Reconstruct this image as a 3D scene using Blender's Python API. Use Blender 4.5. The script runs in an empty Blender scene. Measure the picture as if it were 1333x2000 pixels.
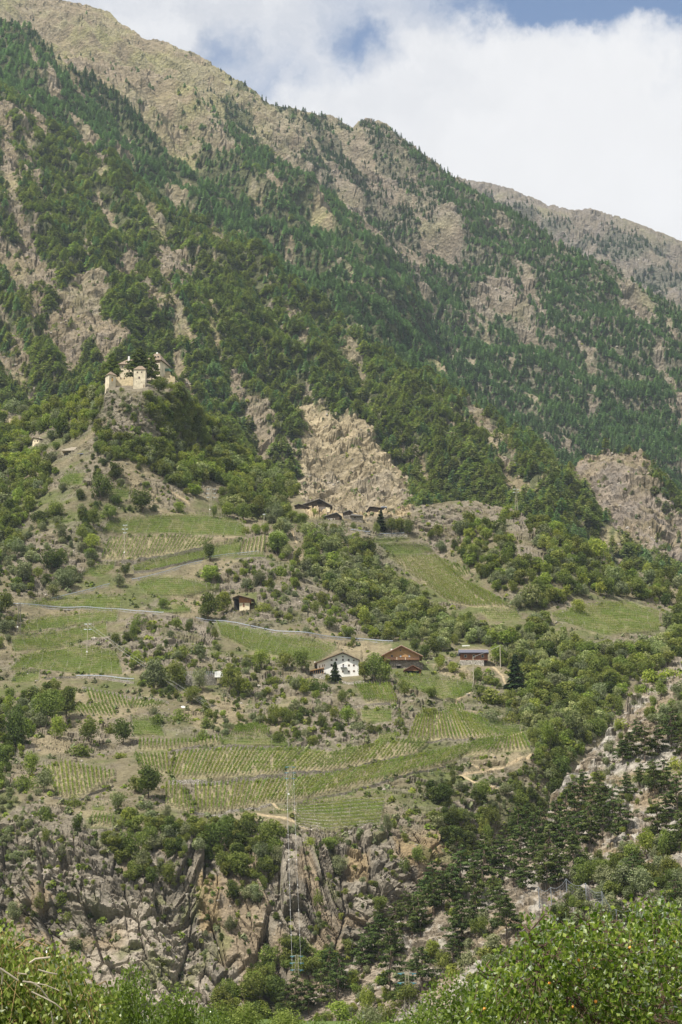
import bpy, math, random
import numpy as np
from mathutils import Vector

# ------------------------------------------------------------------ camera, sky, sun, exposure
SC = bpy.context.scene
COL = SC.collection
PX_F = 3780.0
PITCH = math.radians(14.2)
CAM = np.array([0.0, 0.0, 1.7])
cd = bpy.data.cameras.new('camera'); cam = bpy.data.objects.new('camera', cd); COL.objects.link(cam)
cam.location = CAM; cam.rotation_euler = (math.pi / 2 + PITCH, 0, 0)
cd.sensor_fit = 'VERTICAL'; cd.sensor_height = 36.0; cd.lens = 36.0 * PX_F / 2000.0
cd.clip_start = 0.5; cd.clip_end = 20000
SC.camera = cam

SUN_TO = Vector((-0.43, -0.36, 0.83)).normalized()
SUN_EL = math.asin(SUN_TO.z); SUN_AZ = math.atan2(SUN_TO.x, SUN_TO.y)   # from +Y clockwise
sd = bpy.data.lights.new('sun', 'SUN'); so = bpy.data.objects.new('sun', sd); COL.objects.link(so)
sd.energy = 5.0; sd.angle = math.radians(0.5); sd.color = (1.0, 0.94, 0.83)
so.rotation_euler = SUN_TO.to_track_quat('Z', 'Y').to_euler(); so.location = (0, 0, 3000)

class NT:
    """small node-tree helper"""
    def __init__(s, tree): s.t = tree; s.n = tree.nodes; s.l = tree.links
    def add(s, typ, **kw):
        nd = s.n.new(typ)
        for k, v in kw.items(): setattr(nd, k, v)
        return nd
    def put(s, sock, val):
        if isinstance(val, bpy.types.NodeSocket): s.l.new(val, sock)
        else: sock.default_value = val
    def math(s, op, a, b=0.0, c=None, clamp=False):
        nd = s.add('ShaderNodeMath', operation=op, use_clamp=clamp)
        s.put(nd.inputs[0], a); s.put(nd.inputs[1], b)
        if c is not None: s.put(nd.inputs[2], c)
        return nd.outputs[0]
    def mix(s, f, a, b, blend='MIX'):
        nd = s.add('ShaderNodeMix', data_type='RGBA', blend_type=blend)
        s.put(nd.inputs[0], f); s.put(nd.inputs[6], a); s.put(nd.inputs[7], b)
        return nd.outputs[2]
    def noise(s, vec, scale, detail=4, rough=0.55, dist=0.0):
        nd = s.add('ShaderNodeTexNoise'); s.put(nd.inputs['Vector'], vec)
        nd.inputs['Scale'].default_value = scale; nd.inputs['Detail'].default_value = detail
        nd.inputs['Roughness'].default_value = rough; nd.inputs['Distortion'].default_value = dist
        return nd.outputs['Fac']
    def ramp(s, f, lo, hi):
        nd = s.add('ShaderNodeMapRange', clamp=True, interpolation_type='SMOOTHSTEP')
        s.put(nd.inputs[0], f); nd.inputs[1].default_value = lo; nd.inputs[2].default_value = hi
        return nd.outputs[0]

wd = bpy.data.worlds.new('World'); SC.world = wd; wd.use_nodes = True
w = NT(wd.node_tree); w.n.clear()
sky = w.add('ShaderNodeTexSky', sky_type='NISHITA'); sky.sun_disc = False
sky.sun_elevation = SUN_EL; sky.sun_rotation = SUN_AZ; sky.altitude = 600; sky.air_density = 1.0; sky.dust_density = 0.6
tc = w.add('ShaderNodeTexCoord')
sp = w.add('ShaderNodeSeparateXYZ'); w.l.new(tc.outputs['Generated'], sp.inputs[0])
az0 = w.math('ARCTAN2', sp.outputs[0], sp.outputs[1])
el0 = w.math('ARCSINE', sp.outputs[2])
wn = w.add('ShaderNodeTexNoise'); w.l.new(tc.outputs['Generated'], wn.inputs['Vector']); wn.inputs['Scale'].default_value = 30.0; wn.inputs['Detail'].default_value = 6; wn.inputs['Roughness'].default_value = 0.62
ws = w.add('ShaderNodeSeparateColor'); w.l.new(wn.outputs['Color'], ws.inputs[0])
az = w.math('ADD', az0, w.math('MULTIPLY', w.math('SUBTRACT', ws.outputs[0], 0.5), 0.075))
el = w.math('ADD', el0, w.math('MULTIPLY', w.math('SUBTRACT', ws.outputs[1], 0.5), 0.045))
cv = w.add('ShaderNodeCombineXYZ'); w.put(cv.inputs[0], az); w.put(cv.inputs[1], w.math('MULTIPLY', el, 1.25)); cv.inputs[2].default_value = 0.37
n1 = w.noise(cv.outputs[0], 9.0, 8, 0.58, 0.15)
n2 = w.noise(cv.outputs[0], 3.1, 3, 0.5)
n3 = w.noise(cv.outputs[0], 26.0, 6, 0.6)
def gap(u, v, ru, rv, amt, tilt=0.0):
    """a hole of blue sky in the clouds, round the direction of (u, v)"""
    ga = (u - 666.5) / PX_F / math.cos(math.radians(26)); ge = PITCH + math.atan((1000 - v) / PX_F)
    da = w.math('SUBTRACT', az, ga); de = w.math('SUBTRACT', el, ge)
    de = w.math('SUBTRACT', de, w.math('MULTIPLY', da, tilt))
    a = w.math('DIVIDE', da, ru / PX_F); b = w.math('DIVIDE', de, rv / PX_F)
    r2 = w.math('ADD', w.math('MULTIPLY', a, a), w.math('MULTIPLY', b, b))
    g = w.math('EXPONENT', w.math('MULTIPLY', r2, -1.0))
    return w.math('MULTIPLY', g, amt)
cover = w.math('ADD', w.math('MULTIPLY', n1, 1.5), 0.28)
for g in (gap(1120, 12, 230, 55, 1.05), gap(1330, 5, 150, 60, 0.9), gap(690, 88, 95, 50, 0.48), gap(430, 105, 80, 45, 0.50), gap(530, 165, 70, 50, 0.38),
          gap(1100, -250, 600, 190, 1.2), gap(-900, 300, 500, 900, 0.8), gap(2600, 500, 700, 900, 0.8)):
    cover = w.math('SUBTRACT', cover, g)
cov = w.ramp(cover, 0.20, 1.02)
# cloud tone: white on the right, greyer to the upper left
tone = w.math('ADD', w.math('MULTIPLY', n2, 0.5), w.math('MULTIPLY', n1, 0.28))
tone = w.math('ADD', tone, w.math('MULTIPLY', az, 1.5))
tone = w.math('SUBTRACT', tone, w.math('MULTIPLY', w.math('SUBTRACT', el, 0.42), 1.2))
tf = w.ramp(tone, 0.14, 0.62)
ccol = w.mix(tf, (0.41, 0.425, 0.46, 1), (0.585, 0.58, 0.58, 1))
ccol = w.mix(w.ramp(n3, 0.25, 0.85), ccol, (0.61, 0.605, 0.605, 1))
skyc = w.mix(1.0, sky.outputs[0], (0.10, 0.10, 0.10, 1), 'MULTIPLY')
bg = w.add('ShaderNodeBackground'); w.put(bg.inputs[0], w.mix(w.math('MULTIPLY', cov, 0.97), skyc, ccol)); bg.inputs[1].default_value = 1.0
wo = w.add('ShaderNodeOutputWorld'); w.l.new(bg.outputs[0], wo.inputs[0])

vs = SC.view_settings; vs.view_transform = 'Standard'; vs.look = 'None'; vs.exposure = 0.65; vs.gamma = 1.0
SC.cycles.max_bounces = 5; SC.cycles.diffuse_bounces = 2; SC.cycles.glossy_bounces = 2; SC.cycles.transmission_bounces = 2
SC.cycles.transparent_max_bounces = 4; SC.cycles.volume_bounces = 0
SC.cycles.use_denoising = True; SC.cycles.denoiser = 'OPENIMAGEDENOISE'; SC.cycles.denoising_input_passes = 'RGB_ALBEDO_NORMAL'; SC.cycles.denoising_prefilter = 'ACCURATE'

# ------------------------------------------------------------------ noise on arrays
def _h(ix, iy, s):
    x = (ix.astype(np.int64) * 374761393 + iy.astype(np.int64) * 668265263 + int(s) * 2147483647 * 3 + 1013904223) & 0xFFFFFFFF
    x = ((x ^ (x >> 13)) * 1274126177) & 0xFFFFFFFF
    x = ((x ^ (x >> 16)) * 2246822519) & 0xFFFFFFFF
    return ((x ^ (x >> 15)) & 0xFFFFFF) / float(0x1000000)
def vn(x, y, s=0):
    xi = np.floor(x); yi = np.floor(y); fx = x - xi; fy = y - yi
    fx = fx * fx * (3 - 2 * fx); fy = fy * fy * (3 - 2 * fy)
    a = _h(xi, yi, s); b = _h(xi + 1, yi, s); c = _h(xi, yi + 1, s); d = _h(xi + 1, yi + 1, s)
    return ((a * (1 - fx) + b * fx) * (1 - fy) + (c * (1 - fx) + d * fx) * fy) * 2 - 1
def fbm(x, y, o=4, s=0, g=0.5):
    r = 0.0; a = 1.0; t = 0.0
    for i in range(o):
        r = r + a * vn(x * 2 ** i + 17.3 * i, y * 2 ** i - 9.1 * i, s + i); t += a; a *= g
    return r / t
def ridged(x, y, o=4, s=0, g=0.5):
    r = 0.0; a = 1.0; t = 0.0
    for i in range(o):
        r = r + a * (1 - 2 * np.abs(vn(x * 2 ** i + 5.3 * i, y * 2 ** i + 3.1 * i, s + i))); t += a; a *= g
    return r / t
def facets(x, y, s=0, tilt=1.0):
    """piecewise planar cells: (height -1..1, distance to the cell's edge)"""
    xi = np.floor(x); yi = np.floor(y)
    f1 = np.full(x.shape, 9.0); f2 = np.full(x.shape, 9.0); hv = np.zeros(x.shape)
    for dx in (-1, 0, 1):
        for dy in (-1, 0, 1):
            cx = xi + dx; cy = yi + dy
            ox = cx + _h(cx, cy, s) - x; oy = cy + _h(cx, cy, s + 1) - y
            d = np.sqrt(ox * ox + oy * oy)
            hh = (_h(cx, cy, s + 2) * 2 - 1) * 0.6 - tilt * (ox * (_h(cx, cy, s + 3) * 2 - 1) + oy * (_h(cx, cy, s + 4) * 2 - 1.2))
            c = d < f1
            f2 = np.where(c, f1, np.minimum(f2, d)); hv = np.where(c, hh, hv); f1 = np.where(c, d, f1)
    return hv, f2 - f1
def sst(x, a, b):
    t = np.clip((x - a) / (b - a), 0, 1); return t * t * (3 - 2 * t)

# ------------------------------------------------------------------ masks in the photograph's own survey coordinates
def inpoly(u, v, poly):
    u = np.asarray(u, float); v = np.asarray(v, float); r = np.zeros(np.broadcast(u, v).shape, bool)
    n = len(poly)
    for i in range(n):
        x1, y1 = poly[i]; x2, y2 = poly[(i + 1) % n]
        if y1 == y2: continue
        c = ((y1 > v) != (y2 > v)) & (u < (x2 - x1) * (v - y1) / (y2 - y1) + x1)
        r ^= c
    return r
def polyd(u, v, poly):
    """signed distance to a polygon's edge (positive inside)"""
    u = np.asarray(u, float); v = np.asarray(v, float)
    d = np.full(np.broadcast(u, v).shape, 1e9); n = len(poly)
    for i in range(n):
        d = np.minimum(d, segd(u, v, poly[i], poly[(i + 1) % n]))
    return np.where(inpoly(u, v, poly), d, -d)
def segd(u, v, a, b):
    ax, ay = a; bx, by = b; L = (bx - ax) ** 2 + (by - ay) ** 2 + 1e-9
    t = np.clip(((u - ax) * (bx - ax) + (v - ay) * (by - ay)) / L, 0, 1)
    return np.hypot(u - ax - t * (bx - ax), v - ay - t * (by - ay))
def lined(u, v, pts):
    d = np.full(np.shape(u), 1e9)
    for a, b in zip(pts[:-1], pts[1:]): d = np.minimum(d, segd(u, v, a, b))
    return d
def pl(pts, u):
    p = np.array(pts, float); return np.interp(u, p[:, 0], p[:, 1])

def direc(u, v):
    x = (np.asarray(u, float) - 666.5) / PX_F; y = (1000 - np.asarray(v, float)) / PX_F
    cp, s_ = math.cos(PITCH), math.sin(PITCH)
    wy = cp - y * s_; wz = s_ + y * cp
    return x / wy, wz / wy
def at(u, v, Y):
    """the point at survey angles (u, v), Y metres north of the station"""
    dx, dz = direc(u, v)
    return np.stack(np.broadcast_arrays(dx * Y, np.asarray(Y, float) + 0 * dx, CAM[2] + dz * Y), -1)
def to_px(p):
    x, y, z = p[..., 0] - CAM[0], p[..., 1] - CAM[1], p[..., 2] - CAM[2]
    cp, s_ = math.cos(PITCH), math.sin(PITCH)
    f = y * cp + z * s_; up = -y * s_ + z * cp
    return 666.5 + PX_F * x / f, 1000 - PX_F * up / f

# ------------------------------------------------------------------ mesh building
def mesh_np(name, V, Q, mats, smooth=False, mi=None, tint=None, tris=None):
    """mesh from arrays: V (n,3), Q (m,4) quads, optional tris (k,3) after them"""
    me = bpy.data.meshes.new(name)
    V = np.asarray(V, np.float32); nq = 0 if Q is None else len(Q); nt = 0 if tris is None else len(tris)
    me.vertices.add(len(V)); me.vertices.foreach_set('co', V.ravel())
    idx = []
    if nq: idx.append(np.asarray(Q, np.int32).ravel())
    if nt: idx.append(np.asarray(tris, np.int32).ravel())
    idx = np.concatenate(idx)
    me.loops.add(len(idx)); me.loops.foreach_set('vertex_index', idx)
    ls = np.concatenate([np.arange(nq) * 4, nq * 4 + np.arange(nt) * 3]).astype(np.int32)
    me.polygons.add(nq + nt); me.polygons.foreach_set('loop_start', ls)
    for m in (mats if isinstance(mats, (list, tuple)) else [mats]): me.materials.append(m)
    if mi is not None: me.polygons.foreach_set('material_index', np.asarray(mi, np.int32))
    me.update(calc_edges=True)
    me.polygons.foreach_set('use_smooth', np.full(nq + nt, smooth))
    if tint is not None:
        a = me.attributes.new('tint', 'FLOAT', 'FACE'); a.data.foreach_set('value', np.asarray(tint, np.float32))
    return me

class MB:
    """collects simple solids, then links them as one mesh object"""
    def __init__(s): s.v = []; s.f = []
    def add(s, vs, fs):
        o = len(s.v); s.v += [tuple(map(float, p)) for p in vs]; s.f += [tuple(i + o for i in f) for f in fs]; return s
    def box(s, x0, x1, y0, y1, z0, z1):
        v = [(x0, y0, z0), (x1, y0, z0), (x1, y1, z0), (x0, y1, z0), (x0, y0, z1), (x1, y0, z1), (x1, y1, z1), (x0, y1, z1)]
        return s.add(v, [(0, 3, 2, 1), (4, 5, 6, 7), (0, 1, 5, 4), (1, 2, 6, 5), (2, 3, 7, 6), (3, 0, 4, 7)])
    def prism(s, pts, y0, y1):
        """outline in x, z carried from y0 to y1"""
        n = len(pts)
        v = [(x, y0, z) for x, z in pts] + [(x, y1, z) for x, z in pts]
        return s.add(v, [tuple(range(n)), tuple(range(2 * n - 1, n - 1, -1))] + [(i, i + n, (i + 1) % n + n, (i + 1) % n) for i in range(n)])
    def bar(s, a, b, w, w2=None, n=4):
        a = np.array(a, float); b = np.array(b, float); w2 = w if w2 is None else w2
        d = b - a; L = np.linalg.norm(d)
        if L < 1e-6: return s
        d /= L; r = np.array([0, 0, 1.0]) if abs(d[2]) < 0.9 else np.array([1.0, 0, 0])
        p = np.cross(d, r); p /= np.linalg.norm(p); q = np.cross(d, p)
        v = []
        for c, ww in ((a, w), (b, w2)):
            for k in range(n):
                t = 2 * math.pi * (k + 0.5) / n; v.append(c + (p * math.cos(t) + q * math.sin(t)) * ww)
        return s.add(v, [tuple(range(n - 1, -1, -1)), tuple(range(n, 2 * n))] + [(i, (i + 1) % n, (i + 1) % n + n, i + n) for i in range(n)])
    def path(s, pts, w, n=4):
        for a, b in zip(pts[:-1], pts[1:]): s.bar(a, b, w, n=n)
        return s
    def obj(s, name, mat, parent=None, loc=None):
        me = bpy.data.meshes.new(name); me.from_pydata(s.v, [], s.f); me.materials.append(mat); me.update()
        o = bpy.data.objects.new(name, me); COL.objects.link(o)
        if parent is not None: o.parent = parent
        if loc is not None: o.location = loc
        return o

def link(name, me, parent=None, loc=None):
    o = bpy.data.objects.new(name, me); COL.objects.link(o)
    if parent is not None: o.parent = parent
    if loc is not None: o.location = loc
    return o
def tag(o, label=None, cat=None, group=None, kind=None):
    if label: o['label'] = label
    if cat: o['category'] = cat
    if group: o['group'] = group
    if kind: o['kind'] = kind
    return o
def thing(name, loc, label, cat, group=None, rz=0.0):
    o = bpy.data.objects.new(name, None); COL.objects.link(o); o.location = loc; o.rotation_euler = (0, 0, rz)
    o.empty_display_size = 0.5
    return tag(o, label, cat, group)

# ------------------------------------------------------------------ materials
def lin(h):
    c = [int(h[i:i + 2], 16) / 255 for i in (0, 2, 4)]
    return tuple(x / 12.92 if x <= 0.04045 else ((x + 0.055) / 1.055) ** 2.4 for x in c) + (1,)
def mat_leaf(name, col, col2, trans=0.3, gloss=0.0, var=0.5):
    m = bpy.data.materials.new(name); m.use_nodes = True; t = NT(m.node_tree); t.n.clear()
    at_ = t.add('ShaderNodeAttribute', attribute_name='tint')
    oi = t.add('ShaderNodeObjectInfo')
    c = t.mix(at_.outputs['Fac'], col + (1,), col2 + (1,))
    k = t.math('ADD', t.math('MULTIPLY', oi.outputs['Random'], var), 1 - var / 2)
    c = t.mix(1.0, c, k, 'MULTIPLY')
    hs = t.add('ShaderNodeHueSaturation'); t.put(hs.inputs['Color'], c)
    rr = t.math('FRACT', t.math('MULTIPLY', oi.outputs['Random'], 7.31))
    t.put(hs.inputs['Hue'], t.math('ADD', t.math('MULTIPLY', rr, 0.04 if var > 0.2 else 0.0), 0.48 if var > 0.2 else 0.494)); hs.inputs['Saturation'].default_value = 1.0
    c = hs.outputs[0]
    d = t.add('ShaderNodeBsdfDiffuse'); t.put(d.inputs[0], c)
    tr = t.add('ShaderNodeBsdfTranslucent'); t.put(tr.inputs[0], t.mix(1.0, c, (1.0, 1.25, 0.6, 1), 'MULTIPLY'))
    mx = t.add('ShaderNodeMixShader'); mx.inputs[0].default_value = trans
    t.l.new(d.outputs[0], mx.inputs[1]); t.l.new(tr.outputs[0], mx.inputs[2]); out = mx.outputs[0]
    if gloss:
        g = t.add('ShaderNodeBsdfGlossy'); g.inputs['Roughness'].default_value = 0.38; g.inputs['Color'].default_value = (1, 1, 1, 1)
        lw = t.add('ShaderNodeFresnel'); lw.inputs[0].default_value = 1.45
        m2 = t.add('ShaderNodeMixShader'); t.put(m2.inputs[0], t.math('MULTIPLY', lw.outputs[0], gloss)); t.l.new(out, m2.inputs[1]); t.l.new(g.outputs[0], m2.inputs[2]); out = m2.outputs[0]
    o = t.add('ShaderNodeOutputMaterial'); t.l.new(out, o.inputs[0]); return m
def mat_solid(name, col, rough=0.8, n_scale=0.6, n_amt=0.25, bump=0.0, metal=0.0, streak=None, col2=None):
    m = bpy.data.materials.new(name); m.use_nodes = True; t = NT(m.node_tree); b = t.n['Principled BSDF']
    c4 = tuple(col) + (1,)
    tcn = t.add('ShaderNodeTexCoord'); vec = tcn.outputs['Object']
    if streak:
        mp = t.add('ShaderNodeMapping'); t.put(mp.inputs[0], vec); mp.inputs['Scale'].default_value = streak; vec = mp.outputs[0]
    n = t.noise(vec, n_scale, 6, 0.65)
    lo = tuple(x * (1 - n_amt) for x in col) + (1,) if col2 is None else tuple(col2) + (1,); hi = tuple(min(1, x * (1 + n_amt * 0.6)) for x in col) + (1,)
    t.put(b.inputs['Base Color'], t.mix(t.ramp(n, 0.3, 0.7), lo, hi))
    b.inputs['Roughness'].default_value = rough; b.inputs['Metallic'].default_value = metal
    b.inputs['Specular IOR Level'].default_value = 0.3
    if bump:
        bp = t.add('ShaderNodeBump'); bp.inputs['Strength'].default_value = bump; bp.inputs['Distance'].default_value = 0.2
        t.put(bp.inputs['Height'], n); t.l.new(bp.outputs[0], b.inputs['Normal'])
    return m
def mat_stone(name, c1, c2, scale=1.5, gap_c=(0.12, 0.11, 0.09)):
    """stones in rough courses"""
    m = bpy.data.materials.new(name); m.use_nodes = True; t = NT(m.node_tree); b = t.n['Principled BSDF']
    tcn = t.add('ShaderNodeTexCoord')
    vo = t.add('ShaderNodeTexVoronoi'); t.put(vo.inputs['Vector'], tcn.outputs['Object']); vo.inputs['Scale'].default_value = scale
    ve = t.add('ShaderNodeTexVoronoi', feature='DISTANCE_TO_EDGE'); t.put(ve.inputs['Vector'], tcn.outputs['Object']); ve.inputs['Scale'].default_value = scale
    sp_ = t.add('ShaderNodeSeparateColor'); t.l.new(vo.outputs['Color'], sp_.inputs[0])
    c = t.mix(sp_.outputs[0], tuple(c1) + (1,), tuple(c2) + (1,))
    c = t.mix(t.ramp(ve.outputs['Distance'], 0.02, 0.10), tuple(gap_c) + (1,), c)
    t.put(b.inputs['Base Color'], c); b.inputs['Roughness'].default_value = 0.9; b.inputs['Specular IOR Level'].default_value = 0.15
    bp = t.add('ShaderNodeBump'); bp.inputs['Strength'].default_value = 0.8; bp.inputs['Distance'].default_value = 0.15
    t.put(bp.inputs['Height'], t.ramp(ve.outputs['Distance'], 0.0, 0.25)); t.l.new(bp.outputs[0], b.inputs['Normal'])
    return m
def mat_ground(name, grain=0.6, bump=0.5, amt=0.3):
    """the ground's own colour comes from the survey attribute; grain, pebbles and tufts from noise"""
    m = bpy.data.materials.new(name); m.use_nodes = True; t = NT(m.node_tree); t.n.clear()
    a = t.add('ShaderNodeAttribute', attribute_name='soil')
    tcn = t.add('ShaderNodeTexCoord'); vec = tcn.outputs['Object']
    n = t.noise(vec, grain, 7, 0.72); n_b = t.noise(vec, grain * 0.16, 5, 0.6)
    vo = t.add('ShaderNodeTexVoronoi'); t.put(vo.inputs['Vector'], vec); vo.inputs['Scale'].default_value = grain * 1.3
    sc_ = t.add('ShaderNodeSeparateColor'); t.l.new(vo.outputs['Color'], sc_.inputs[0])
    k = t.math('ADD', t.math('MULTIPLY', n, 1.5 * amt), t.math('MULTIPLY', sc_.outputs[0], 0.7 * amt))
    k = t.math('ADD', k, t.math('MULTIPLY', n_b, 0.8 * amt)); k = t.math('ADD', k, 1 - 1.5 * amt)
    c = t.mix(1.0, a.outputs['Color'], k, 'MULTIPLY')
    d = t.add('ShaderNodeBsdfDiffuse'); t.put(d.inputs[0], c); d.inputs['Roughness'].default_value = 0.3
    bp = t.add('ShaderNodeBump'); bp.inputs['Strength'].default_value = bump; bp.inputs['Distance'].default_value = 0.9 / grain
    t.put(bp.inputs['Height'], t.math('ADD', n, t.math('MULTIPLY', vo.outputs['Distance'], 0.5))); t.l.new(bp.outputs[0], d.inputs['Normal'])
    o = t.add('ShaderNodeOutputMaterial'); t.l.new(d.outputs[0], o.inputs[0]); return m
# ------------------------------------------------------------------ survey tables (u, v = survey angles of the photograph's own grid)
# plots: (where it lies, upper edge, lower edge, rows run 'v' = up the slope / 'h' = along it, number of rows)
PLOTS = [
 ('the topmost small left terrace', [(114,939),(128,926),(168,921)], [(118,946),(160,946)], 'h', 5),
 ('the small terrace between the two dark round trees', [(210,954),(254,951)], [(212,975),(252,976)], 'h', 6),
 ('the narrow strip among the left bushes', [(90,1015),(147,1013)], [(92,1020),(147,1018)], 'h', 2),
 ('the wide pale field below the lattice pylon', [(214,1018),(300,1010),(400,1005),(440,1010),(478,1028)], [(200,1036),(240,1041),(330,1042),(420,1046),(480,1049)], 'h', 10),
 ('the striped field crossed by the tall thin pole', [(217,1051),(290,1048),(369,1047),(416,1057)], [(199,1094),(262,1093),(330,1083),(396,1070)], 'v', 28),
 ('the long curved band above the road bend', [(258,1112),(300,1098),(350,1084),(400,1073),(470,1058)], [(262,1116),(310,1113),(360,1104),(400,1094),(466,1083)], 'h', 7),
 ('the small striped block', [(475,1058),(518,1049)], [(466,1083),(514,1078)], 'v', 7),
 ('the strip under the small striped block', [(458,1086),(515,1081)], [(456,1092),(520,1088)], 'h', 3),
 ('the patch below the striped field', [(172,1112),(200,1104),(226,1102)], [(160,1126),(200,1126),(222,1112)], 'h', 5),
 ('the fan-shaped field right above the timber hut', [(265,1143),(290,1130),(350,1129),(428,1147)], [(286,1161),(350,1163),(385,1158),(428,1150)], 'h', 9),
 ('the strip between the two guardrails on the left', [(60,1178),(130,1169),(237,1165)], [(90,1184),(150,1187),(236,1188)], 'h', 5),
 ('the patch left of the hut with a shrub in it', [(292,1190),(320,1182),(345,1177),(374,1188)], [(300,1194),(330,1197),(372,1194)], 'h', 4),
 ('the first band under the lower left road', [(42,1224),(95,1205),(165,1197),(232,1195)], [(36,1237),(90,1230),(170,1216),(228,1212)], 'h', 6),
 ('the second band under the lower left road', [(20,1250),(100,1237),(170,1224),(208,1216)], [(28,1273),(60,1268),(120,1262),(210,1244)], 'h', 8),
 ('the field round the double-armed pole', [(44,1286),(100,1270),(150,1262),(185,1266),(228,1280)], [(20,1312),(60,1309),(150,1315),(240,1319)], 'h', 14),
 ('the corner field at the left edge of the hill', [(30,1318),(78,1314)], [(22,1336),(76,1331)], 'h', 5),
 ('the upper half of the staked plot', [(170,1347),(245,1363)], [(178,1371),(255,1388)], 'v', 11),
 ('the lower half of the staked plot', [(140,1384),(212,1373)], [(150,1396),(228,1403)], 'v', 11),
 ('the right end of the staked plot', [(262,1367),(325,1377)], [(255,1388),(306,1384)], 'v', 10),
 ('the wedge right of the dark bushy trees', [(258,1406),(290,1408),(310,1415)], [(260,1433),(300,1436),(322,1436)], 'h', 8),
 ('the single low terrace above the striped left plot', [(274,1446),(330,1449),(390,1446),(430,1440)], [(272,1466),(330,1464),(370,1459),(432,1454)], 'v', 22),
 ('the short rows left of the great striped field', [(265,1478),(325,1476)], [(274,1502),(328,1513)], 'v', 9),
 ('the great striped field in the middle', [(345,1472),(420,1464),(500,1463),(588,1464)], [(328,1520),(400,1520),(470,1518),(545,1511)], 'v', 31),
 ('the right half of the great striped field', [(594,1466),(650,1474),(700,1462),(780,1448),(840,1446)], [(552,1511),(620,1507),(700,1494),(770,1482),(815,1470)], 'v', 31),
 ('the long second striped terrace, left half', [(382,1534),(440,1530),(520,1527),(600,1520),(640,1514)], [(384,1588),(440,1586),(500,1574),(560,1566),(600,1558)], 'v', 31),
 ('the long second striped terrace, right half', [(646,1513),(700,1504),(760,1490),(860,1468),(935,1452)], [(606,1557),(680,1540),(760,1522),(830,1506),(890,1486)], 'v', 37),
 ('the fan of rows at the bare right-hand corner', [(942,1448),(985,1443),(1020,1438)], [(898,1480),(975,1470),(1036,1465)], 'v', 17),
 ('the green wedge beside the great dark tree', [(326,1532),(346,1530),(372,1560)], [(325,1572),(345,1582),(378,1588)], 'v', 8),
 ('the bright striped plot above the cliff', [(84,1498),(130,1490),(165,1500),(222,1510)], [(104,1540),(112,1558),(155,1556),(222,1520)], 'v', 17),
 ('the tiny upper plot at the cliff edge', [(180,1575),(205,1575)], [(180,1583),(204,1584)], 'h', 2),
 ('the tiny plot on the cliff edge', [(182,1595),(222,1599)], [(176,1614),(219,1617)], 'v', 7),
 ('the tilted triangle above the great striped field', [(468,1423),(500,1415),(526,1422)], [(450,1437),(490,1437),(524,1438)], 'v', 17),
 ('the strip under the tilted triangle', [(430,1443),(520,1440),(562,1448)], [(425,1453),(500,1454),(565,1456)], 'h', 4),
 ('the walled terraces right of the blue-armed pylon', [(580,1572),(650,1562),(755,1552)], [(578,1610),(640,1622),(742,1614)], 'h', 9),
 ('the short left terrace beside the blue-armed pylon', [(540,1586),(572,1580)], [(535,1590),(572,1588)], 'h', 2),
 ('the fine-grained field below the wooden chalet', [(768,1320),(830,1321),(925,1338)], [(800,1348),(850,1366),(885,1373),(922,1352)], 'h', 13),
 ('the striped plot below the white farmhouse', [(692,1341),(760,1336)], [(716,1372),(776,1375)], 'v', 15),
 ('the low green terraces below the striped plot', [(705,1386),(765,1388)], [(708,1409),(766,1411)], 'h', 5),
 ('the big fan below the path', [(817,1400),(850,1394),(880,1390),(905,1394),(930,1400)], [(798,1448),(860,1448),(930,1445),(984,1441)], 'v', 25),
 ('the short rows above the big fan', [(866,1380),(900,1378)], [(880,1394),(908,1392)], 'v', 6),
 ('the small round-topped field right of the big fan', [(944,1413),(985,1413),(1015,1424)], [(966,1430),(990,1440),(1018,1432)], 'h', 7),
 ('the two strips left of the big fan', [(740,1434),(776,1430)], [(738,1450),(774,1446)], 'h', 4),
 ('the short strip right of the long gravel bend', [(838,1512),(890,1508)], [(836,1515),(892,1511)], 'h', 1),
 ('the top strip of the green hollow', [(724,1056),(800,1054)], [(726,1060),(800,1058)], 'h', 2),
 ('the upper terraces of the green hollow', [(736,1066),(835,1068)], [(765,1084),(848,1078)], 'h', 6),
 ('the long slanting field in the green hollow', [(764,1089),(810,1086),(846,1084)], [(880,1178),(925,1188),(962,1187)], 'v', 16),
 ('the upper corner beside the slanting field', [(856,1090),(880,1100),(914,1112)], [(894,1128),(905,1130),(918,1124)], 'v', 7),
 ('the lower corner beside the slanting field', [(910,1136),(955,1160)], [(962,1184),(996,1188)], 'v', 6),
 ('the field at the foot of the slanting field', [(935,1192),(1010,1193)], [(960,1214),(1020,1212)], 'h', 6),
 ('the far right vineyard behind the wood', [(1075,1203),(1140,1184),(1230,1178),(1288,1200)], [(1100,1216),(1180,1240),(1288,1230)], 'h', 12),
 ('the field under the long guardrail', [(422,1217),(480,1232),(560,1244),(640,1256),(660,1266)], [(432,1240),(490,1268),(560,1284),(622,1292)], 'h', 14),
]
def plot_poly(p): return p[1] + p[2][::-1]

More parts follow.
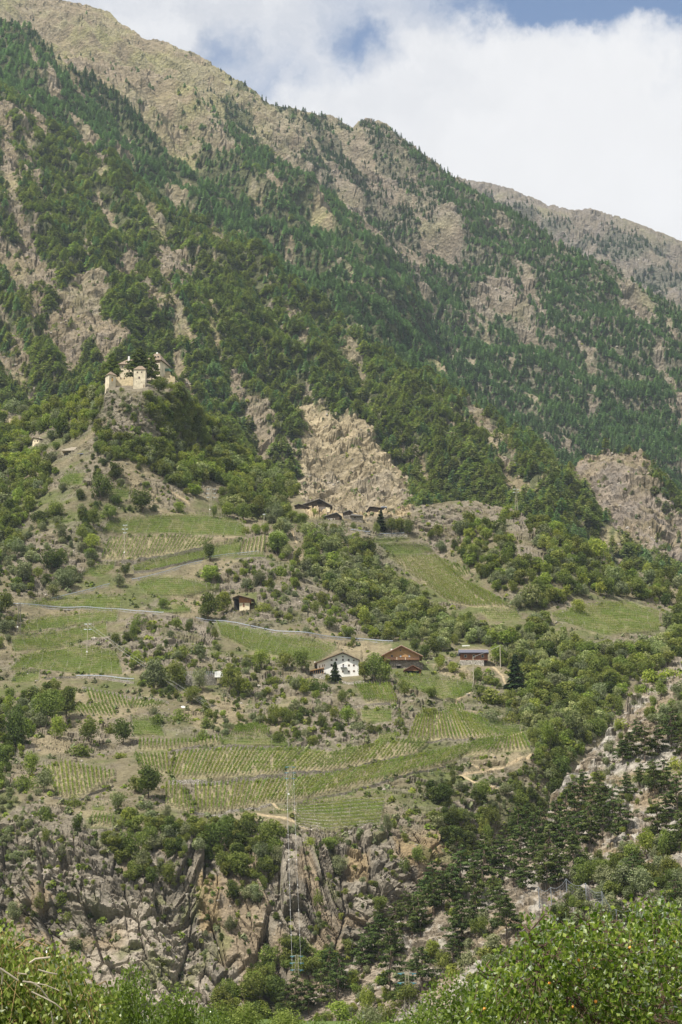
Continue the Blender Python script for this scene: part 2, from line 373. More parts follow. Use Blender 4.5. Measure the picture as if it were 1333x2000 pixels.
# guardrails along the road (pieces between hidden stretches)
RAILS = [
 ('the lower left road', [(22,1181),(60,1183),(95,1186),(150,1188),(200,1190),(240,1193),(285,1197),(320,1199)]),
 ('the upper left road', [(100,1172),(150,1160),(215,1143)]),
 ('the road bend above the fan-shaped field', [(258,1136),(310,1124),(360,1111),(396,1099)]),
 ('the road under the small striped block', [(404,1094),(430,1087),(470,1083),(505,1078)]),
 ('the long straight road above the white farmhouse', [(384,1205),(430,1215),(510,1228),(600,1240),(700,1250),(768,1256)]),
 ('the terrace above the staked plot', [(150,1327),(200,1330),(262,1332)]),
 ('the lane left of the dark fir below the farm', [(686,1034),(725,1040)]),
 ('the lane right of the dark fir below the farm', [(742,1047),(790,1044)]),
]
ROCK = [  # bare rock
 [(195,775),(215,762),(290,765),(330,800),(352,850),(345,890),(300,880),(250,865),(215,840),(205,805)],
 [(0,1600),(60,1560),(110,1575),(165,1600),(175,1625),(260,1640),(330,1600),(350,1650),(420,1690),(520,1700),(560,1620),(640,1650),(700,1640),(760,1630),(900,1560),(960,1600),(900,1700),(700,1860),(640,1990),(0,2060),(-140,2060),(-140,1600)],
 [(240,1230),(250,1210),(300,1195),(400,1205),(425,1240),(420,1270),(330,1300),(345,1315),(320,1315),(290,1290),(255,1270)],
 [(600,975),(620,950),(680,930),(760,900),(815,950),(800,1010),(600,1010)],
 [(165,1252),(180,1244),(205,1246),(210,1256),(190,1262)],
 [(480,1330),(540,1320),(560,1340),(545,1375),(500,1385)],
 [(610,1360),(650,1340),(680,1350),(690,1380),(640,1400)],
 [(820,985),(900,975),(1010,985),(1060,1030),(1040,1050),(960,1010),(900,1060),(850,1070),(830,1030)],
 [(990,1090),(1040,1060),(1090,1060),(1130,1090),(1120,1130),(1060,1130),(1000,1110)],
 [(450,1110),(520,1090),(620,1150),(690,1180),(740,1240),(640,1230),(560,1215),(480,1200),(400,1150)],
 [(30,1080),(60,1040),(110,1050),(180,1120),(80,1170),(30,1150)],
 [(560,1420),(640,1395),(760,1400),(790,1430),(700,1450),(600,1460)],
 [(560,1630),(780,1600),(830,1590),(760,1680),(560,1690)],
 [(1200,1210),(1270,1230),(1333,1250),(1333,1290),(1260,1300),(1220,1260)],
]
TAN = [   # dry grass and bare earth
 [(600,1243),(770,1258),(745,1292),(700,1280),(650,1262)], [(330,1150),(400,1155),(385,1205),(340,1200)],
 [(225,915),(260,925),(330,985),(300,985),(240,945)], [(80,1188),(240,1194),(160,1198),(95,1204)],
 [(148,1340),(165,1345),(178,1372),(152,1376)], [(930,1478),(1035,1466),(1060,1470),(1040,1490),(960,1500),(905,1495)],
 [(895,1385),(935,1395),(950,1412),(925,1400)], [(300,990),(380,1000),(390,1010),(310,1010)],
 [(60,1440),(130,1440),(160,1470),(80,1475)], [(390,1340),(480,1380),(470,1420),(390,1430),(350,1400)],
 [(840,1300),(900,1300),(980,1330),(900,1335)], [(370,1045),(480,1052),(430,1066),(372,1060)],
]
SCREE = [(1333,1290),(1225,1375),(1165,1455),(1075,1570),(960,1660),(760,1805),(620,1960),(620,2060),(1480,2060),(1480,1210)]
PATHS = [ [(1035,1472),(1000,1492),(940,1497),(915,1490)], [(945,1500),(900,1512),(930,1530),(990,1545)], [(530,1570),(545,1580),(565,1585),(580,1592)],
          [(500,1592),(545,1598),(575,1604),(600,1622)], [(890,1378),(905,1362),(920,1356)], [(1020,1432),(1000,1440),(985,1442)], [(330,960),(370,985)],
          [(960,1300),(982,1320),(990,1345)], [(570,1040),(580,1058)] ]
# where trees must not cover: buildings, walls, masts  (u0, v0, u1, v1)
KEEP = [(205,700,325,762),(575,970,710,1016),(455,1160,500,1190),(606,1270,704,1332),(742,1258,832,1316),(893,1262,960,1303),(366,1316,425,1340),
        (60,850,93,866),(398,945,424,1015),(16,812,34,822),(118,866,172,888),(330,1520,432,1532),(912,1282,932,1335),(973,1258,984,1308),(235,1025,252,1092),(158,1212,182,1288),(345,1235,400,1262)]
# big single trees of the near hill: (u, v of the foot, width, height, tone)  d dark, m mid, l light, g grey-green, c cream-flowered, p conifer
TREES = [
 (197,975,56,62,'d'),(225,938,38,38,'d'),(278,1002,56,52,'d'),(183,1032,34,42,'m'),(212,1018,40,36,'m'),(157,978,26,26,'d'),(225,985,30,24,'d'),
 (105,1012,46,40,'m'),(120,960,24,24,'g'),(75,1030,40,36,'d'),(120,1058,34,36,'g'),(30,1090,50,40,'g'),(160,1060,34,36,'m'),(180,1075,40,34,'l'),
 (100,1120,64,52,'d'),(60,1105,40,30,'g'),(128,1150,58,44,'g'),(175,1095,34,26,'m'),(245,1130,28,30,'d'),(232,1150,30,28,'g'),(45,1140,50,46,'g'),(10,1200,40,46,'d'),
 (75,1130,30,26,'l'),(140,1130,30,30,'c'),(104,1170,34,34,'c'),
 (410,1098,30,42,'d'),(407,1135,44,38,'l'),(543,1080,52,52,'m'),(500,1046,26,26,'l'),(518,1046,28,26,'l'),(481,1042,20,18,'l'),(557,1050,44,40,'g'),
 (408,1210,54,58,'d'),(436,1200,40,52,'l'),(512,1192,46,24,'l'),(595,1178,24,20,'m'),(615,1200,28,28,'m'),(632,1180,28,36,'m'),(560,1205,26,20,'l'),(645,1230,34,30,'m'),
 (598,1235,20,18,'g'),(680,1246,34,26,'m'),(660,1190,24,24,'g'),(510,1145,34,30,'g'),(575,1150,24,26,'l'),(530,1160,26,26,'m'),(545,1125,44,26,'m'),(480,1150,30,26,'g'),
 (272,1222,38,26,'m'),(226,1268,28,30,'d'),(262,1262,22,40,'m'),(268,1310,34,40,'l'),(320,1190,30,24,'m'),(345,1230,28,26,'m'),(350,1290,54,36,'m'),(390,1290,36,26,'g'),
 (300,1350,56,68,'g'),(345,1345,60,56,'m'),(390,1350,40,48,'g'),(450,1352,60,56,'m'),(478,1355,44,40,'l'),(375,1375,46,36,'m'),(410,1400,24,22,'m'),(420,1250,20,24,'m'),
 (510,1312,50,44,'l'),(555,1310,40,40,'m'),(590,1318,46,50,'m'),(480,1300,26,24,'g'),(690,1262,14,26,'m'),(540,1332,50,20,'m'),(590,1345,56,34,'m'),(620,1350,50,34,'d'),
 (405,1420,28,26,'m'),(395,1440,28,24,'m'),(352,1410,50,28,'m'),(300,1400,26,20,'g'),(310,1418,44,30,'m'),
 (90,1420,80,74,'m'),(130,1410,50,66,'d'),(30,1462,64,80,'d'),(45,1395,40,38,'g'),(112,1446,40,50,'l'),(175,1455,50,52,'m'),(160,1478,46,28,'m'),(240,1452,52,54,'d'),(215,1430,30,26,'m'),
 (60,1520,46,50,'l'),(50,1545,60,40,'m'),(85,1552,46,46,'g'),(85,1600,36,30,'m'),(240,1483,34,14,'l'),(290,1560,62,64,'d'),(265,1545,44,36,'m'),(232,1590,44,44,'c'),(250,1605,34,30,'l'),
 (145,1575,36,26,'m'),(150,1630,30,42,'d'),(88,1650,22,36,'m'),(118,1660,20,26,'g'),(325,1600,28,32,'g'),(285,1580,44,20,'g'),(212,1650,44,34,'m'),(255,1670,54,56,'m'),(290,1660,46,60,'m'),
 (275,1725,44,60,'g'),(330,1740,42,50,'m'),(340,1640,30,26,'g'),(362,1650,28,34,'g'),
 (430,1660,80,72,'d'),(480,1640,70,66,'d'),(400,1640,50,46,'m'),(525,1660,64,60,'m'),(470,1720,60,60,'m'),(440,1700,60,44,'d'),(455,1760,40,46,'d'),(510,1690,44,40,'g'),(540,1690,40,48,'g'),
 (500,1770,44,40,'g'),(645,1655,44,34,'m'),(660,1640,30,26,'d'),(665,1700,40,50,'g'),(605,1655,24,20,'l'),(757,1636,32,44,'g'),(620,1770,22,30,'m'),(735,1790,34,38,'m'),(705,1750,14,12,'l'),
 (35,1810,46,44,'g'),(80,1770,24,26,'m'),(118,1765,30,28,'m'),(128,1790,34,24,'m'),(147,1845,40,20,'g'),(20,1740,30,24,'m'),(452,1830,30,36,'g'),(620,1820,16,22,'m'),
 (540,1412,44,40,'m'),(565,1412,40,32,'m'),(545,1448,34,24,'d'),(610,1455,30,28,'m'),(630,1422,26,32,'d'),(680,1412,46,40,'l'),(655,1410,30,30,'m'),(725,1430,30,24,'d'),(700,1425,34,22,'g'),
 (598,1430,24,24,'g'),(578,1435,20,18,'m'),(580,1385,30,26,'g'),(668,1380,30,30,'m'),(485,1335,12,10,'l'),(630,1392,34,26,'g'),(578,1350,30,26,'g'),
 (730,1334,66,62,'m'),(753,1336,36,46,'m'),(712,1334,30,44,'l'),(655,1336,22,44,'p'),(640,1330,16,22,'m'),(790,1368,32,36,'m'),(842,1372,26,30,'m'),(835,1398,28,24,'l'),(848,1393,18,16,'m'),(780,1420,24,22,'l'),(774,1436,18,12,'l'),(830,1352,24,12,'m'),
 (848,1285,36,38,'d'),(830,1290,30,36,'d'),(860,1310,30,36,'l'),(810,1275,26,30,'d'),(885,1312,28,26,'l'),(935,1332,30,30,'m'),(905,1320,22,16,'m'),(955,1335,30,20,'l'),(972,1300,40,44,'l'),
 (1008,1355,40,80,'p'),(745,1036,38,46,'p'),(765,1045,30,34,'d'),(798,1050,32,40,'d'),(782,1040,30,34,'m'),(690,1030,14,16,'m'),(635,1012,18,16,'l'),(735,1045,20,26,'m'),(700,1045,14,14,'m'),
 (613,1004,17,17,'l'),(570,1020,34,26,'m'),(590,1030,36,30,'m'),(540,1020,40,40,'g'),(148,808,16,30,'p'),(350,1000,30,26,'l'),(445,1010,34,38,'l'),(418,1012,16,30,'m'),(475,1020,40,40,'m'),(505,1012,40,48,'m'),
 (860,1080,28,26,'g'),(907,1098,24,36,'d'),(925,1100,36,44,'m'),(888,1076,20,24,'d'),(843,1056,22,24,'m'),(855,1056,30,34,'m'),(1062,1080,36,32,'m'),(1100,1060,34,26,'d'),(1040,1030,30,26,'m'),
 (1165,1100,60,50,'l'),(1135,1115,44,40,'d'),(1140,1140,36,36,'m'),(1200,1150,50,50,'c'),(1185,1170,40,40,'d'),(1235,1140,40,36,'l'),(1260,1175,34,30,'m'),(1270,1120,30,30,'l'),
 (1040,1190,50,54,'c'),(1015,1190,34,34,'g'),(1055,1170,44,46,'m'),(1130,1198,36,30,'l'),(1105,1150,44,40,'m'),(1000,1140,36,34,'g'),(970,1150,40,38,'g'),(960,1115,50,36,'m'),(940,1130,30,34,'m'),
 (1120,1445,54,66,'c'),(1090,1440,44,44,'m'),(1070,1470,46,60,'l'),(1085,1500,50,40,'m'),(1092,1530,50,56,'d'),(1080,1560,40,40,'d'),(1065,1490,26,24,'m'),(1150,1410,50,50,'m'),(1170,1370,50,44,'g'),
 (955,1375,60,36,'m'),(985,1380,50,30,'m'),(935,1368,34,30,'m'),(960,1410,44,30,'g'),(1000,1410,40,26,'m'),(1035,1420,40,24,'g'),(1045,1360,44,40,'m'),(1035,1330,40,40,'d'),
 (868,1575,46,44,'d'),(885,1610,44,40,'d'),(850,1600,40,30,'m'),(940,1570,44,40,'m'),(905,1605,40,36,'m'),(880,1500,24,16,'d'),(895,1503,20,14,'d'),(943,1495,10,8,'m'),(983,1498,12,8,'m'),(820,1535,18,16,'m'),(815,1525,12,10,'m'),
 (960,1620,50,50,'d'),(920,1640,50,40,'d'),(990,1560,40,30,'g'),(1015,1580,40,36,'m'),
 (238,764,14,13,'m'),(250,770,12,9,'g'),(300,752,30,16,'l'),(322,755,26,14,'l'),(336,760,26,18,'l'),(310,770,40,34,'d'),(290,782,30,26,'m'),(312,741,22,8,'l'),(200,775,26,26,'m'),(195,800,34,30,'m'),(20,842,26,20,'m'),(38,846,34,34,'l'),(52,874,30,26,'m'),(84,882,34,22,'m'),(68,890,34,24,'l'),(12,870,40,34,'d'),(100,862,30,26,'g'),(50,832,24,22,'g'),(70,840,30,22,'g'),
 (810,1700,34,40,'m'),(835,1720,20,26,'m'),(825,1760,20,16,'m'),(780,1710,24,30,'d'),(860,1710,24,20,'l'),
]
# pines of the near right slope: (u, v of the foot, height)
PINES = [
 (1140,1560,60),(1120,1590,70),(1100,1615,80),(1160,1590,66),(1175,1620,80),(1195,1600,70),(1210,1625,84),(1150,1640,80),(1130,1660,84),(1180,1650,78),(1085,1640,76),(1060,1650,80),(1040,1665,84),
 (1100,1680,84),(1070,1690,80),(1045,1700,76),(1015,1690,80),(1000,1720,84),(980,1700,70),(960,1720,80),(940,1735,84),(1120,1700,70),(1095,1730,74),(1070,1742,90),(1086,1740,60),(1055,1735,66),(1025,1745,70),(960,1760,64),
 (925,1765,74),(905,1750,84),(885,1772,80),(865,1790,76),(850,1760,70),(835,1800,84),(853,1800,70),(805,1832,84),(822,1828,74),(775,1840,76),(790,1800,66),(745,1870,86),(765,1880,76),(720,1880,80),(705,1895,66),
 (975,1800,74),(1000,1820,50),(990,1835,90),(900,1840,88),(885,1850,70),(925,1805,76),(870,1720,56),(760,1945,90),(780,1960,70),(1230,1480,60),(1260,1485,76),(1285,1470,60),(1310,1455,70),(1330,1480,66),(1215,1490,50),
 (1280,1560,76),(1300,1600,70),(1325,1590,80),(1283,1640,94),(1250,1530,40),(1310,1680,60),(1333,1660,80),(1245,1445,36),(1225,1560,50),(1320,1780,60),(1298,1545,60),(640,1935,92),(655,1950,80),(625,1960,70),(575,1985,80),(600,1975,70),(560,1990,70),(880,1880,60),(820,1930,84),(1240,1745,70),(1255,1720,50),
 (1150,1660,70),(1015,1640,60),(1030,1625,56),(985,1665,60),(950,1690,64),(925,1715,60),(1170,1560,56),(1110,1640,60),
]
# broadleaf growth on the near right slope
RSHRUB = [
 (1262,1672,50,58,'l'),(1300,1685,40,62,'m'),(1200,1690,36,36,'m'),(1235,1680,40,32,'l'),(1165,1700,40,34,'m'),(1150,1730,60,46,'m'),(1185,1745,60,50,'g'),(1220,1750,60,56,'g'),(1260,1770,70,60,'g'),(1310,1720,50,50,'m'),
 (1290,1790,60,50,'g'),(1095,1790,36,36,'g'),(1290,1360,34,36,'m'),(1255,1345,30,24,'l'),(1235,1370,26,24,'g'),(1300,1430,44,60,'g'),(1190,1456,26,22,'g'),(1215,1430,34,26,'l'),(1325,1440,36,44,'m'),(1310,1320,60,24,'l'),(1270,1330,40,30,'l'),(1333,1350,30,30,'g'),
 (1270,1540,34,50,'m'),(1248,1525,24,34,'m'),(1172,1530,34,30,'m'),(1185,1510,26,20,'g'),(1340,1640,40,50,'l'),(840,1875,34,46,'l'),(860,1895,46,46,'m'),(880,1900,30,26,'l'),(935,1830,50,40,'m'),(910,1880,40,40,'g'),
 (945,1800,30,26,'g'),(960,1870,50,50,'g'),(1030,1865,50,50,'g'),(1000,1880,40,40,'g'),(685,1930,34,44,'l'),(715,1985,40,60,'l'),(660,1995,60,44,'l'),(800,1970,54,46,'m'),(765,1990,50,40,'m'),(610,1910,40,40,'m'),
 (430,1985,60,56,'m'),(490,1975,80,64,'m'),(470,1995,50,30,'l'),(540,1965,50,56,'d'),(500,1995,60,30,'l'),(1180,1400,40,26,'l'),(1320,1500,36,30,'l'),(1330,1580,26,36,'l'),
]
LANDMARKS = [
 ('the castle', 262, 745), ('the small dark-roofed farm', 640, 995), ('the timber hut', 476, 1178), ('the white farmhouse', 655, 1305), ('the wooden chalet', 787, 1292),
 ('the slate-roofed shed', 927, 1285), ('the tall lattice pylon', 412, 985), ('the tall thin pole', 243, 1060), ('the double-armed pole', 170, 1250),
 ('the blue-armed pylon', 567, 1530), ('the small brown-roofed cabin', 76, 862), ('the grey retaining wall', 395, 1328), ('the outcrop by the wall', 330, 1235), ('the bare vineyard corner', 1030, 1470),
 ('the big square rock knob', 1200, 960), ('the pale quarry-like cliff', 690, 920), ('the long slanting vineyard', 880, 1140), ('the great dark tree', 290, 1530), ('the cliff', 250, 1760),
 ('the brown cliff face', 810, 1640), ('the rockfall net', 1110, 1765), ('the scree slope', 1200, 1560), ('the bright cliff-edge vineyard', 150, 1525), ('the far right vineyard', 1200, 1210), ('the twin cables', 570, 1720),
 ('the wooded hollow', 780, 1180), ('the stony hillock', 1060, 1100), ('the knob with scree', 1280, 1060), ('the stream gully', 1120, 1480), ('the grassy summit ridge', 250, 120), ('the skyline knoll', 735, 245),
 ('the long bare gully', 850, 610), ('the bare slide on the left', 60, 500), ('the gully above the castle', 340, 620), ('the upper tan slope', 450, 280), ('the middle forest spur', 620, 480),
 ('the right-hand forest spur', 1060, 560), ('the tawny forest clearing', 1000, 580), ('the far right ridge', 1180, 440), ('the dark near forest', 500, 620), ('the forest above the quarry', 760, 740), ('the left-edge broadleaf wood', 60, 930),
 ('the bare strip on the right', 1240, 600), ('the lower forest spur', 950, 830),
]
# ------------------------------------------------------------------ terrain: each landform is one sheet with real distances
def tps(pts):
    P_ = np.array(pts, float); xy = P_[:, :2] / 400.0; n = len(P_)
    d = np.hypot(xy[:, None, 0] - xy[None, :, 0], xy[:, None, 1] - xy[None, :, 1])
    A_ = np.zeros((n + 3, n + 3)); A_[:n, :n] = d + np.eye(n) * 0.01; A_[:n, n] = 1; A_[:n, n + 1:] = xy; A_[n, :n] = 1; A_[n + 1:, :n] = xy.T
    wts = np.linalg.solve(A_, np.concatenate([P_[:, 2], [0, 0, 0]]))
    def f(u, v):
        u = np.asarray(u, float) / 400.0; v = np.asarray(v, float) / 400.0
        r = wts[n] + wts[n + 1] * u + wts[n + 2] * v
        for i in range(n): r = r + wts[i] * np.hypot(u - xy[i, 0], v - xy[i, 1])
        return r
    return f

class Land:
    def __init__(s, name, top, bottom, ctrl, du, dv, relief, soil, mat, back=((4, 1), (16, 7), (50, 30), (150, 110))):
        s.name = name; s.top = top; s.bottom = bottom
        us = np.arange(-140, 1474, du, dtype=float); s.us = us
        tv = pl(top, us); tv = tv + 1.2 * fbm(us / 9.0, us * 0 + 3.7, 3, 5); s.tv = tv; s.bv = pl(bottom, us)
        nr = int((s.bv - tv).max() / dv); s.nr = nr
        t = np.linspace(0, 1, nr)[:, None]
        V = tv[None] + (s.bv - tv)[None] * t; U = np.broadcast_to(us[None], V.shape)
        s.f = tps(ctrl); Y = s.f(U, V)
        Pn = at(U, V, Y)
        gu = np.gradient(Pn, axis=1); gv = np.gradient(Pn, axis=0)
        N = np.cross(gv, gu); N /= np.linalg.norm(N, axis=-1, keepdims=True) + 1e-9
        N = np.where(N[..., 1:2] > 0, -N, N)
        d, extra = relief(U, V, Pn)
        # ease the relief out at the crest so the crest keeps its place
        Pn = Pn + N * d[..., None]
        s.P = Pn; s.N = N; s.soil_fn = soil
        colr = soil(U, V, Pn, extra)
        rows = [Pn]; cols = [colr]
        b = []
        for (dy, dz) in back: q = Pn[0].copy(); q[:, 1] += dy; q[:, 2] -= dz; b.append(q)
        grid = np.concatenate([np.stack(b[::-1])] + rows, 0); cg = np.concatenate([np.repeat(colr[:1], len(b), 0)] + cols, 0)
        R, C = grid.shape[:2]
        i = np.arange(R * C).reshape(R, C)
        Q = np.stack([i[:-1, :-1], i[1:, :-1], i[1:, 1:], i[:-1, 1:]], -1).reshape(-1, 4)
        me = mesh_np(name, grid.reshape(-1, 3), Q, [mat], smooth=False)
        ca = me.color_attributes.new('soil', 'FLOAT_COLOR', 'POINT')
        rgba = np.ones((R * C, 4), np.float32); rgba[:, :3] = cg.reshape(-1, 3); ca.data.foreach_set('color', rgba.ravel())
        s.o = link(name, me); tag(s.o, kind='structure')
    def sample(s, u, v):
        """the ground point that lies at survey angles (u, v)"""
        u = np.atleast_1d(np.asarray(u, float)); v = np.atleast_1d(np.asarray(v, float))
        x = np.clip((u - s.us[0]) / (s.us[1] - s.us[0]), 0, len(s.us) - 1.001)
        tv = np.interp(u, s.us, s.tv); bv = np.interp(u, s.us, s.bv)
        y = np.clip((v - tv) / (bv - tv) * (s.nr - 1), 0, s.nr - 1.001)
        xi = x.astype(int); yi = y.astype(int); fx = (x - xi)[:, None]; fy = (y - yi)[:, None]; P_ = s.P
        return (P_[yi, xi] * (1 - fx) + P_[yi, xi + 1] * fx) * (1 - fy) + (P_[yi + 1, xi] * (1 - fx) + P_[yi + 1, xi + 1] * fx) * fy
    def covers(s, u, v):
        return (v >= np.interp(u, s.us, s.tv)) & (v <= np.interp(u, s.us, s.bv))

def blend(base, c, k):
    return base * (1 - k[..., None]) + np.array(c) * k[..., None]

def any_poly(U, V, polys, soft=3.0):
    k = np.zeros(U.shape)
    for p in polys:
        a = np.array(p); x0, y0 = a.min(0) - 12; x1, y1 = a.max(0) + 12
        m = (U > x0) & (U < x1) & (V > y0) & (V < y1)
        if not m.any(): continue
        kk = np.zeros(U.shape); kk[m] = sst(polyd(U[m], V[m], p), -soft, soft); k = np.maximum(k, kk)
    return k

# ---- colours (albedo)
C_TAN = (0.162, 0.142, 0.092); C_DRY = (0.225, 0.190, 0.124); C_GRASS = (0.085, 0.104, 0.036); C_ROCK = (0.190, 0.166, 0.132); C_ROCKD = (0.110, 0.100, 0.085)
C_RUST = (0.235, 0.185, 0.125); C_PALE = (0.380, 0.340, 0.280); C_SCREE = (0.255, 0.215, 0.165); C_VINE = (0.095, 0.120, 0.036)

M_GROUND = mat_ground('hill_ground', 0.8, 0.6, 0.42)
M_FAR = mat_ground('mountain_ground', 0.16, 0.9, 0.42)

# ---- A: the vineyard hill with the cliff at its foot
A_TOP = [(-140,812),(0,800),(60,815),(110,800),(150,785),(195,758),(212,740),(290,738),(345,740),(358,765),(380,800),(430,850),(470,880),(520,905),(570,945),(600,985),(640,1000),(700,1002),(760,1002),(800,990),(830,985),(870,976),(930,976),(1000,990),(1060,1022),(1120,1058),(1180,1092),(1250,1112),(1333,1128),(1480,1152)]
A_BOT = [(-140, 2070), (1480, 2070)]
A_CTRL = [(212,757,1020),(250,757,1018),(290,757,1016),(345,757,1035),(212,738,1050),(290,738,1050),(345,738,1060),(250,820,1000),(250,880,985),(380,850,1045),(430,870,1055),(520,915,1065),(0,805,1150),(-140,815,1180),(110,805,1100),(60,900,1060),(0,1000,990),(-140,1000,1000),(150,930,975),(250,950,970),(320,990,965),(450,990,990),(560,960,1030),
 (600,1000,992),(700,1005,1000),(760,1010,1000),(700,1045,968),(830,990,1005),(950,980,1012),(1060,1025,1000),(1200,1100,1000),(1333,1130,1020),(1470,1150,1040),
 (100,1050,925),(230,1050,938),(400,1050,940),(520,1060,935),(620,1080,935),(750,1090,962),(850,1100,968),(1000,1100,925),(1100,1110,925),(1200,1180,918),(1333,1200,930),(1470,1200,935),
 (0,1180,850),(100,1180,868),(240,1190,865),(320,1195,855),(420,1200,865),(560,1170,865),(600,1240,828),(750,1200,892),(900,1190,905),(1050,1200,880),
 (0,1250,820),(150,1270,822),(330,1250,812),(500,1260,825),(650,1325,790),(760,1252,838),(790,1312,792),(925,1295,808),(1050,1300,812),(1200,1300,800),(1333,1300,800),
 (0,1330,790),(150,1330,788),(330,1340,768),(500,1350,768),(850,1345,775),(1000,1380,765),(1150,1400,745),
 (0,1400,735),(200,1400,740),(400,1400,738),(600,1400,735),(850,1400,748),(1000,1440,730),(1100,1500,712),
 (60,1480,682),(200,1490,690),(400,1470,695),(600,1465,702),(800,1460,706),(950,1465,704),(1040,1470,698),
 (100,1560,642),(200,1560,645),(400,1585,642),(560,1570,648),(700,1540,665),(900,1510,690),(1050,1560,685),
 (0,1600,628),(200,1620,620),(350,1610,627),(500,1620,628),(600,1630,627),(750,1620,637),(880,1590,655),
 (0,1800,600),(200,1800,588),(400,1800,592),(600,1800,594),(750,1750,604),(0,1990,580),(200,1990,566),(400,1990,566),(600,1990,570),(800,1990,600),(1000,1750,660),(1200,1700,700),(1333,1600,740),(1333,1990,700),(-140,2070,575),(-140,1600,640),(-140,1300,820)]
def cliff_amount(U, V):
    wv = V + 14 * fbm(U / 60, V / 60, 3, 71)
    k = sst(wv, 1605, 1660) * sst(1010 + 0 * U - U + 0.35 * (V - 1600), -60, 60)
    k2 = np.maximum(k, any_poly(U, V, [ROCK[3]], 8))
    return k, k2
def relief_A(U, V, P_):
    X = P_[..., 0]; Z = P_[..., 2]; Yv = P_[..., 1]; S = Z + 0.55 * Yv
    wu = U + 8 * fbm(U / 30, V / 30, 3, 3); wv = V + 8 * fbm(U / 30, V / 30, 3, 4)
    plots = any_poly(U, V, [plot_poly(p) for p in PLOTS], 3)
    rock = any_poly(wu, wv, ROCK, 6) * (1 - plots)
    nn = fbm(X / 28, S / 20, 5, 11)
    rough = np.clip(rock * 0.9 + sst(ridged(X / 34, S / 24, 4, 12), 0.10, 0.5) * 0.7, 0, 1) * (1 - plots)
    pad = np.zeros(U.shape)
    for (a, b, c, d_) in KEEP[:7]: pad = np.maximum(pad, sst(np.minimum(np.minimum(U - a + 6, c + 6 - U), np.minimum(V - b + 8, d_ + 4 - V)), 0, 6))
    d = nn * 2.2 * (1 - plots) * (1 - pad) + 0.35 * fbm(X / 3, S / 3, 3, 9) * (1 - plots) * (1 - pad)
    # rock ribs and blocks
    sx = X + 0.45 * S
    h1, e1 = facets((sx + 0.7 * fbm(X / 9, S / 9, 2, 8)) / 9.0, S / 6.0, 21); h2, e2 = facets(sx / 3.4, S / 2.4, 31); h3, e3 = facets(sx / 1.3, S / 1.0, 41)
    rr = rough * (1 - pad)
    d = d + rr * (1.5 * h1 + 0.55 * h2 + 0.22 * h3 - 0.7 * (e1 < 0.07) - 0.2 * (e2 < 0.08))
    # the cliff
    ck, ck2 = cliff_amount(U, V)
    Zc = Z * 1.0
    wx = X + 0.9 * fbm(X / 15, Zc / 15, 2, 61); wz = Zc + 0.9 * fbm(X / 15, Zc / 15, 2, 62)
    big = ridged(wx / 34, wz / 70, 3, 63)
    tall = sst(np.abs(U - 500), 170, 90); wz = wz * (1 - 0.45 * tall)
    a1, b1 = facets((wx + 0.35 * wz) / 11.0, (wz + 0.15 * wx) / 14.0, 51, 1.3)
    a2, b2 = facets((wx + 0.3 * wz) / 4.8, (wz + 0.28 * wx) / 4.6, 52, 1.5)
    a3, b3 = facets((wx + 0.3 * wz) / 2.0, (wz + 0.35 * wx) / 1.7, 53, 1.5)
    a4, b4 = facets(wx / 0.8, wz / 0.8, 54, 1.2)
    smooth_face = sst(fbm(wx / 16, wz / 16, 3, 64), 0.0, 0.35)
    dc = 1.6 * big + 2.7 * a1 + 1.9 * a2 * (1 - 0.45 * smooth_face) + 0.8 * a3 * (1 - 0.75 * smooth_face) + 0.2 * a4 * (1 - 0.8 * smooth_face)
    dc = dc - 1.8 * sst(0.06 - b1, 0, 0.04) - 1.0 * sst(0.08 - b2, 0, 0.04) * (1 - 0.5 * smooth_face)
    # deep vertical clefts
    cl = vn((X + 0.22 * Zc) / 8.5, Zc / 45, 66); dc = dc - 2.6 * sst(np.abs(cl), 0.05, 0.0) * sst(fbm(wx / 20, wz / 20, 2, 67), -0.1, 0.3)
    amt = np.maximum(ck, 0.45 * any_poly(wu, wv, [ROCK[3]], 8) * (U > 590))
    d = d * (1 - 0.8 * ck) + dc * amt
    # terrace steps in the plots: gentle
    return d, dict(plots=plots, rock=rock, rough=rr, ck=ck, b1=b1, b2=b2, sf=smooth_face, S=S, wx=wx, wz=wz, a2=a2)
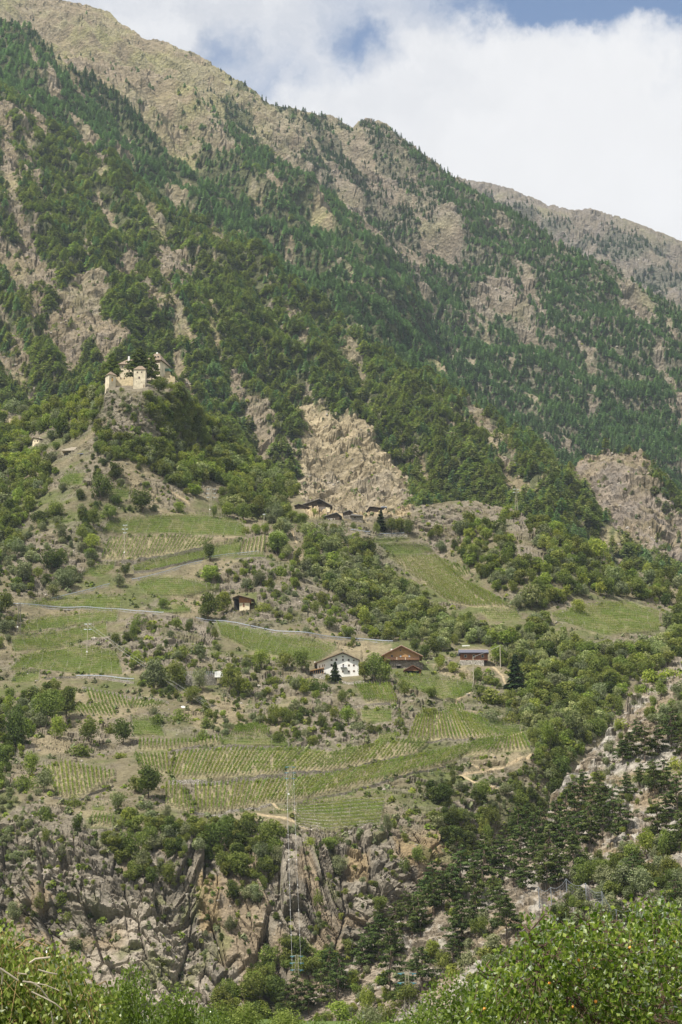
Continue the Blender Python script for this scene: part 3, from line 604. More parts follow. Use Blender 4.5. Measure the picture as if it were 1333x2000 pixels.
def soil_A(U, V, P_, e):
    X = P_[..., 0]; S = e['S']
    n1 = fbm(X / 30, S / 22, 4, 101); n2 = fbm(X / 7, S / 6, 4, 102); n3 = fbm(X / 2.2, S / 2, 3, 103)
    c = np.zeros(U.shape + (3,)) + np.array(C_TAN)
    c = blend(c, C_GRASS, sst(n1 + 0.7 * n2, -0.25, 0.4) * 0.8)
    c = blend(c, C_DRY, sst(-n1 + 0.8 * n2, 0.15, 0.6) * 0.7)
    c = blend(c, C_ROCK, np.clip(e['rough'], 0, 1) * sst(n2 + n3 * 0.6, -0.55, 0.1))
    wu = U + 5 * n2; wv = V + 5 * n3
    c = blend(c, C_DRY, any_poly(wu, wv, TAN, 4) * (0.85 + 0.15 * n3))
    for p in PATHS:
        a = np.array(p); m = (U > a[:, 0].min() - 8) & (U < a[:, 0].max() + 8) & (V > a[:, 1].min() - 8) & (V < a[:, 1].max() + 8)
        kk = np.zeros(U.shape); kk[m] = sst(lined(U[m], V[m], p), 2.6, 1.2); c = blend(c, (0.36, 0.29, 0.19), kk)
    kp = e['plots']
    vs_ = blend(np.zeros(U.shape + (3,)) + np.array((0.175, 0.172, 0.080)), C_VINE, sst(n2 + 0.6 * n3, -0.45, 0.2))
    kv = any_poly(U, V, [plot_poly(p) for p in PLOTS if p[3] == 'v'], 2); vs_ = blend(vs_, (0.275, 0.235, 0.145), kv * 0.85)
    c = c * (1 - kp[..., None]) + vs_ * kp[..., None]
    # the cliff: grey lichen crust, fresh tan and rusty faces, pale foot
    ck = e['ck']; wx, wz = e['wx'], e['wz']
    g = fbm(wx / 6, wz / 6, 4, 111); g2 = fbm(wx / 22, wz / 16, 3, 112)
    rk = np.zeros(U.shape + (3,)) + np.array((0.185, 0.163, 0.130))
    rk = blend(rk, (0.150, 0.135, 0.112), sst(g, 0.1, 0.5)); rk = blend(rk, (0.27, 0.242, 0.20), sst(-g, 0.1, 0.5) * 0.7)
    rk = blend(rk, C_RUST, sst(e['sf'] + 0.4 * g, 0.35, 0.9) * 0.75)
    rk = blend(rk, (0.25, 0.19, 0.11), any_poly(U, V, [[(770,1600),(890,1575),(900,1640),(840,1690),(790,1700),(765,1650)],[(385,1700),(430,1700),(432,1815),(390,1820)],[(680,1665),(720,1665),(725,1720),(680,1710)]], 6) * 0.85)
    rk = blend(rk, (0.32, 0.28, 0.23), any_poly(U + 16 * g, V + 16 * g, [[(170,1860),(260,1850),(330,1880),(420,1900),(420,2060),(100,2060)],[(240,1800),(290,1770),(300,1880),(240,1900)]], 18) * 0.85)
    rk = blend(rk, (0.14, 0.15, 0.06), sst(fbm(wx / 9, wz / 5, 3, 115) + 0.3 * g, 0.3, 0.55) * 0.6)
    c = c * (1 - ck[..., None]) + rk * ck[..., None]
    c = blend(c, C_ROCK, any_poly(U, V, [[(205,735),(350,735),(350,765),(205,765)]], 4) * 0.8)
    q = any_poly(U + 6 * n2, V, [ROCK[3]], 6)
    qk = blend(np.zeros(U.shape + (3,)) + np.array((0.36, 0.29, 0.185)), (0.24, 0.19, 0.13), sst(g, 0.0, 0.5))
    c = c * (1 - q[..., None]) + qk * q[..., None]
    return np.clip(c * (1 + 0.22 * n3[..., None] + 0.14 * n2[..., None]), 0.02, 0.8)
A = Land('vineyard_hill', A_TOP, A_BOT, A_CTRL, 2.0, 2.0, relief_A, soil_A, M_GROUND, back=((3, 0.5), (10, 5), (30, 22), (80, 70), (160, 150)))

# ---- C: the near scree slope on the right
C_TOP = [(-140,2075),(500,2060),(540,1992),(600,1950),(640,1915),(700,1870),(760,1815),(830,1755),(900,1710),(980,1650),(1060,1600),(1076,1570),(1100,1535),(1130,1490),(1165,1455),(1200,1412),(1222,1380),(1230,1352),(1245,1345),(1280,1320),(1333,1290),(1480,1205)]
C_BOT = [(-140, 2080), (500, 2085), (1480, 2085)]
C_CTRL = [(540,1985,520),(640,1900,530),(760,1805,537),(900,1700,547),(1060,1600,562),(1130,1490,577),(1225,1375,592),(1333,1290,607),(1470,1210,625),(640,2010,500),(800,1900,497),(1000,1800,492),(1333,1500,555),(1470,1400,560),(1333,1700,490),(1100,1700,512),(1000,2010,440),(1333,2010,420),(1470,2010,420),(-140,2080,520),(300,2080,520)]
def relief_C(U, V, P_):
    X = P_[..., 0]; S = P_[..., 2] + 0.55 * P_[..., 1]; sx = X + 0.5 * S
    r = sst(ridged(X / 30, S / 22, 4, 212), 0.0, 0.5)
    crest = sst(V - pl(C_TOP, U), 34, 6)
    r = np.clip(np.maximum(r, crest), 0, 1)
    h1, e1 = facets(sx / 7.0, S / 5.0, 221); h2, e2 = facets(sx / 2.4, S / 1.8, 231); h3, _ = facets(sx / 1.0, S / 0.9, 241)
    d = 2.4 * fbm(X / 22, S / 18, 4, 211) + r * (1.6 * h1 + 0.8 * h2 - 0.7 * (e1 < 0.07)) + 0.4 * h3
    return d, dict(r=r, S=S)
def soil_C(U, V, P_, e):
    X = P_[..., 0]; S = e['S']; n1 = fbm(X / 20, S / 18, 4, 201); n2 = fbm(X / 5, S / 4, 4, 202); n3 = fbm(X / 1.6, S / 1.4, 3, 203)
    c = np.zeros(U.shape + (3,)) + np.array(C_SCREE)
    c = blend(c, (0.235, 0.185, 0.12), sst(n1, 0.0, 0.4)); c = blend(c, C_GRASS, sst(n1 + n2, 0.35, 0.8) * 0.6)
    c = blend(c, (0.29, 0.27, 0.24), e['r'] * sst(n2 + n3, -0.3, 0.5)); c = blend(c, (0.33, 0.31, 0.28), any_poly(U + 8 * n1, V + 8 * n2, [[(1190,1490),(1333,1430),(1333,1500),(1250,1500),(1180,1520)],[(1010,1720),(1080,1650),(1100,1670),(1040,1740)],[(870,1930),(940,1870),(960,1890),(900,1950)]], 6) * 0.8)
    return np.clip(c * (1 + 0.3 * n3[..., None] + 0.15 * n2[..., None]), 0.02, 0.8)
Cc = Land('scree_slope', C_TOP, C_BOT, C_CTRL, 2.5, 2.5, relief_C, soil_C, M_GROUND, back=((2, 0.5), (8, 5), (25, 20), (60, 55)))

# ---- the mountain behind
SKY_ = [(-140,-90),(0,-40),(60,-16),(130,2),(190,14),(215,24),(232,42),(280,73),(330,84),(345,92),(385,105),(440,140),(490,172),(530,204),(560,208),(600,218),(640,226),(690,249),(700,236),(714,231),(738,232),(758,243),(775,262),(800,280),(850,315),(880,343),(892,350),(932,380),(992,410),(1047,440),(1082,470),(1120,490),(1180,520),(1240,555),(1333,602),(1480,670)]
R2 = [(-140,-20),(0,45),(65,58),(100,97),(140,132),(185,152),(235,187),(280,237),(300,262),(330,302),(380,342),(425,377),(480,402),(530,432),(575,452),(625,482),(680,542),(740,592),(800,642),(850,692),(900,745),(960,800),(1060,870),(1480,1100)]
R3 = [(-140,40),(0,90),(200,120),(330,145),(370,168),(400,202),(450,242),(500,282),(550,317),(600,347),(650,382),(700,432),(750,482),(790,530),(822,580),(845,640),(862,690),(900,745),(1000,805),(1120,880),(1480,1100)]
R1 = [(-140,100),(0,165),(65,212),(100,247),(185,292),(235,322),(290,382),(320,397),(400,437),(435,452),(500,484),(560,542),(640,602),(700,652),(760,692),(830,724),(870,762),(940,802),(1000,837),(1060,872),(1090,917),(1140,952),(1165,1002),(1210,1050),(1260,1087),(1333,1125),(1480,1160)]
R6 = [(-140,300),(600,320),(800,330),(880,345),(905,350),(960,357),(1000,369),(1040,385),(1070,400),(1120,408),(1165,408),(1200,420),(1260,441),(1333,470),(1480,530)]
KT = [(-140,1100),(1060,960),(1088,918),(1120,906),(1150,886),(1180,881),(1250,882),(1268,900),(1285,925),(1306,950),(1333,962),(1480,1000)]
def dn(pts, k): return [(a, b + k) for a, b in pts]
M_BARE = {   # bare ground on each spur
 'B1': ([[(20,370),(38,400),(52,450),(85,520),(95,560),(62,600),(50,560),(35,480),(22,430)], [(85,612),(130,560),(150,520),(205,555),(200,620),(240,650),(262,660),(232,690),(210,702),(180,650),(160,690),(140,722),(110,692)],
         [(300,500),(345,505),(378,520),(370,560),(345,550),(312,560)], [(580,775),(620,800),(650,832),(700,842),(750,880),(785,912),(806,960),(812,1060),(590,1060),(590,930),(586,860)],
         [(440,710),(470,740),(482,770),(520,800),(524,830),(542,850),(526,900),(508,880),(508,842),(470,792),(450,770)], [(1000,930),(1030,960),(1045,990),(1010,985),(992,950)], [(0,215),(20,225),(32,350),(0,340)],
         [(288,420),(302,425),(300,470),(284,465)], [(900,770),(940,805),(965,850),(940,845),(905,795)]],
        [([(15,340),(35,420),(50,470),(72,520)], 9), ([(305,500),(322,560),(336,610),(345,650),(348,700),(356,740),(366,762)], 8), ([(872,815),(895,850),(918,880),(945,935)], 6), ([(690,670),(705,700),(718,745)], 7),
         ([(175,560),(190,640),(205,700)], 8), ([(560,560),(575,620),(590,680)], 4), ([(590,700),(600,740),(598,790)], 6), ([(960,640 + 230),(985,910),(1000,960)], 6)]),
 'B2': ([[(328,330),(346,345),(362,400),(336,396)], [(135,215),(150,222),(192,280),(175,282)], [(462,452),(492,458),(488,490),(468,482)], [(545,488),(578,518),(560,522)]], [([(215,245),(240,330)], 7), ([(60,110),(110,190)], 10)]),
 'B3': ([[(380,210),(440,250),(430,300),(380,260)], [(600,388),(640,410),(650,450),(615,420)]], [([(816,520),(836,580),(850,620),(862,670),(872,690)], 12), ([(430,260),(500,330),(560,400)], 8)]),
 'B6': ([], []),
}
FOREST5 = [(757,282),(892,352),(1047,442),(1333,604),(1480,672),(1480,1200),(870,700),(850,640),(822,560),(840,480),(900,500),(880,430),(800,350)]
BARE5 = [[(960,532),(990,537),(1012,560),(1042,612),(1062,662),(1022,642),(1000,602),(960,602),(915,592),(932,562)], [(1195,540),(1250,562),(1290,622),(1265,652),(1215,612)], [(1135,668),(1160,672),(1172,712),(1150,705)], [(860,430),(890,440),(900,500),(870,520)]]
LINES5 = [([(1285,700),(1312,770),(1340,840)], 8), ([(900,590),(960,650),(1010,740),(1060,800)], 4)]
def forest_density(lay, U, V):
    """how wooded the mountain is, 0..1"""
    n1 = fbm(U / 46 + V / 80, V / 34, 4, 301); n2 = fbm(U / 14, V / 11, 3, 302)
    st = fbm((U - 0.62 * V) / 22, (V + 0.3 * U) / 130, 3, 303)    # streaks down the slope
    wu = U + 12 * n2 + 8 * n1; wv = V + 12 * n1
    ln_ = 0.30 if lay == 'B1' else 0.52
    thin = sst(np.abs(vn((U - ln_ * V + 9 * n2) / 24, V / 150, 304)), 0.0, 0.13) + sst(vn(U / 40, V / 60, 305), 0.15, -0.25); thin = 0.25 + 0.75 * np.clip(thin, 0, 1)
    if lay in M_BARE:
        base = {'B1': 1.0, 'B2': 1.05, 'B3': 1.0, 'B6': 0.35}[lay]
        k = base - 1.0 * sst(n1 * 0.4 + st * 1.05 + n2 * 0.2, 0.27 if lay == 'B1' else 0.42, 0.64)
        k = k * thin
        if lay == 'B1': k = k - 0.8 * sst(600 - U, 0, 300) * sst(V - 300, 0, 150) * sst(st + 0.5 * n1, 0.0, 0.35) * sst(760 - V, 0, 80)
        if lay == 'B6': k = 0.95 * sst(n1 + n2 * .5, -0.45, 0.1) * sst(V - pl(R6, U), 4, 45)
        if lay == 'B3': k = k * sst(U + 0.8 * V, 560, 720) + 0.12 * (n2 > 0.1)
        polys, lines = M_BARE[lay]
        pm = any_poly(wu, wv, polys, 5); k = k * (1 - pm); k = np.maximum(k, pm * 0.34 * sst(n2 + st, 0.15, 0.5) * (V < 780))
        for p, wd_ in lines: k = k * sst(lined(wu, wv, p), wd_ * 0.6, wd_ * 1.2)
        return np.clip(k, 0, 1)
    if lay == 'B5':
        f = sst(polyd(wu, wv, FOREST5), -12, 12)
        k = f * thin * (1.02 - 0.85 * sst(n1 * 0.35 + st * 1.05, 0.36, 0.62))
        mid = sst(U, 330, 460) * sst(V - pl(SKY_, U), 0, 10) * (1 - f)
        k = np.maximum(k, mid * (0.16 + 0.8 * sst(st + 0.45 * n2, -0.12, 0.26)) * sst(U + 0.7 * V, 450, 640))
        crest = sst(30 - (V - pl(SKY_, U)), 0, 18) * sst(U, 430, 470) * (0.30 + 0.4 * (n2 > -0.1)) * (1 - sst(np.abs(U - 735), 55, 35)); k = np.maximum(k, crest)
        k = np.maximum(k, 0.012)
        k = k * (1 - any_poly(wu, wv, BARE5, 5) * 0.92)
        for p, wd_ in LINES5: k = k * sst(lined(wu, wv, p), wd_ * 0.6, wd_ * 1.2)
        return np.clip(k, 0, 1)
    return np.zeros(U.shape)

def relief_B(amp, sx, sy, lean, seed, crest):
    def f(U, V, P_):
        X = P_[..., 0]; S = P_[..., 2] + 0.4 * P_[..., 1]
        a = X + lean * S
        r = ridged(a / sx, S / sy, 4, seed); n = fbm(X / (sx * 1.3), S / (sx * 1.0), 4, seed + 7)
        h1, e1 = facets(a / 26, S / 22, seed + 9); h2, e2 = facets(a / 9.5, S / 8, seed + 13); h3, e3 = facets(a / 4.2, S / 3.6, seed + 23)
        rg = sst(ridged(X / 120, S / 90, 4, seed + 17), -0.1, 0.4)
        if seed == 521: rg = rg * (0.45 + 0.55 * sst(U, 300, 700))
        if seed == 581: rg = np.maximum(rg, 0.9)
        if seed == 601: rg = np.maximum(rg, any_poly(U, V, [[(600,900),(640,840),(720,850),(800,900),(820,1010),(600,1010)]], 14))
        near = sst(V - pl(crest, U), 0, 40)
        d = amp * (r - 0.3) * near + 0.5 * amp * n * near + rg * (5.0 * h1 + 2.6 * h2 + 1.0 * h3 - 2.5 * (e1 < 0.06)) + 0.9 * h3
        return d, dict(S=S, rg=rg, r=r, h2=h2)
    return f
def soil_B(key, rocky=0.5, grass=0.5):
    def f(U, V, P_, e):
        X = P_[..., 0]; S = e['S']; n1 = fbm(X / 110, S / 80, 4, 401); n2 = fbm(X / 26, S / 20, 4, 402); n3 = fbm(X / 8, S / 7, 3, 403)
        c = np.zeros(U.shape + (3,)) + np.array((0.250, 0.210, 0.136))
        c = blend(c, (0.25, 0.24, 0.115), sst(n1 + 0.6 * n2, 0.1 - grass * 0.4, 0.7 - grass * 0.4) * 0.8)
        c = blend(c, (0.255, 0.215, 0.175), e['rg'] * rocky * sst(n2 + n3 * 0.7, -0.5, 0.2))
        c = blend(c, (0.17, 0.15, 0.13), e['rg'] * rocky * sst(n3 + 0.5 * n2, 0.15, 0.6))
        c = blend(c, (0.31, 0.25, 0.18), sst(-n2 + 0.5 * n3, 0.2, 0.6) * 0.6)
        if key:
            k = forest_density(key, U, V)
            c = blend(c, (0.075, 0.090, 0.040), sst(k, 0.3, 0.75) * 0.85)
        if key == 'B1':
            q = any_poly(U + 10 * n2, V + 10 * n3, [M_BARE['B1'][0][3]], 6)
            c = blend(c, (0.37, 0.31, 0.205), q * 0.85); c = blend(c, (0.29, 0.25, 0.19), q * sst(V, 880, 930) * sst(n2 + n3, -0.2, 0.5) * 0.8)
        if key == 'B6': c = blend(c, (0.135, 0.125, 0.115), np.full(U.shape, 0.55))
        if key == 'B5': c = blend(c, (0.20, 0.175, 0.15), sst(U + 0.5 * V, 600, 860) * 0.45)
        return np.clip(c * (1 + 0.32 * n3[..., None] + 0.24 * n2[..., None]), 0.02, 0.8)
    return f
DY = 1.0
def vctrl(top, y_top, y_bot, depth):
    """distance control points that follow a crest line"""
    c = []
    for u in (-140, 60, 260, 460, 660, 860, 1060, 1260, 1470):
        a = pl(top, u); yt = pl(y_top, u); yb = pl(y_bot, u)
        for k in (0, 0.3, 0.65, 1.0): c.append((u, a + depth * k, yt + (yb - yt) * k ** 0.9))
    return c
back_m = ((10, 2), (40, 22), (120, 100), (300, 280))
B6 = Land('far_ridge', R6, dn(R6, 330), vctrl(R6, [(0, 4300), (1470, 4200)], [(0, 3300), (1470, 3300)], 330), 3.0, 3.0, relief_B(34, 90, 240, 0.6, 501, R6), soil_B('B6', 0.9, 0.35), M_FAR, back_m)
B5 = Land('summit_slope', SKY_, dn(SKY_, 560), vctrl(SKY_, [(-140, 3350), (300, 3300), (700, 3150), (1000, 2900), (1470, 2600)], [(-140, 2500), (700, 2250), (1470, 1850)], 560), 2.5, 2.5, relief_B(46, 95, 320, 0.75, 521, SKY_), soil_B('B5', 0.65, 0.75), M_FAR, back_m)
B3 = Land('middle_spur', R3, dn(R3, 420), vctrl(R3, [(-140, 2950), (700, 2600), (1470, 2050)], [(-140, 2150), (700, 1950), (1470, 1700)], 420), 3.0, 3.0, relief_B(52, 90, 300, 0.6, 541, R3), soil_B('B3', 0.5, 0.5), M_FAR, back_m)
B2 = Land('larch_spur', R2, dn(R2, 420), vctrl(R2, [(-140, 2650), (700, 2250), (1470, 1900)], [(-140, 1950), (700, 1700), (1470, 1600)], 420), 3.0, 3.0, relief_B(42, 75, 260, 0.6, 561, R2), soil_B('B2', 0.5, 0.5), M_FAR, back_m)
K_ = Land('rock_knob', KT, dn(KT, 330), vctrl(KT, [(-140, 1700), (1470, 1640)], [(-140, 1450), (1470, 1330)], 330), 2.5, 2.5, relief_B(10, 60, 100, 0.4, 581, KT), soil_B(None, 1.0, 0.05), M_FAR, back_m)
R1B = [(-140,980),(0,980),(200,960),(420,1010),(560,1060),(700,1090),(850,1070),(1000,1080),(1100,1120),(1200,1170),(1333,1200),(1480,1230)]
B1C = []
for u in (-140, 60, 260, 460, 660, 860, 1060, 1260, 1470):
    a = pl(R1, u); b = pl(R1B, u); yt = pl([(-140, 2250), (300, 2080), (700, 1880), (1060, 1620), (1470, 1400)], u); yb = pl([(-140, 1330), (600, 1290), (1060, 1270), (1470, 1230)], u)
    for k in (0, 0.25, 0.5, 0.75, 1.0): B1C.append((u, a + (b - a) * k, yt + (yb - yt) * k ** 0.85))
B1 = Land('forest_slope', R1, R1B, B1C, 2.5, 2.5, relief_B(28, 60, 240, 0.35, 601, R1), soil_B('B1', 0.6, 0.25), M_FAR, back_m)
LANDS = {'A': A, 'C': Cc, 'B1': B1, 'B2': B2, 'B3': B3, 'B5': B5, 'B6': B6, 'K': K_}

# ---- valley floor, one sheet far past everything
def ground_h(x, y): return -3.0 * sst(np.hypot(x, y), 3.0, 13.0) + 0.15 * fbm(np.asarray(x) / 6.0, np.asarray(y) / 6.0, 3, 77)
gx = np.sign(np.linspace(-1, 1, 141)) * np.abs(np.linspace(-1, 1, 141)) ** 2.6 * 6000; gy = np.sign(np.linspace(-1, 1, 141)) * np.abs(np.linspace(-1, 1, 141)) ** 2.6 * 6500
GX, GY = np.meshgrid(gx, gy); GZ = ground_h(GX, GY)
ii = np.arange(GX.size).reshape(GX.shape)
Qg = np.stack([ii[:-1, :-1], ii[:-1, 1:], ii[1:, 1:], ii[1:, :-1]], -1).reshape(-1, 4)
mg = mesh_np('valley_ground', np.stack([GX, GY, GZ], -1).reshape(-1, 3), Qg, [M_GROUND], smooth=True)
cg = mg.color_attributes.new('soil', 'FLOAT_COLOR', 'POINT'); arr = np.ones((GX.size, 4), np.float32); arr[:, :3] = (0.10, 0.14, 0.045); cg.data.foreach_set('color', arr.ravel())
tag(link('valley_ground', mg), kind='structure')
# ------------------------------------------------------------------ plant shapes (unit height, foot at the origin)
def leaf_quads(rng, C, Nn, s, aspect=0.62, curl=0.0):
    """one quad per row: centres C, facing Nn, size s"""
    n = len(C); Nn = Nn / (np.linalg.norm(Nn, axis=1, keepdims=True) + 1e-9)
    r = rng.normal(size=(n, 3)); a = np.cross(Nn, r); a /= np.linalg.norm(a, axis=1, keepdims=True) + 1e-9; b = np.cross(Nn, a)
    s = np.broadcast_to(np.asarray(s, float), (n,))[:, None]; a = a * s; b = b * s * aspect
    V = np.stack([C - a, C - b * 1.0 + a * 0.1, C + a, C + b], 1).reshape(-1, 3)
    return V, np.arange(4 * n).reshape(n, 4)
def blob_leaves(rng, cs, rs, n, s, flat=1.0, up=0.25, jit=0.55, fill=0.25):
    """leaves over the skins of many small clumps"""
    rs = np.asarray(rs); pr = rs ** 2; k = rng.choice(len(rs), n, p=pr / pr.sum())
    d = rng.normal(size=(n, 3)); d[:, 2] += up; d /= np.linalg.norm(d, axis=1, keepdims=True)
    rad = rs[k] * np.where(rng.random(n) < fill, rng.random(n) ** 0.5, rng.uniform(0.82, 1.12, n))
    off = d * rad[:, None]; off[:, 2] *= flat
    C = np.asarray(cs)[k] + off
    N_ = d + rng.normal(size=(n, 3)) * jit
    V, Q = leaf_quads(rng, C, N_, s * rng.uniform(0.6, 1.3, n))
    # tint: each clump its own tone plus leaf to leaf variation
    tone = rng.random(len(rs)); t = np.clip(0.65 * tone[k] + 0.35 * rng.random(n), 0, 1)
    return V, Q, t
def crown_broadleaf(seed, wr=1.0, nb=24, n=1600, low=0.14, s=0.036, ragged=0.36):
    rng = np.random.default_rng(seed); cs = []; rs = []
    lean = rng.normal(0, 0.05, 2)
    for i in range(nb):
        d = rng.normal(size=3); d /= np.linalg.norm(d); d[2] = d[2] * 0.9 + 0.1
        q = rng.uniform(0.35, 1.0) ** 0.6
        z = low + (1 - low) * (0.5 + 0.42 * d[2] * q)
        w_ = wr * 0.5 * (1.0 - 0.18 * abs(z - 0.5)) * rng.uniform(1 - ragged, 1.0)
        r = rng.uniform(0.08, 0.20) * (0.8 + 0.4 * wr)
        cs.append((d[0] * q * (w_ - r * 0.6) + lean[0] * z, d[1] * q * (w_ - r * 0.6) + lean[1] * z, min(z, 1.0 - r * 0.75))); rs.append(r)
    cs = np.array(cs); cs[:, 2] = np.maximum(cs[:, 2], low + np.array(rs) * 0.4)
    return blob_leaves(rng, cs, rs, n, s)
def crown_shrub(seed, wr=1.5, nb=12, n=600, s=0.07):
    rng = np.random.default_rng(seed); cs = []; rs = []
    for i in range(nb):
        a = rng.uniform(0, 2 * math.pi); q = rng.random() ** 0.5; r = rng.uniform(0.2, 0.36)
        x = math.cos(a) * q * (wr * 0.5 - 0.15); y = math.sin(a) * q * (wr * 0.5 - 0.15); top = (1 - 0.55 * q * q) * rng.uniform(0.75, 1.0)
        cs.append((x, y, max(0.05, top - r))); rs.append(r)
        if top > 0.6: cs.append((x * 0.9, y * 0.9, 0.15)); rs.append(r)
    return blob_leaves(rng, np.array(cs), rs, n, s)
def limb_mesh(rng, ends, trunk_top=0.55, r0=0.028, bend=0.03):
    """trunk with limbs out to a few points, unit height; returns verts, faces"""
    m = MB(); pts = [np.array([0, 0, -0.06])]
    for k in range(1, 5): pts.append(np.array([rng.normal(0, bend), rng.normal(0, bend), trunk_top * k / 4]))
    for k in range(4): m.bar(pts[k], pts[k + 1], r0 * (1 - 0.16 * k), r0 * (1 - 0.16 * (k + 1)), 5)
    for e in ends:
        e = np.array(e); k = rng.integers(1, 5); b = pts[k]; mid = (b + e) / 2 + np.array([0, 0, 0.03])
        m.bar(b, mid, r0 * 0.45, r0 * 0.3, 4); m.bar(mid, e, r0 * 0.3, r0 * 0.1, 4)
    return m
def crown_conifer(seed, wr=0.42, n=230, kind='spruce'):
    """tiers of drooping sprays on a straight stem"""
    rng = np.random.default_rng(seed); low = 0.10 if kind == 'spruce' else 0.16
    t = rng.random(n) ** (1.35 if kind == 'spruce' else 1.1); z = low + (1 - low) * t
    prof = (1 - t) ** (0.85 if kind == 'spruce' else 0.52) * (0.78 + 0.22 * np.sin(t * 37 + seed)) + 0.03
    lob = 1 + 0.22 * np.sin(3 * rng.random() * 6 + 0)
    a = rng.random(n) * 2 * math.pi
    prof = prof * (1 + 0.22 * np.sin(a * 2 + seed) + 0.14 * np.sin(a * 5 + seed * 2 + t * 9))
    q = 0.35 + 0.65 * rng.random(n) ** 0.5; R = wr * 0.5 * prof * q * lob
    C = np.stack([np.cos(a) * R, np.sin(a) * R, z - 0.03 * q], 1)
    out = np.stack([np.cos(a), np.sin(a), np.full(n, 1.15)], 1) + rng.normal(size=(n, 3)) * 0.35
    out /= np.linalg.norm(out, axis=1, keepdims=True)
    rad = np.stack([np.cos(a), np.sin(a), np.full(n, -0.35)], 1); side = np.cross(out, rad); side /= np.linalg.norm(side, axis=1, keepdims=True)
    L = (0.055 + 0.10 * wr * prof) * rng.uniform(0.7, 1.3, n); W_ = L * rng.uniform(0.35, 0.6, n)
    rad = rad / np.linalg.norm(rad, axis=1, keepdims=True)
    A1 = C - rad * L[:, None] * 0.6; A2 = C + rad * L[:, None] + rng.normal(size=(n, 3)) * 0.008
    V = np.stack([A1, C - side * W_[:, None], A2, C + side * W_[:, None]], 1).reshape(-1, 3)
    tz = 1.02 if kind == 'spruce' else 0.97
    top = np.array([[0, 0, 0.88], [0.02, 0, 0.92], [0, 0, tz], [-0.02, 0, 0.92]]); V = np.concatenate([V, top]); n += 1
    return V, np.arange(4 * n).reshape(n, 4), np.concatenate([rng.random(n - 1), [0.5]])
def pine_pads(seed, n=1500):
    """crown of flat needle pads on a bare stem, as the valley's black pines carry them"""
    rng = np.random.default_rng(seed); cs = []; rs = []; ends = []
    m = rng.integers(15, 20); z0 = rng.uniform(0.20, 0.34)
    for i in range(m):
        t = i / (m - 1); z = z0 + (0.97 - z0) * t; a = i * 2.4 + rng.normal(0, 0.4)
        R = 0.30 * (1 - t) ** 0.55 * rng.uniform(0.55, 1.15) + 0.02
        for q in (0.55, 1.0):
            if q < 1 and R < 0.1: continue
            cs.append((math.cos(a) * R * q, math.sin(a) * R * q, z + 0.02 * (1 - q))); rs.append(rng.uniform(0.075, 0.12) * (1.12 - 0.45 * t))
        ends.append((math.cos(a) * R * 0.9, math.sin(a) * R * 0.9, z))
    V, Q, t = blob_leaves(rng, np.array(cs), rs, n, 0.026, flat=0.42, up=0.6, jit=0.45, fill=0.3)
    return V, Q, t, ends
def cedar_pads(seed, n=5200):
    rng = np.random.default_rng(seed); cs = []; rs = []
    for i in range(13):
        t = i / 12; z = 0.12 + 0.84 * t
        for k in range(4):
            a = i * 1.1 + k * 1.57 + rng.normal(0, 0.3); R = 0.46 * (1 - t) ** 0.65 * rng.uniform(0.6, 1.05) + 0.03
            for q in (0.4, 0.75, 1.0): cs.append((math.cos(a) * R * q, math.sin(a) * R * q, z - 0.01 * q)); rs.append(0.11 * (1.1 - 0.5 * t))
    return blob_leaves(rng, np.array(cs), rs, n, 0.032, flat=0.3, up=0.8, jit=0.4, fill=0.35)

# ------------------------------------------------------------------ foliage materials
LEAF = {
 'd': mat_leaf('leaf_dark', (0.054, 0.074, 0.020), (0.140, 0.165, 0.050), 0.28),
 'm': mat_leaf('leaf_mid', (0.094, 0.118, 0.028), (0.230, 0.252, 0.074), 0.34),
 'l': mat_leaf('leaf_light', (0.130, 0.162, 0.030), (0.300, 0.335, 0.080), 0.36),
 'g': mat_leaf('leaf_greyish', (0.118, 0.134, 0.068), (0.260, 0.275, 0.155), 0.28),
 'c': mat_leaf('leaf_flowering', (0.090, 0.120, 0.034), (0.360, 0.370, 0.180), 0.28),
 'p': mat_leaf('needle_dark', (0.026, 0.046, 0.018), (0.070, 0.100, 0.034), 0.15),
}
M_LARCH = mat_leaf('needle_larch', (0.118, 0.185, 0.100), (0.250, 0.340, 0.180), 0.34, var=0.45)
M_PINEW = mat_leaf('needle_warm', (0.122, 0.150, 0.050), (0.280, 0.300, 0.105), 0.34, var=0.55)
M_SPRUCE = mat_leaf('needle_spruce', (0.060, 0.100, 0.050), (0.135, 0.190, 0.095), 0.25, var=0.4)
M_NEARPINE = mat_leaf('needle_pine', (0.034, 0.052, 0.018), (0.105, 0.135, 0.045), 0.18, var=0.4)
M_BARK = mat_solid('bark', (0.105, 0.080, 0.060), 0.9, 6.0, 0.4)
M_BARKR = mat_solid('pine_bark', (0.150, 0.110, 0.085), 0.9, 5.0, 0.4)

def leafmesh(name, vqt, mat): return mesh_np(name, vqt[0], vqt[1], [mat], tint=vqt[2])
def treemesh(name, vqt, mat, limbs, bark=None):
    """leaves and stem in one small far-off mesh"""
    V, Q, t = vqt; lv = np.array(limbs.v); lq = [f for f in limbs.f if len(f) == 4]
    Q2 = np.concatenate([Q, np.array(lq) + len(V)]); V2 = np.concatenate([V, lv])
    return mesh_np(name, V2, Q2, [mat, bark or M_BARK], tint=np.concatenate([t, np.zeros(len(lq))]), mi=np.concatenate([np.zeros(len(Q)), np.ones(len(lq))]).astype(int))

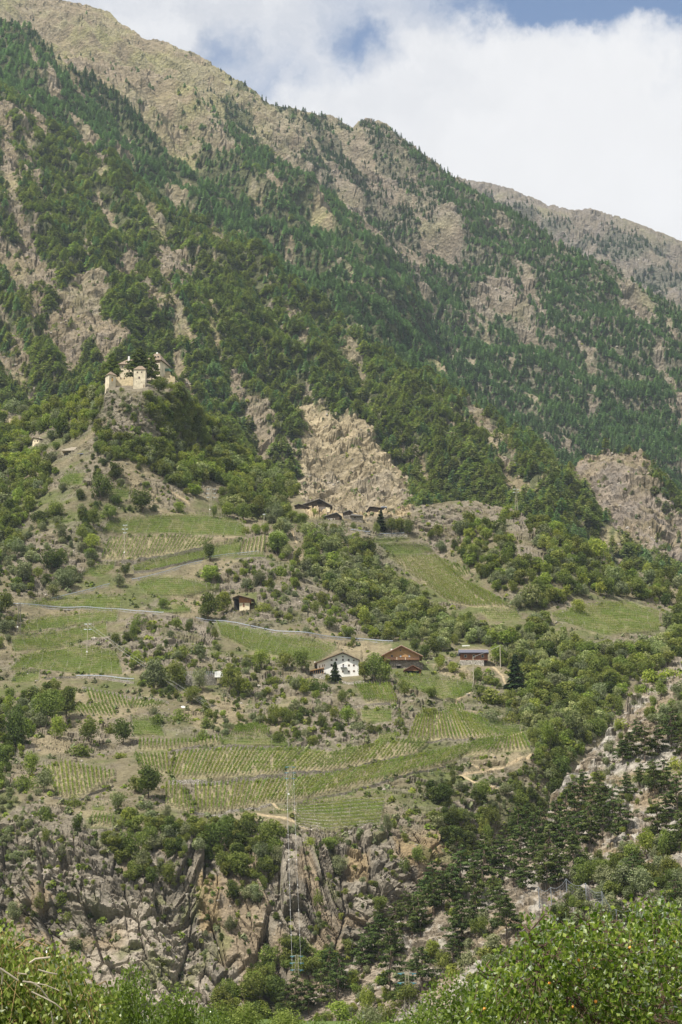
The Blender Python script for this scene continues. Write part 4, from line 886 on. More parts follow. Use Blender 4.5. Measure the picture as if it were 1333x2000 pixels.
# conifers of the mountain: one mesh each (a few pixels wide)
CON = {}
def stem(r=0.012, h=0.9): return MB().bar((0, 0, -0.05), (0, 0, h), r, r * 0.2, 4)
for key, mat, kd, wr in (('larch', M_LARCH, 'larch', 0.56), ('spruce', M_SPRUCE, 'spruce', 0.42), ('pine', M_PINEW, 'larch', 0.80)):
    CON[key] = [treemesh('mountain_' + key, crown_conifer(900 + 17 * i + len(key), wr * f, 270, kd), mat, stem()) for i, f in enumerate((0.9, 1.0, 1.12, 1.25))]
# broadleaf crowns and shrubs, several builds of each tone
BROAD = {}; SHRUB = {}
for j, key in enumerate('dmlgc'):
    BROAD[key] = []; SHRUB[key] = []
    for i in range(3):
        lm = limb_mesh(np.random.default_rng(i + 5 * j), [(0.2, 0.1, 0.6), (-0.2, 0, 0.65), (0, 0.2, 0.7)], 0.5)
        BROAD[key].append((leafmesh('tree_crown', crown_broadleaf(100 + 10 * j + i, (0.85, 1.0, 1.2)[i]), LEAF[key]), lm))
        SHRUB[key].append(leafmesh('shrub_leaves', crown_shrub(300 + 10 * j + i, (1.2, 1.5, 1.8)[i]), LEAF[key]))
def limb_obj_mesh(lm, mat):
    me = bpy.data.meshes.new('tree_trunk'); me.from_pydata(lm.v, [], lm.f); me.materials.append(mat); return me
TRUNKM = {k: [limb_obj_mesh(l, M_BARK) for _, l in v] for k, v in BROAD.items()}
WHOLE = {k: [treemesh('broadleaf_tree', crown_broadleaf(500 + 10 * j + i, (0.85, 1.05, 1.25)[i], 19, 1000, 0.06, 0.048, 0.45), LEAF[k], stem(0.02, 0.5)) for i in range(3)] for j, k in enumerate('dmlgc')}
# ------------------------------------------------------------------ labels that single each thing out
ORD = ['', 'second', 'third', 'fourth', 'fifth', 'sixth', 'seventh', 'eighth', 'ninth', 'tenth', 'eleventh', 'twelfth', 'thirteenth', 'fourteenth', 'fifteenth', 'sixteenth', 'seventeenth', 'eighteenth', 'nineteenth', 'twentieth']
def ordw(i):
    if i < len(ORD): return ORD[i]
    n = i + 1; t = ['', '', 'twenty', 'thirty', 'forty', 'fifty', 'sixty', 'seventy', 'eighty', 'ninety'][n // 10] if n < 100 else 'hundred'
    o = ['th', 'first', 'second', 'third', 'fourth', 'fifth', 'sixth', 'seventh', 'eighth', 'ninth'][n % 10]
    return (t[:-1] + 'ieth' if n % 10 == 0 else t + '-' + o)
_pending = []      # (object, description, plural noun, u, v)
def want_label(o, desc, u, v): _pending.append((o, desc, u, v))
def give_labels():
    groups = {}
    for o, desc, u, v in _pending:
        best = sorted(((math.hypot(u - a, v - b), nm, a, b) for nm, a, b in LANDMARKS))[0]
        d, nm, a, b = best; dx, dy = u - a, v - b
        if abs(dx) > 2.2 * abs(dy): wh = 'right of' if dx > 0 else 'left of'
        elif abs(dy) > 2.2 * abs(dx): wh = 'straight above' if dy < 0 else 'straight below'
        else: wh = ('above' if dy < 0 else 'below') + (' and right of' if dx > 0 else ' and left of')
        groups.setdefault((desc, wh, nm), []).append((d, o))
    for (desc, wh, nm), lst in groups.items():
        lst.sort(key=lambda t: t[0])
        for i, (d, o) in enumerate(lst):
            if len(lst) == 1: o['label'] = f'{desc} {wh} {nm}'
            else: o['label'] = f'{desc}, {(ordw(i) + " ") if i else ""}nearest {wh} {nm}'

# ------------------------------------------------------------------ where nothing may grow
plot_polys = [plot_poly(p) for p in PLOTS]
KG = 4
_gu, _gv = np.meshgrid(np.arange(-140, 1480, KG) + 0.0, np.arange(680, 2080, KG) + 0.0)
_keep = np.zeros(_gu.shape, bool)
for p in plot_polys: _keep |= inpoly(_gu, _gv, p)
for (a, b, c, d_) in KEEP: _keep |= (_gu > a) & (_gu < c) & (_gv > b) & (_gv < d_)
for nm, p in RAILS: _keep |= lined(_gu, _gv, p) < 4
for p in PATHS: _keep |= lined(_gu, _gv, p) < 4
def kept(u, v):
    i = np.clip(((v - 680) / KG).astype(int), 0, _keep.shape[0] - 1); j = np.clip(((u + 140) / KG).astype(int), 0, _keep.shape[1] - 1)
    return _keep[i, j] & (v > 680)
def free(u, v, w_, h_):
    r = np.ones(u.shape, bool)
    for du in (-0.4, 0, 0.4):
        for dv in (0.0, 0.4, 0.8, 1.0): r &= ~kept(u + du * w_, v - dv * h_)
    return r
def on_c(u, v): return (v > np.interp(u, Cc.us, Cc.tv)) & (u > 520)
def ground(u, v):
    u = np.atleast_1d(np.asarray(u, float)); v = np.atleast_1d(np.asarray(v, float))
    r = A.sample(u, v); m = on_c(u, v)
    if m.any(): r[m] = Cc.sample(u[m], v[m])
    return r

# ------------------------------------------------------------------ masses nobody would count, instanced on points
def mass(name, pts, rot, scl, idx, sources, kind='stuff'):
    """one stuff object: copies of the meshes of real plants at the given points"""
    me = bpy.data.meshes.new(name); me.vertices.add(len(pts)); me.vertices.foreach_set('co', np.asarray(pts, np.float32).ravel())
    a = me.attributes.new('rot', 'FLOAT', 'POINT'); a.data.foreach_set('value', np.asarray(rot, np.float32))
    a = me.attributes.new('scl', 'FLOAT_VECTOR', 'POINT'); a.data.foreach_set('vector', np.asarray(scl, np.float32).ravel())
    a = me.attributes.new('idx', 'INT', 'POINT'); a.data.foreach_set('value', np.asarray(idx, np.int32))
    o = link(name, me); tag(o, kind=kind)
    ng = bpy.data.node_groups.new(name, 'GeometryNodeTree')
    ng.interface.new_socket('Geometry', in_out='INPUT', socket_type='NodeSocketGeometry'); ng.interface.new_socket('Geometry', in_out='OUTPUT', socket_type='NodeSocketGeometry')
    gi = ng.nodes.new('NodeGroupInput'); go = ng.nodes.new('NodeGroupOutput'); join = ng.nodes.new('GeometryNodeJoinGeometry')
    def attr(nm, t):
        n = ng.nodes.new('GeometryNodeInputNamedAttribute'); n.data_type = t; n.inputs['Name'].default_value = nm
        return n.outputs['Attribute']
    r_ = ng.nodes.new('ShaderNodeCombineXYZ'); ng.links.new(attr('rot', 'FLOAT'), r_.inputs[2])
    for k, s in enumerate(sources):
        oi = ng.nodes.new('GeometryNodeObjectInfo'); oi.transform_space = 'ORIGINAL'; oi.inputs['Object'].default_value = s; oi.inputs['As Instance'].default_value = True
        cmp_ = ng.nodes.new('FunctionNodeCompare'); cmp_.data_type = 'INT'; cmp_.operation = 'EQUAL'; ng.links.new(attr('idx', 'INT'), cmp_.inputs[2]); cmp_.inputs[3].default_value = k
        ip = ng.nodes.new('GeometryNodeInstanceOnPoints')
        ng.links.new(gi.outputs[0], ip.inputs['Points']); ng.links.new(cmp_.outputs[0], ip.inputs['Selection']); ng.links.new(oi.outputs['Geometry'], ip.inputs['Instance'])
        ng.links.new(r_.outputs[0], ip.inputs['Rotation']); ng.links.new(attr('scl', 'FLOAT_VECTOR'), ip.inputs['Scale'])
        ng.links.new(ip.outputs[0], join.inputs[0])
    ng.links.new(join.outputs[0], go.inputs[0])
    md = o.modifiers.new('copies', 'NODES'); md.node_group = ng
    return o

# ------------------------------------------------------------------ the mountain forest
rng = np.random.default_rng(20)
rec = []     # u, v, P, height m, kind index, variant
KINDS_ = ['larch', 'spruce', 'pine']
FRONT = {'B1': A_TOP, 'B2': R1, 'B3': R2, 'B5': None, 'B6': None, 'K': A_TOP}
def scatter_land(key, land, cell, dens, hm, mixk, seed, top_off=0):
    r = np.random.default_rng(seed)
    us = np.arange(-130, 1465, cell); vs_ = np.arange(-90, 1230, cell * 0.85)
    U, V = np.meshgrid(us, vs_); U = U.ravel() + r.uniform(-0.5, 0.5, U.size) * cell; V = V.ravel() + r.uniform(-0.5, 0.5, V.size) * cell * 0.85
    ok = land.covers(U, V - top_off); U, V = U[ok], V[ok]
    k = dens(U, V); ok = r.random(len(U)) < k; U, V, k = U[ok], V[ok], k[ok]
    # drop what lies well behind the landform in front
    fr = np.full(len(U), 5000.0)
    for other in {'B1': ('A',), 'K': ('A', 'B1'), 'B2': ('B1',), 'B3': ('B2', 'B1'), 'B5': ('B3', 'B2', 'B1', 'K'), 'B6': ('B5',)}[key]:
        L = LANDS[other]; fr = np.minimum(fr, np.interp(U, L.us, L.tv))
    ok = V < fr + 45; U, V, k = U[ok], V[ok], k[ok]
    P_ = land.sample(U, V)
    h = hm(U, V, k, r); kd = mixk(U, V, r)
    for i in range(len(U)): rec.append((U[i], V[i], P_[i], h[i], kd[i], int(r.integers(0, 4)), key))
def hm(lo, hi):
    return lambda U, V, k, r: 0.87 * (lo * 0.8 + (hi * 1.12 - lo * 0.8) * r.random(len(U)) ** 1.3) * (0.62 + 0.38 * np.clip(k, 0, 1)) * (1 + 0.15 * fbm(U / 40, V / 40, 2, 777))
def mixer(pl_, ps, pp):
    def f(U, V, r):
        n = fbm(U / 60, V / 60, 3, 888) * 0.9; a = r.random(len(U)) + n * 0.5
        return np.where(a < pl_, 0, np.where(a < pl_ + ps, 1, 2))
    return f
def mix5(U, V, r):
    f = sst(polyd(U, V, FOREST5), -10, 30); a = r.random(len(U)); return np.where(a < 0.12 + 0.84 * f, 0, 1)
def mix2(U, V, r):
    d = V - pl(R2, U); a = r.random(len(U)); return np.where((d < 26) & (U < 340), np.where(a < 0.8, 1, 0), np.where(a < 0.93, 0, 1))
scatter_land('B6', B6, 6.0, lambda U, V: forest_density('B6', U, V), hm(11, 18), lambda U, V, r: np.ones(len(U), int), 31)
scatter_land('B5', B5, 5.6, lambda U, V: forest_density('B5', U, V), hm(9, 15), mix5, 32)
scatter_land('B3', B3, 5.7, lambda U, V: forest_density('B3', U, V), hm(10, 16), mixer(0.9, 0.08, 0.02), 33)
scatter_land('B2', B2, 6.0, lambda U, V: forest_density('B2', U, V), hm(10, 16), mix2, 34)
scatter_land('B1', B1, 7.0, lambda U, V: forest_density('B1', U, V), hm(8, 14.5), mixer(0.15, 0.10, 0.75), 35)
def knob_d(U, V):
    e = V - pl(KT, U)
    k = 0.95 * sst(U, 1262, 1285) * sst(60 - (V - pl(KT, U)), 0, 30) + 0.9 * sst(8 - e, 0, 4) * (U > 1145) + 0.9 * sst(1135 - U, 0, 20) * sst(30 - e, 0, 20)
    return np.maximum(k, 0.05 + 0.12 * (V > 1040))
scatter_land('K', K_, 7.5, knob_d, hm(5, 12), lambda U, V, r: np.where(r.random(len(U)) < 0.8, 2, 0), 36)
# shade-side conifers fill the screen unevenly: the 300 that show largest are things of their own
def screen_h(q): return q[3] / q[2][1]
FV = [L for L in (A,)]
def visible(q):
    u, v, key = q[0], q[1], q[6]
    if not (0 < u < 1333 and v - screen_h(q) * PX_F > 0): return False
    for other in {'B1': ('A',), 'K': ('A', 'B1'), 'B2': ('B1',), 'B3': ('B2', 'B1'), 'B5': ('B3', 'B2', 'B1', 'K'), 'B6': ('B5',)}[key]:
        if v > np.interp(u, LANDS[other].us, LANDS[other].tv) - 1: return False
    return True
order = sorted(range(len(rec)), key=lambda i: -(screen_h(rec[i]) + (0 if visible(rec[i]) else -1)))
IND = {0: 'larch_tree', 1: 'spruce_tree', 2: 'pine_tree'}
DESC = {0: ('tall fresh green larch', 'fresh green larch', 'small fresh green larch'), 1: ('tall blackish spruce', 'blackish green spruce', 'small dark spruce'), 2: ('tall olive green pine', 'olive green mountain pine', 'small olive green pine')}
quota = {0: 230, 1: 120, 2: 290}; cnt = {0: 0, 1: 0, 2: 0}; chosen = set(); src = {}
rr = np.random.default_rng(5)
for i in order:
    q = rec[i]; kd = q[4]
    if not visible(q) or cnt[kd] >= quota[kd]: continue
    cnt[kd] += 1; chosen.add(i)
    o = bpy.data.objects.new(IND[kd], CON[KINDS_[kd]][q[5]]); COL.objects.link(o)
    o.location = q[2] - np.array([0, 0, 0.3]); o.scale = (q[3], q[3], q[3]); o.rotation_euler = (rr.normal(0, 0.03), rr.normal(0, 0.03), rr.random() * 6.28)
    sz = 0 if q[3] > 14 else (1 if q[3] > 11 else 2)
    tag(o, cat='tree', group={0: 'larches on the mountain', 1: 'spruces on the mountain', 2: 'pines on the mountain'}[kd]); want_label(o, DESC[kd][sz], q[0], q[1])
    src.setdefault((kd, q[5]), o)
rest = [rec[i] for i in range(len(rec)) if i not in chosen]
keys = sorted(src); kidx = {k: i for i, k in enumerate(keys)}
rest = [q for q in rest if (q[4], q[5]) in kidx]
mass('mountain_forest', np.array([q[2] - np.array([0, 0, 0.3]) for q in rest]), rr.random(len(rest)) * 6.28,
     np.array([(q[3] * s, q[3] * s, q[3]) for q, s in zip(rest, rr.uniform(0.85, 1.2, len(rest)))]), [kidx[(q[4], q[5])] for q in rest], [src[k] for k in keys])
print('conifers', len(rec), cnt)

# ------------------------------------------------------------------ broadleaf trees of the near hill
DENS = [  # polygon, density, mean crown px, tones
 ([(-140,815),(0,800),(60,815),(110,800),(195,765),(200,800),(190,830),(130,880),(100,950),(60,1000),(30,1070),(0,1100),(-140,1150)], 0.97, 30, 'mmdlggl'),
 ([(285,775),(350,765),(440,850),(600,960),(596,1005),(560,1010),(545,1030),(500,1020),(470,1000),(430,995),(400,985),(330,950),(300,930),(250,905),(200,900),(160,885),(190,840),(240,870),(320,870)], 0.97, 28, 'mmdlgm'),
 ([(330,890),(420,880),(520,925),(590,975),(560,1010),(430,1000),(350,960)], 0.6, 34, 'lmdc'),
 ([(545,1035),(640,1020),(680,1040),(720,1060),(740,1090),(800,1140),(860,1190),(920,1200),(970,1222),(1060,1225),(1090,1215),(1150,1245),(1250,1242),(1333,1200),(1480,1200),(1480,1300),(1290,1310),(1225,1350),(1200,1410),(1165,1440),(1120,1490),(1085,1560),(1050,1500),(1040,1450),(1020,1395),(960,1345),(975,1300),(960,1290),(960,1262),(890,1262),(860,1280),(830,1265),(800,1255),(720,1245),(690,1190),(640,1170),(600,1120),(560,1090),(520,1085)], 0.98, 32, 'mgmldcgmc'),
 ([(640,1100),(720,1110),(860,1210),(960,1230),(960,1262),(800,1240),(700,1200)], 0.8, 30, 'gcgm'),
 ([(880,1060),(960,1000),(1060,1030),(1150,1070),(1290,1125),(1480,1150),(1480,1200),(1333,1190),(1230,1175),(1140,1170),(1060,1195),(1000,1190),(930,1130)], 0.62, 30, 'mgdlm'),
 ([(0,1100),(60,1010),(200,1000),(195,1040),(190,1120),(130,1160),(60,1175),(-140,1200),(-140,1100)], 0.42, 26, 'gmgd'),
 ([(-140,1170),(20,1175),(40,1210),(30,1260),(-140,1330)], 0.6, 28, 'mdg'),
 ([(-140,1345),(0,1345),(140,1335),(150,1400),(60,1440),(40,1500),(0,1560),(-140,1600)], 0.6, 30, 'mdlg'),
 ([(0,1530),(80,1560),(130,1600),(90,1680),(0,1720),(-140,1700),(-140,1560)], 0.4, 24, 'gmg'),
 ([(150,1620),(240,1600),(330,1590),(400,1600),(520,1610),(560,1640),(540,1700),(480,1790),(440,1740),(420,1660),(330,1700),(300,1740),(260,1740),(230,1680)], 0.6, 30, 'mdmg'),
 ([(830,1550),(900,1530),(960,1540),(1060,1560),(1080,1580),(980,1660),(920,1700),(860,1640)], 0.6, 26, 'mdgd'),
 ([(930,1370),(1000,1380),(1050,1440),(1080,1560),(1040,1560),(960,1520),(1030,1480),(1020,1420)], 0.45, 24, 'mgm'),
 ([(230,1215),(440,1220),(600,1300),(640,1350),(560,1420),(420,1400),(330,1380),(260,1340),(240,1270)], 0.30, 22, 'mgdl'),
 ([(400,1400),(800,1380),(800,1440),(560,1445),(430,1440)], 0.30, 20, 'gmd'),
 ([(360,1090),(560,1090),(680,1190),(760,1240),(560,1220),(430,1180)], 0.30, 20, 'gml'),
 ([(200,880),(340,930),(380,1000),(240,1010),(150,1000),(130,900)], 0.16, 20, 'gmd'),
 ([(0,1620),(560,1620),(760,1610),(900,1700),(640,1920),(500,2000),(-140,2000),(-140,1620)], 0.055, 18, 'mgmd'),
 ([(820,1480),(1060,1490),(1070,1570),(960,1600),(800,1560)], 0.22, 18, 'mgd'),
 ([(205,770),(290,768),(340,800),(350,880),(210,880)], 0.22, 20, 'mdg'),
 ([(295,762),(352,770),(400,840),(350,890),(310,830)], 0.8, 24, 'lmlm'),
 ([(560,1850),(700,1880),(760,2060),(380,2060),(430,1950)], 0.6, 34, 'mdlm'),
]
CD = [  # on the near slope
 ([(1080,1575),(1140,1500),(1200,1440),(1225,1400),(1260,1440),(1220,1500),(1150,1540)], 0.30, 20, 'gml'),
 ([(1140,1690),(1333,1640),(1480,1640),(1480,2060),(1000,2060),(900,1960),(960,1860),(1050,1840),(1120,1750)], 0.7, 34, 'gmgd'),
 ([(1240,1330),(1333,1290),(1480,1220),(1480,1460),(1300,1460),(1260,1400)], 0.35, 26, 'gml'),
 ([(640,1930),(760,1850),(900,1740),(980,1720),(960,1860),(800,1960),(760,2060),(560,2060)], 0.22, 26, 'mlg'),
 ([(1080,1600),(1333,1480),(1480,1480),(1480,1680),(1140,1690)], 0.16, 22, 'mlg'),
]
brec = []
def scatter_green(table, cell0, seed, cside):
    r = np.random.default_rng(seed)
    for poly, dens, px, tones in table:
        a = np.array(poly); x0, y0 = a.min(0); x1, y1 = a.max(0); cell = px * 0.5
        U, V = np.meshgrid(np.arange(max(-130, x0), min(1460, x1), cell), np.arange(y0, y1, cell * 0.5))
        U = U.ravel() + r.uniform(-.5, .5, U.size) * cell; V = V.ravel() + r.uniform(-.5, .5, V.size) * cell * 0.5
        n = fbm(U / 34, V / 26, 3, seed + 3)
        ok = inpoly(U + 8 * n, V + 8 * n, poly) & (r.random(len(U)) < (dens if dens > 0.9 else np.clip(dens * 0.82 * (1 + 1.9 * n), 0, 1)))
        ok &= (on_c(U, V) == cside)
        if not cside: ok &= A.covers(U, V - 2)
        U, V = U[ok], V[ok]
        hh = px * r.uniform(0.45, 1.25, len(U)) * (1.0 if dens > 0.5 else 0.75); ww = hh * r.uniform(0.85, 1.35, len(U))
        ok = free(U, V, ww, hh); U, V, hh, ww = U[ok], V[ok], hh[ok], ww[ok]
        tn = fbm(U / 50, V / 40, 2, seed + 9) * 1.2 + r.random(len(U))
        for i in range(len(U)):
            brec.append((U[i], V[i], ww[i], hh[i], tones[int(np.clip(tn[i], 0, 0.999) * len(tones))]))
scatter_green(DENS, 1, 61, False); scatter_green(CD, 1, 62, True)
TONE = {'d': 'dark green', 'm': 'mid green', 'l': 'bright yellowish green', 'g': 'dull grey-green', 'c': 'cream-flowering green', 'p': 'blackish green'}
B_P = ground([b[0] for b in brec], [b[1] for b in brec])
def size_word(h): return 'big ' if h > 46 else ('' if h > 26 else 'small ')
# the big trees that the photograph shows one by one
r8 = np.random.default_rng(8)
big = TREES + RSHRUB
bp = ground([t[0] for t in big], [t[1] for t in big])
for (u, v, w_, h_, tone), p in zip(big, bp):
    s = p[1] / PX_F; H = h_ * s; W_ = w_ * s; k = int(r8.integers(0, 3))
    if tone == 'p':
        o = thing('fir_tree', p - np.array([0, 0, 0.3]), None, 'tree', 'firs among the farms'); want_label(o, 'blackish green pointed fir', u, v)
        V_, Q_, t_ = crown_conifer(int(u), 0.55, 900, 'spruce'); c = link('crown', leafmesh('crown', (V_, Q_, t_), LEAF['p']), o); c.scale = (H, H, H)
        tr = MB().bar((0, 0, -0.03 * H), (0, 0, 0.9 * H), 0.02 * H, 0.004 * H, 6).obj('trunk', M_BARK, o); continue
    bush = H < 5.2 or h_ < w_ * 0.72
    o = thing('shrub' if bush else 'broadleaf_tree', p - np.array([0, 0, 0.25]), None, 'shrub' if bush else 'tree', 'shrubs on the hill' if bush else 'broadleaf trees on the hill', r8.random() * 6.28)
    want_label(o, size_word(h_) + TONE[tone] + (' rounded shrub' if bush else ' broadleaf tree'), u, v)
    if bush:
        wr = (1.2, 1.5, 1.8)[k]; c = link('foliage', SHRUB[tone][k], o); c.scale = (W_ / wr, W_ / wr, H)
        MB().bar((0, 0, -0.3), (0.1, 0, H * 0.45), 0.07, 0.03, 5).bar((0, 0, -0.2), (-0.35, 0.1, H * 0.4), 0.05, 0.02, 5).obj('stem', M_BARK, o)
    else:
        wr = (0.85, 1.0, 1.2)[k]; c = link('crown', BROAD[tone][k][0], o); c.scale = (W_ / wr, W_ / wr, H)
        c = link('trunk', TRUNKM[tone][k], o); c.scale = (H, H, H)
nbig = len([1 for b in big])
# further individuals, then the rest as undergrowth of the wood
vis = [i for i, b in enumerate(brec) if -5 < b[0] < 1338 and b[1] < 2010 and b[1] - b[3] > 0]
vis.sort(key=lambda i: -brec[i][3] * brec[i][2])
bsrc = {}; bch = set(); nt = 0
for i in vis:
    if nt >= 130: break
    u, v, w_, h_, tone = brec[i]; p = B_P[i]; s = p[1] / PX_F; k = int(r8.integers(0, 3)); wr = (0.85, 1.05, 1.25)[k]
    o = bpy.data.objects.new('broadleaf_tree', WHOLE[tone][k]); COL.objects.link(o); o.location = p - np.array([0, 0, 0.3]); o.scale = (w_ * s / wr, w_ * s / wr, h_ * s); o.rotation_euler = (0, 0, r8.random() * 6.28)
    tag(o, cat='tree', group='broadleaf trees on the hill'); want_label(o, size_word(h_) + TONE[tone] + ' crown in the wood', u, v)
    bsrc.setdefault((tone, k), o); bch.add(i); nt += 1
for tone in 'dmlgc':          # every tone and build stands at least once
    for k in range(3):
        if (tone, k) in bsrc: continue
        i = next(j for j in vis if j not in bch and brec[j][4] == tone); u, v, w_, h_, _ = brec[i]; p = B_P[i]; s = p[1] / PX_F; wr = (0.85, 1.05, 1.25)[k]
        o = bpy.data.objects.new('broadleaf_tree', WHOLE[tone][k]); COL.objects.link(o); o.location = p - np.array([0, 0, 0.3]); o.scale = (w_ * s / wr, w_ * s / wr, h_ * s)
        tag(o, cat='tree', group='broadleaf trees on the hill'); want_label(o, size_word(h_) + TONE[tone] + ' crown in the wood', u, v); bsrc[(tone, k)] = o; bch.add(i)
bk = sorted(bsrc); bki = {k: i for i, k in enumerate(bk)}
rb = [i for i in range(len(brec)) if i not in bch]
kk = r8.integers(0, 3, len(rb)); wrs = np.array((0.85, 1.05, 1.25))[kk]
mass('hillside_wood', B_P[rb] - np.array([0, 0, 0.3]), r8.random(len(rb)) * 6.28,
     np.array([(brec[i][2] * B_P[i][1] / PX_F / w_, brec[i][2] * B_P[i][1] / PX_F / w_, brec[i][3] * B_P[i][1] / PX_F) for i, w_ in zip(rb, wrs)]),
     [bki[(brec[i][4], int(k))] for i, k in zip(rb, kk)], [bsrc[k] for k in bk])
print('broadleaf', len(brec), 'big', nbig)

# ------------------------------------------------------------------ pines of the near slope
PV = [pine_pads(700 + i) for i in range(6)]
PM = [leafmesh('pine_crown', (a, b, c), M_NEARPINE) for a, b, c, e in PV]
PT = [limb_obj_mesh(limb_mesh(np.random.default_rng(i), e, 0.93, 0.017, 0.012), M_BARKR) for i, (a, b, c, e) in enumerate(PV)]
pp = ground([q[0] for q in PINES], [q[1] for q in PINES])
for i, ((u, v, h_), p) in enumerate(zip(PINES, pp)):
    H = h_ * p[1] / PX_F * r8.uniform(0.92, 1.1); k = i % 6
    o = thing('black_pine', p - np.array([0, 0, 0.2]), None, 'tree', 'pines on the scree slope', r8.random() * 6.28); o.rotation_euler[0] = r8.normal(0, 0.04)
    want_label(o, ('tall ' if h_ > 78 else ('' if h_ > 62 else 'low ')) + 'dark bare-stemmed pine', u, v)
    c = link('crown', PM[k], o); c.scale = (H * 1.1, H * 1.1, H); c = link('trunk', PT[k], o); c.scale = (H, H, H)

# ------------------------------------------------------------------ scrub, tufts and stones strewn on the open ground
def small_mesh(seed, mat, n=26, s=0.28):
    r = np.random.default_rng(seed); d = r.normal(size=(n, 3)); d[:, 2] = abs(d[:, 2]); d /= np.linalg.norm(d, axis=1, keepdims=True)
    C = d * np.array([0.5, 0.5, 0.8]) * r.uniform(0.5, 1.0, (n, 1)); V, Q = leaf_quads(r, C, d + r.normal(size=(n, 3)) * 0.4, s); return mesh_np('scrub_bush', V, Q, [mat], tint=r.random(n))
def stone_mesh(seed, mat):
    r = np.random.default_rng(seed); import bmesh
    bm = bmesh.new(); bmesh.ops.create_icosphere(bm, subdivisions=1, radius=0.5)
    for vv in bm.verts: vv.co *= r.uniform(0.65, 1.15); vv.co.z *= 0.7; vv.co.x *= 1.2
    me = bpy.data.meshes.new('stone'); bm.to_mesh(me); bm.free(); me.materials.append(mat); return me
M_STONE = mat_solid('loose_stone', (0.30, 0.27, 0.23), 0.9, 0.9, 0.45); M_STONE2 = mat_solid('loose_stone_brown', (0.22, 0.185, 0.145), 0.9, 0.9, 0.4)
scr = []
def strew(land, n, seed, dens, smin, smax, cls):
    r = np.random.default_rng(seed); U = r.uniform(-130, 1460, n); V = r.uniform(-60, 2060, n)
    ok = land.covers(U, V); U, V = U[ok], V[ok]
    if land is A: ok = (~on_c(U, V)) & (~kept(U, V)); U, V = U[ok], V[ok]
    ok = r.random(len(U)) < dens(U, V); U, V = U[ok], V[ok]; P_ = land.sample(U, V)
    sc = smin + (smax - smin) * r.random(len(U)) ** 2.5
    for i in range(len(U)): scr.append((P_[i], sc[i], cls, U[i], V[i]))
nz = lambda U, V, s: sst(fbm(U / 26, V / 20, 3, s), -0.25, 0.3)
strew(A, 80000, 91, lambda U, V: (0.35 + 0.65 * nz(U, V, 92)) * (0.55 + 0.0 * U) * np.where(V > 1640, 0.22, 1), 0.5, 2.8, 'g')
strew(A, 26000, 93, lambda U, V: nz(U, V, 94) * np.where(V > 1640, 0.3, 0.8), 0.35, 1.7, 's')
strew(Cc, 34000, 95, lambda U, V: nz(U, V, 96) * 0.9 * (U > 540), 0.3, 1.5, 's')
strew(Cc, 9000, 97, lambda U, V: nz(U, V, 98) * (U > 540), 0.4, 1.8, 'g')
strew(K_, 16000, 99, lambda U, V: 0.9 + 0 * U, 1.0, 5.0, 's'); strew(K_, 14000, 100, lambda U, V: 0.6 * nz(U, V, 101), 1.0, 5.0, 'g')
strew(B1, 42000, 102, lambda U, V: (1 - sst(forest_density('B1', U, V), 0.3, 0.9)) * 0.9, 0.8, 3.5, 's'); strew(B1, 42000, 103, lambda U, V: (1 - sst(forest_density('B1', U, V), 0.3, 0.9)) * 0.6, 0.9, 4.2, 'g')
strew(B5, 42000, 104, lambda U, V: 0.5 * nz(U, V, 105), 1.5, 5.5, 's'); strew(B5, 42000, 106, lambda U, V: 0.4 * nz(U, V, 107), 1.0, 4.5, 'g'); strew(B6, 20000, 108, lambda U, V: 0.5 + 0 * U, 2, 7, 's')
SG = [small_mesh(800 + i, LEAF[k]) for i, k in enumerate('gmldg')]
SS = [stone_mesh(820 + i, M_STONE if i % 2 else M_STONE2) for i in range(4)]
# the first of each build is placed as an object of its own, the rest as one mass
gs = [q for q in scr if q[2] == 'g']; ss = [q for q in scr if q[2] == 's']
def first(lst, meshes, name, cat, desc, group):
    c = sorted([i for i, q in enumerate(lst) if 0 < q[3] < 1333 and 1000 < q[4] < 1900], key=lambda i: -lst[i][1]); out = []
    for j, me in enumerate(meshes):
        q = lst[c[j]]; o = bpy.data.objects.new(name, me); COL.objects.link(o); o.location = q[0] - np.array([0, 0, 0.05]); o.scale = (q[1],) * 3; o.rotation_euler = (0, 0, j * 1.3)
        tag(o, cat=cat, group=group); want_label(o, desc, q[3], q[4]); out.append(o)
    used = set(c[:len(meshes)]); return out, [q for i, q in enumerate(lst) if i not in used]
go_, gs = first(gs, SG, 'low_bush', 'shrub', 'knee-high scrubby bush on open ground', 'low scrub bushes')
so_, ss = first(ss, SS, 'boulder', 'rock', 'loose grey-brown boulder', 'loose boulders')
mass('undergrowth', np.array([q[0] for q in gs]), r8.random(len(gs)) * 6.28, np.array([(q[1], q[1], q[1] * 0.9) for q in gs]), r8.integers(0, 5, len(gs)), go_)
mass('rubble', np.array([q[0] for q in ss]), r8.random(len(ss)) * 6.28, np.array([(q[1], q[1], q[1]) for q in ss]), r8.integers(0, 4, len(ss)), so_)
print('scrub', len(gs), 'stones', len(ss))
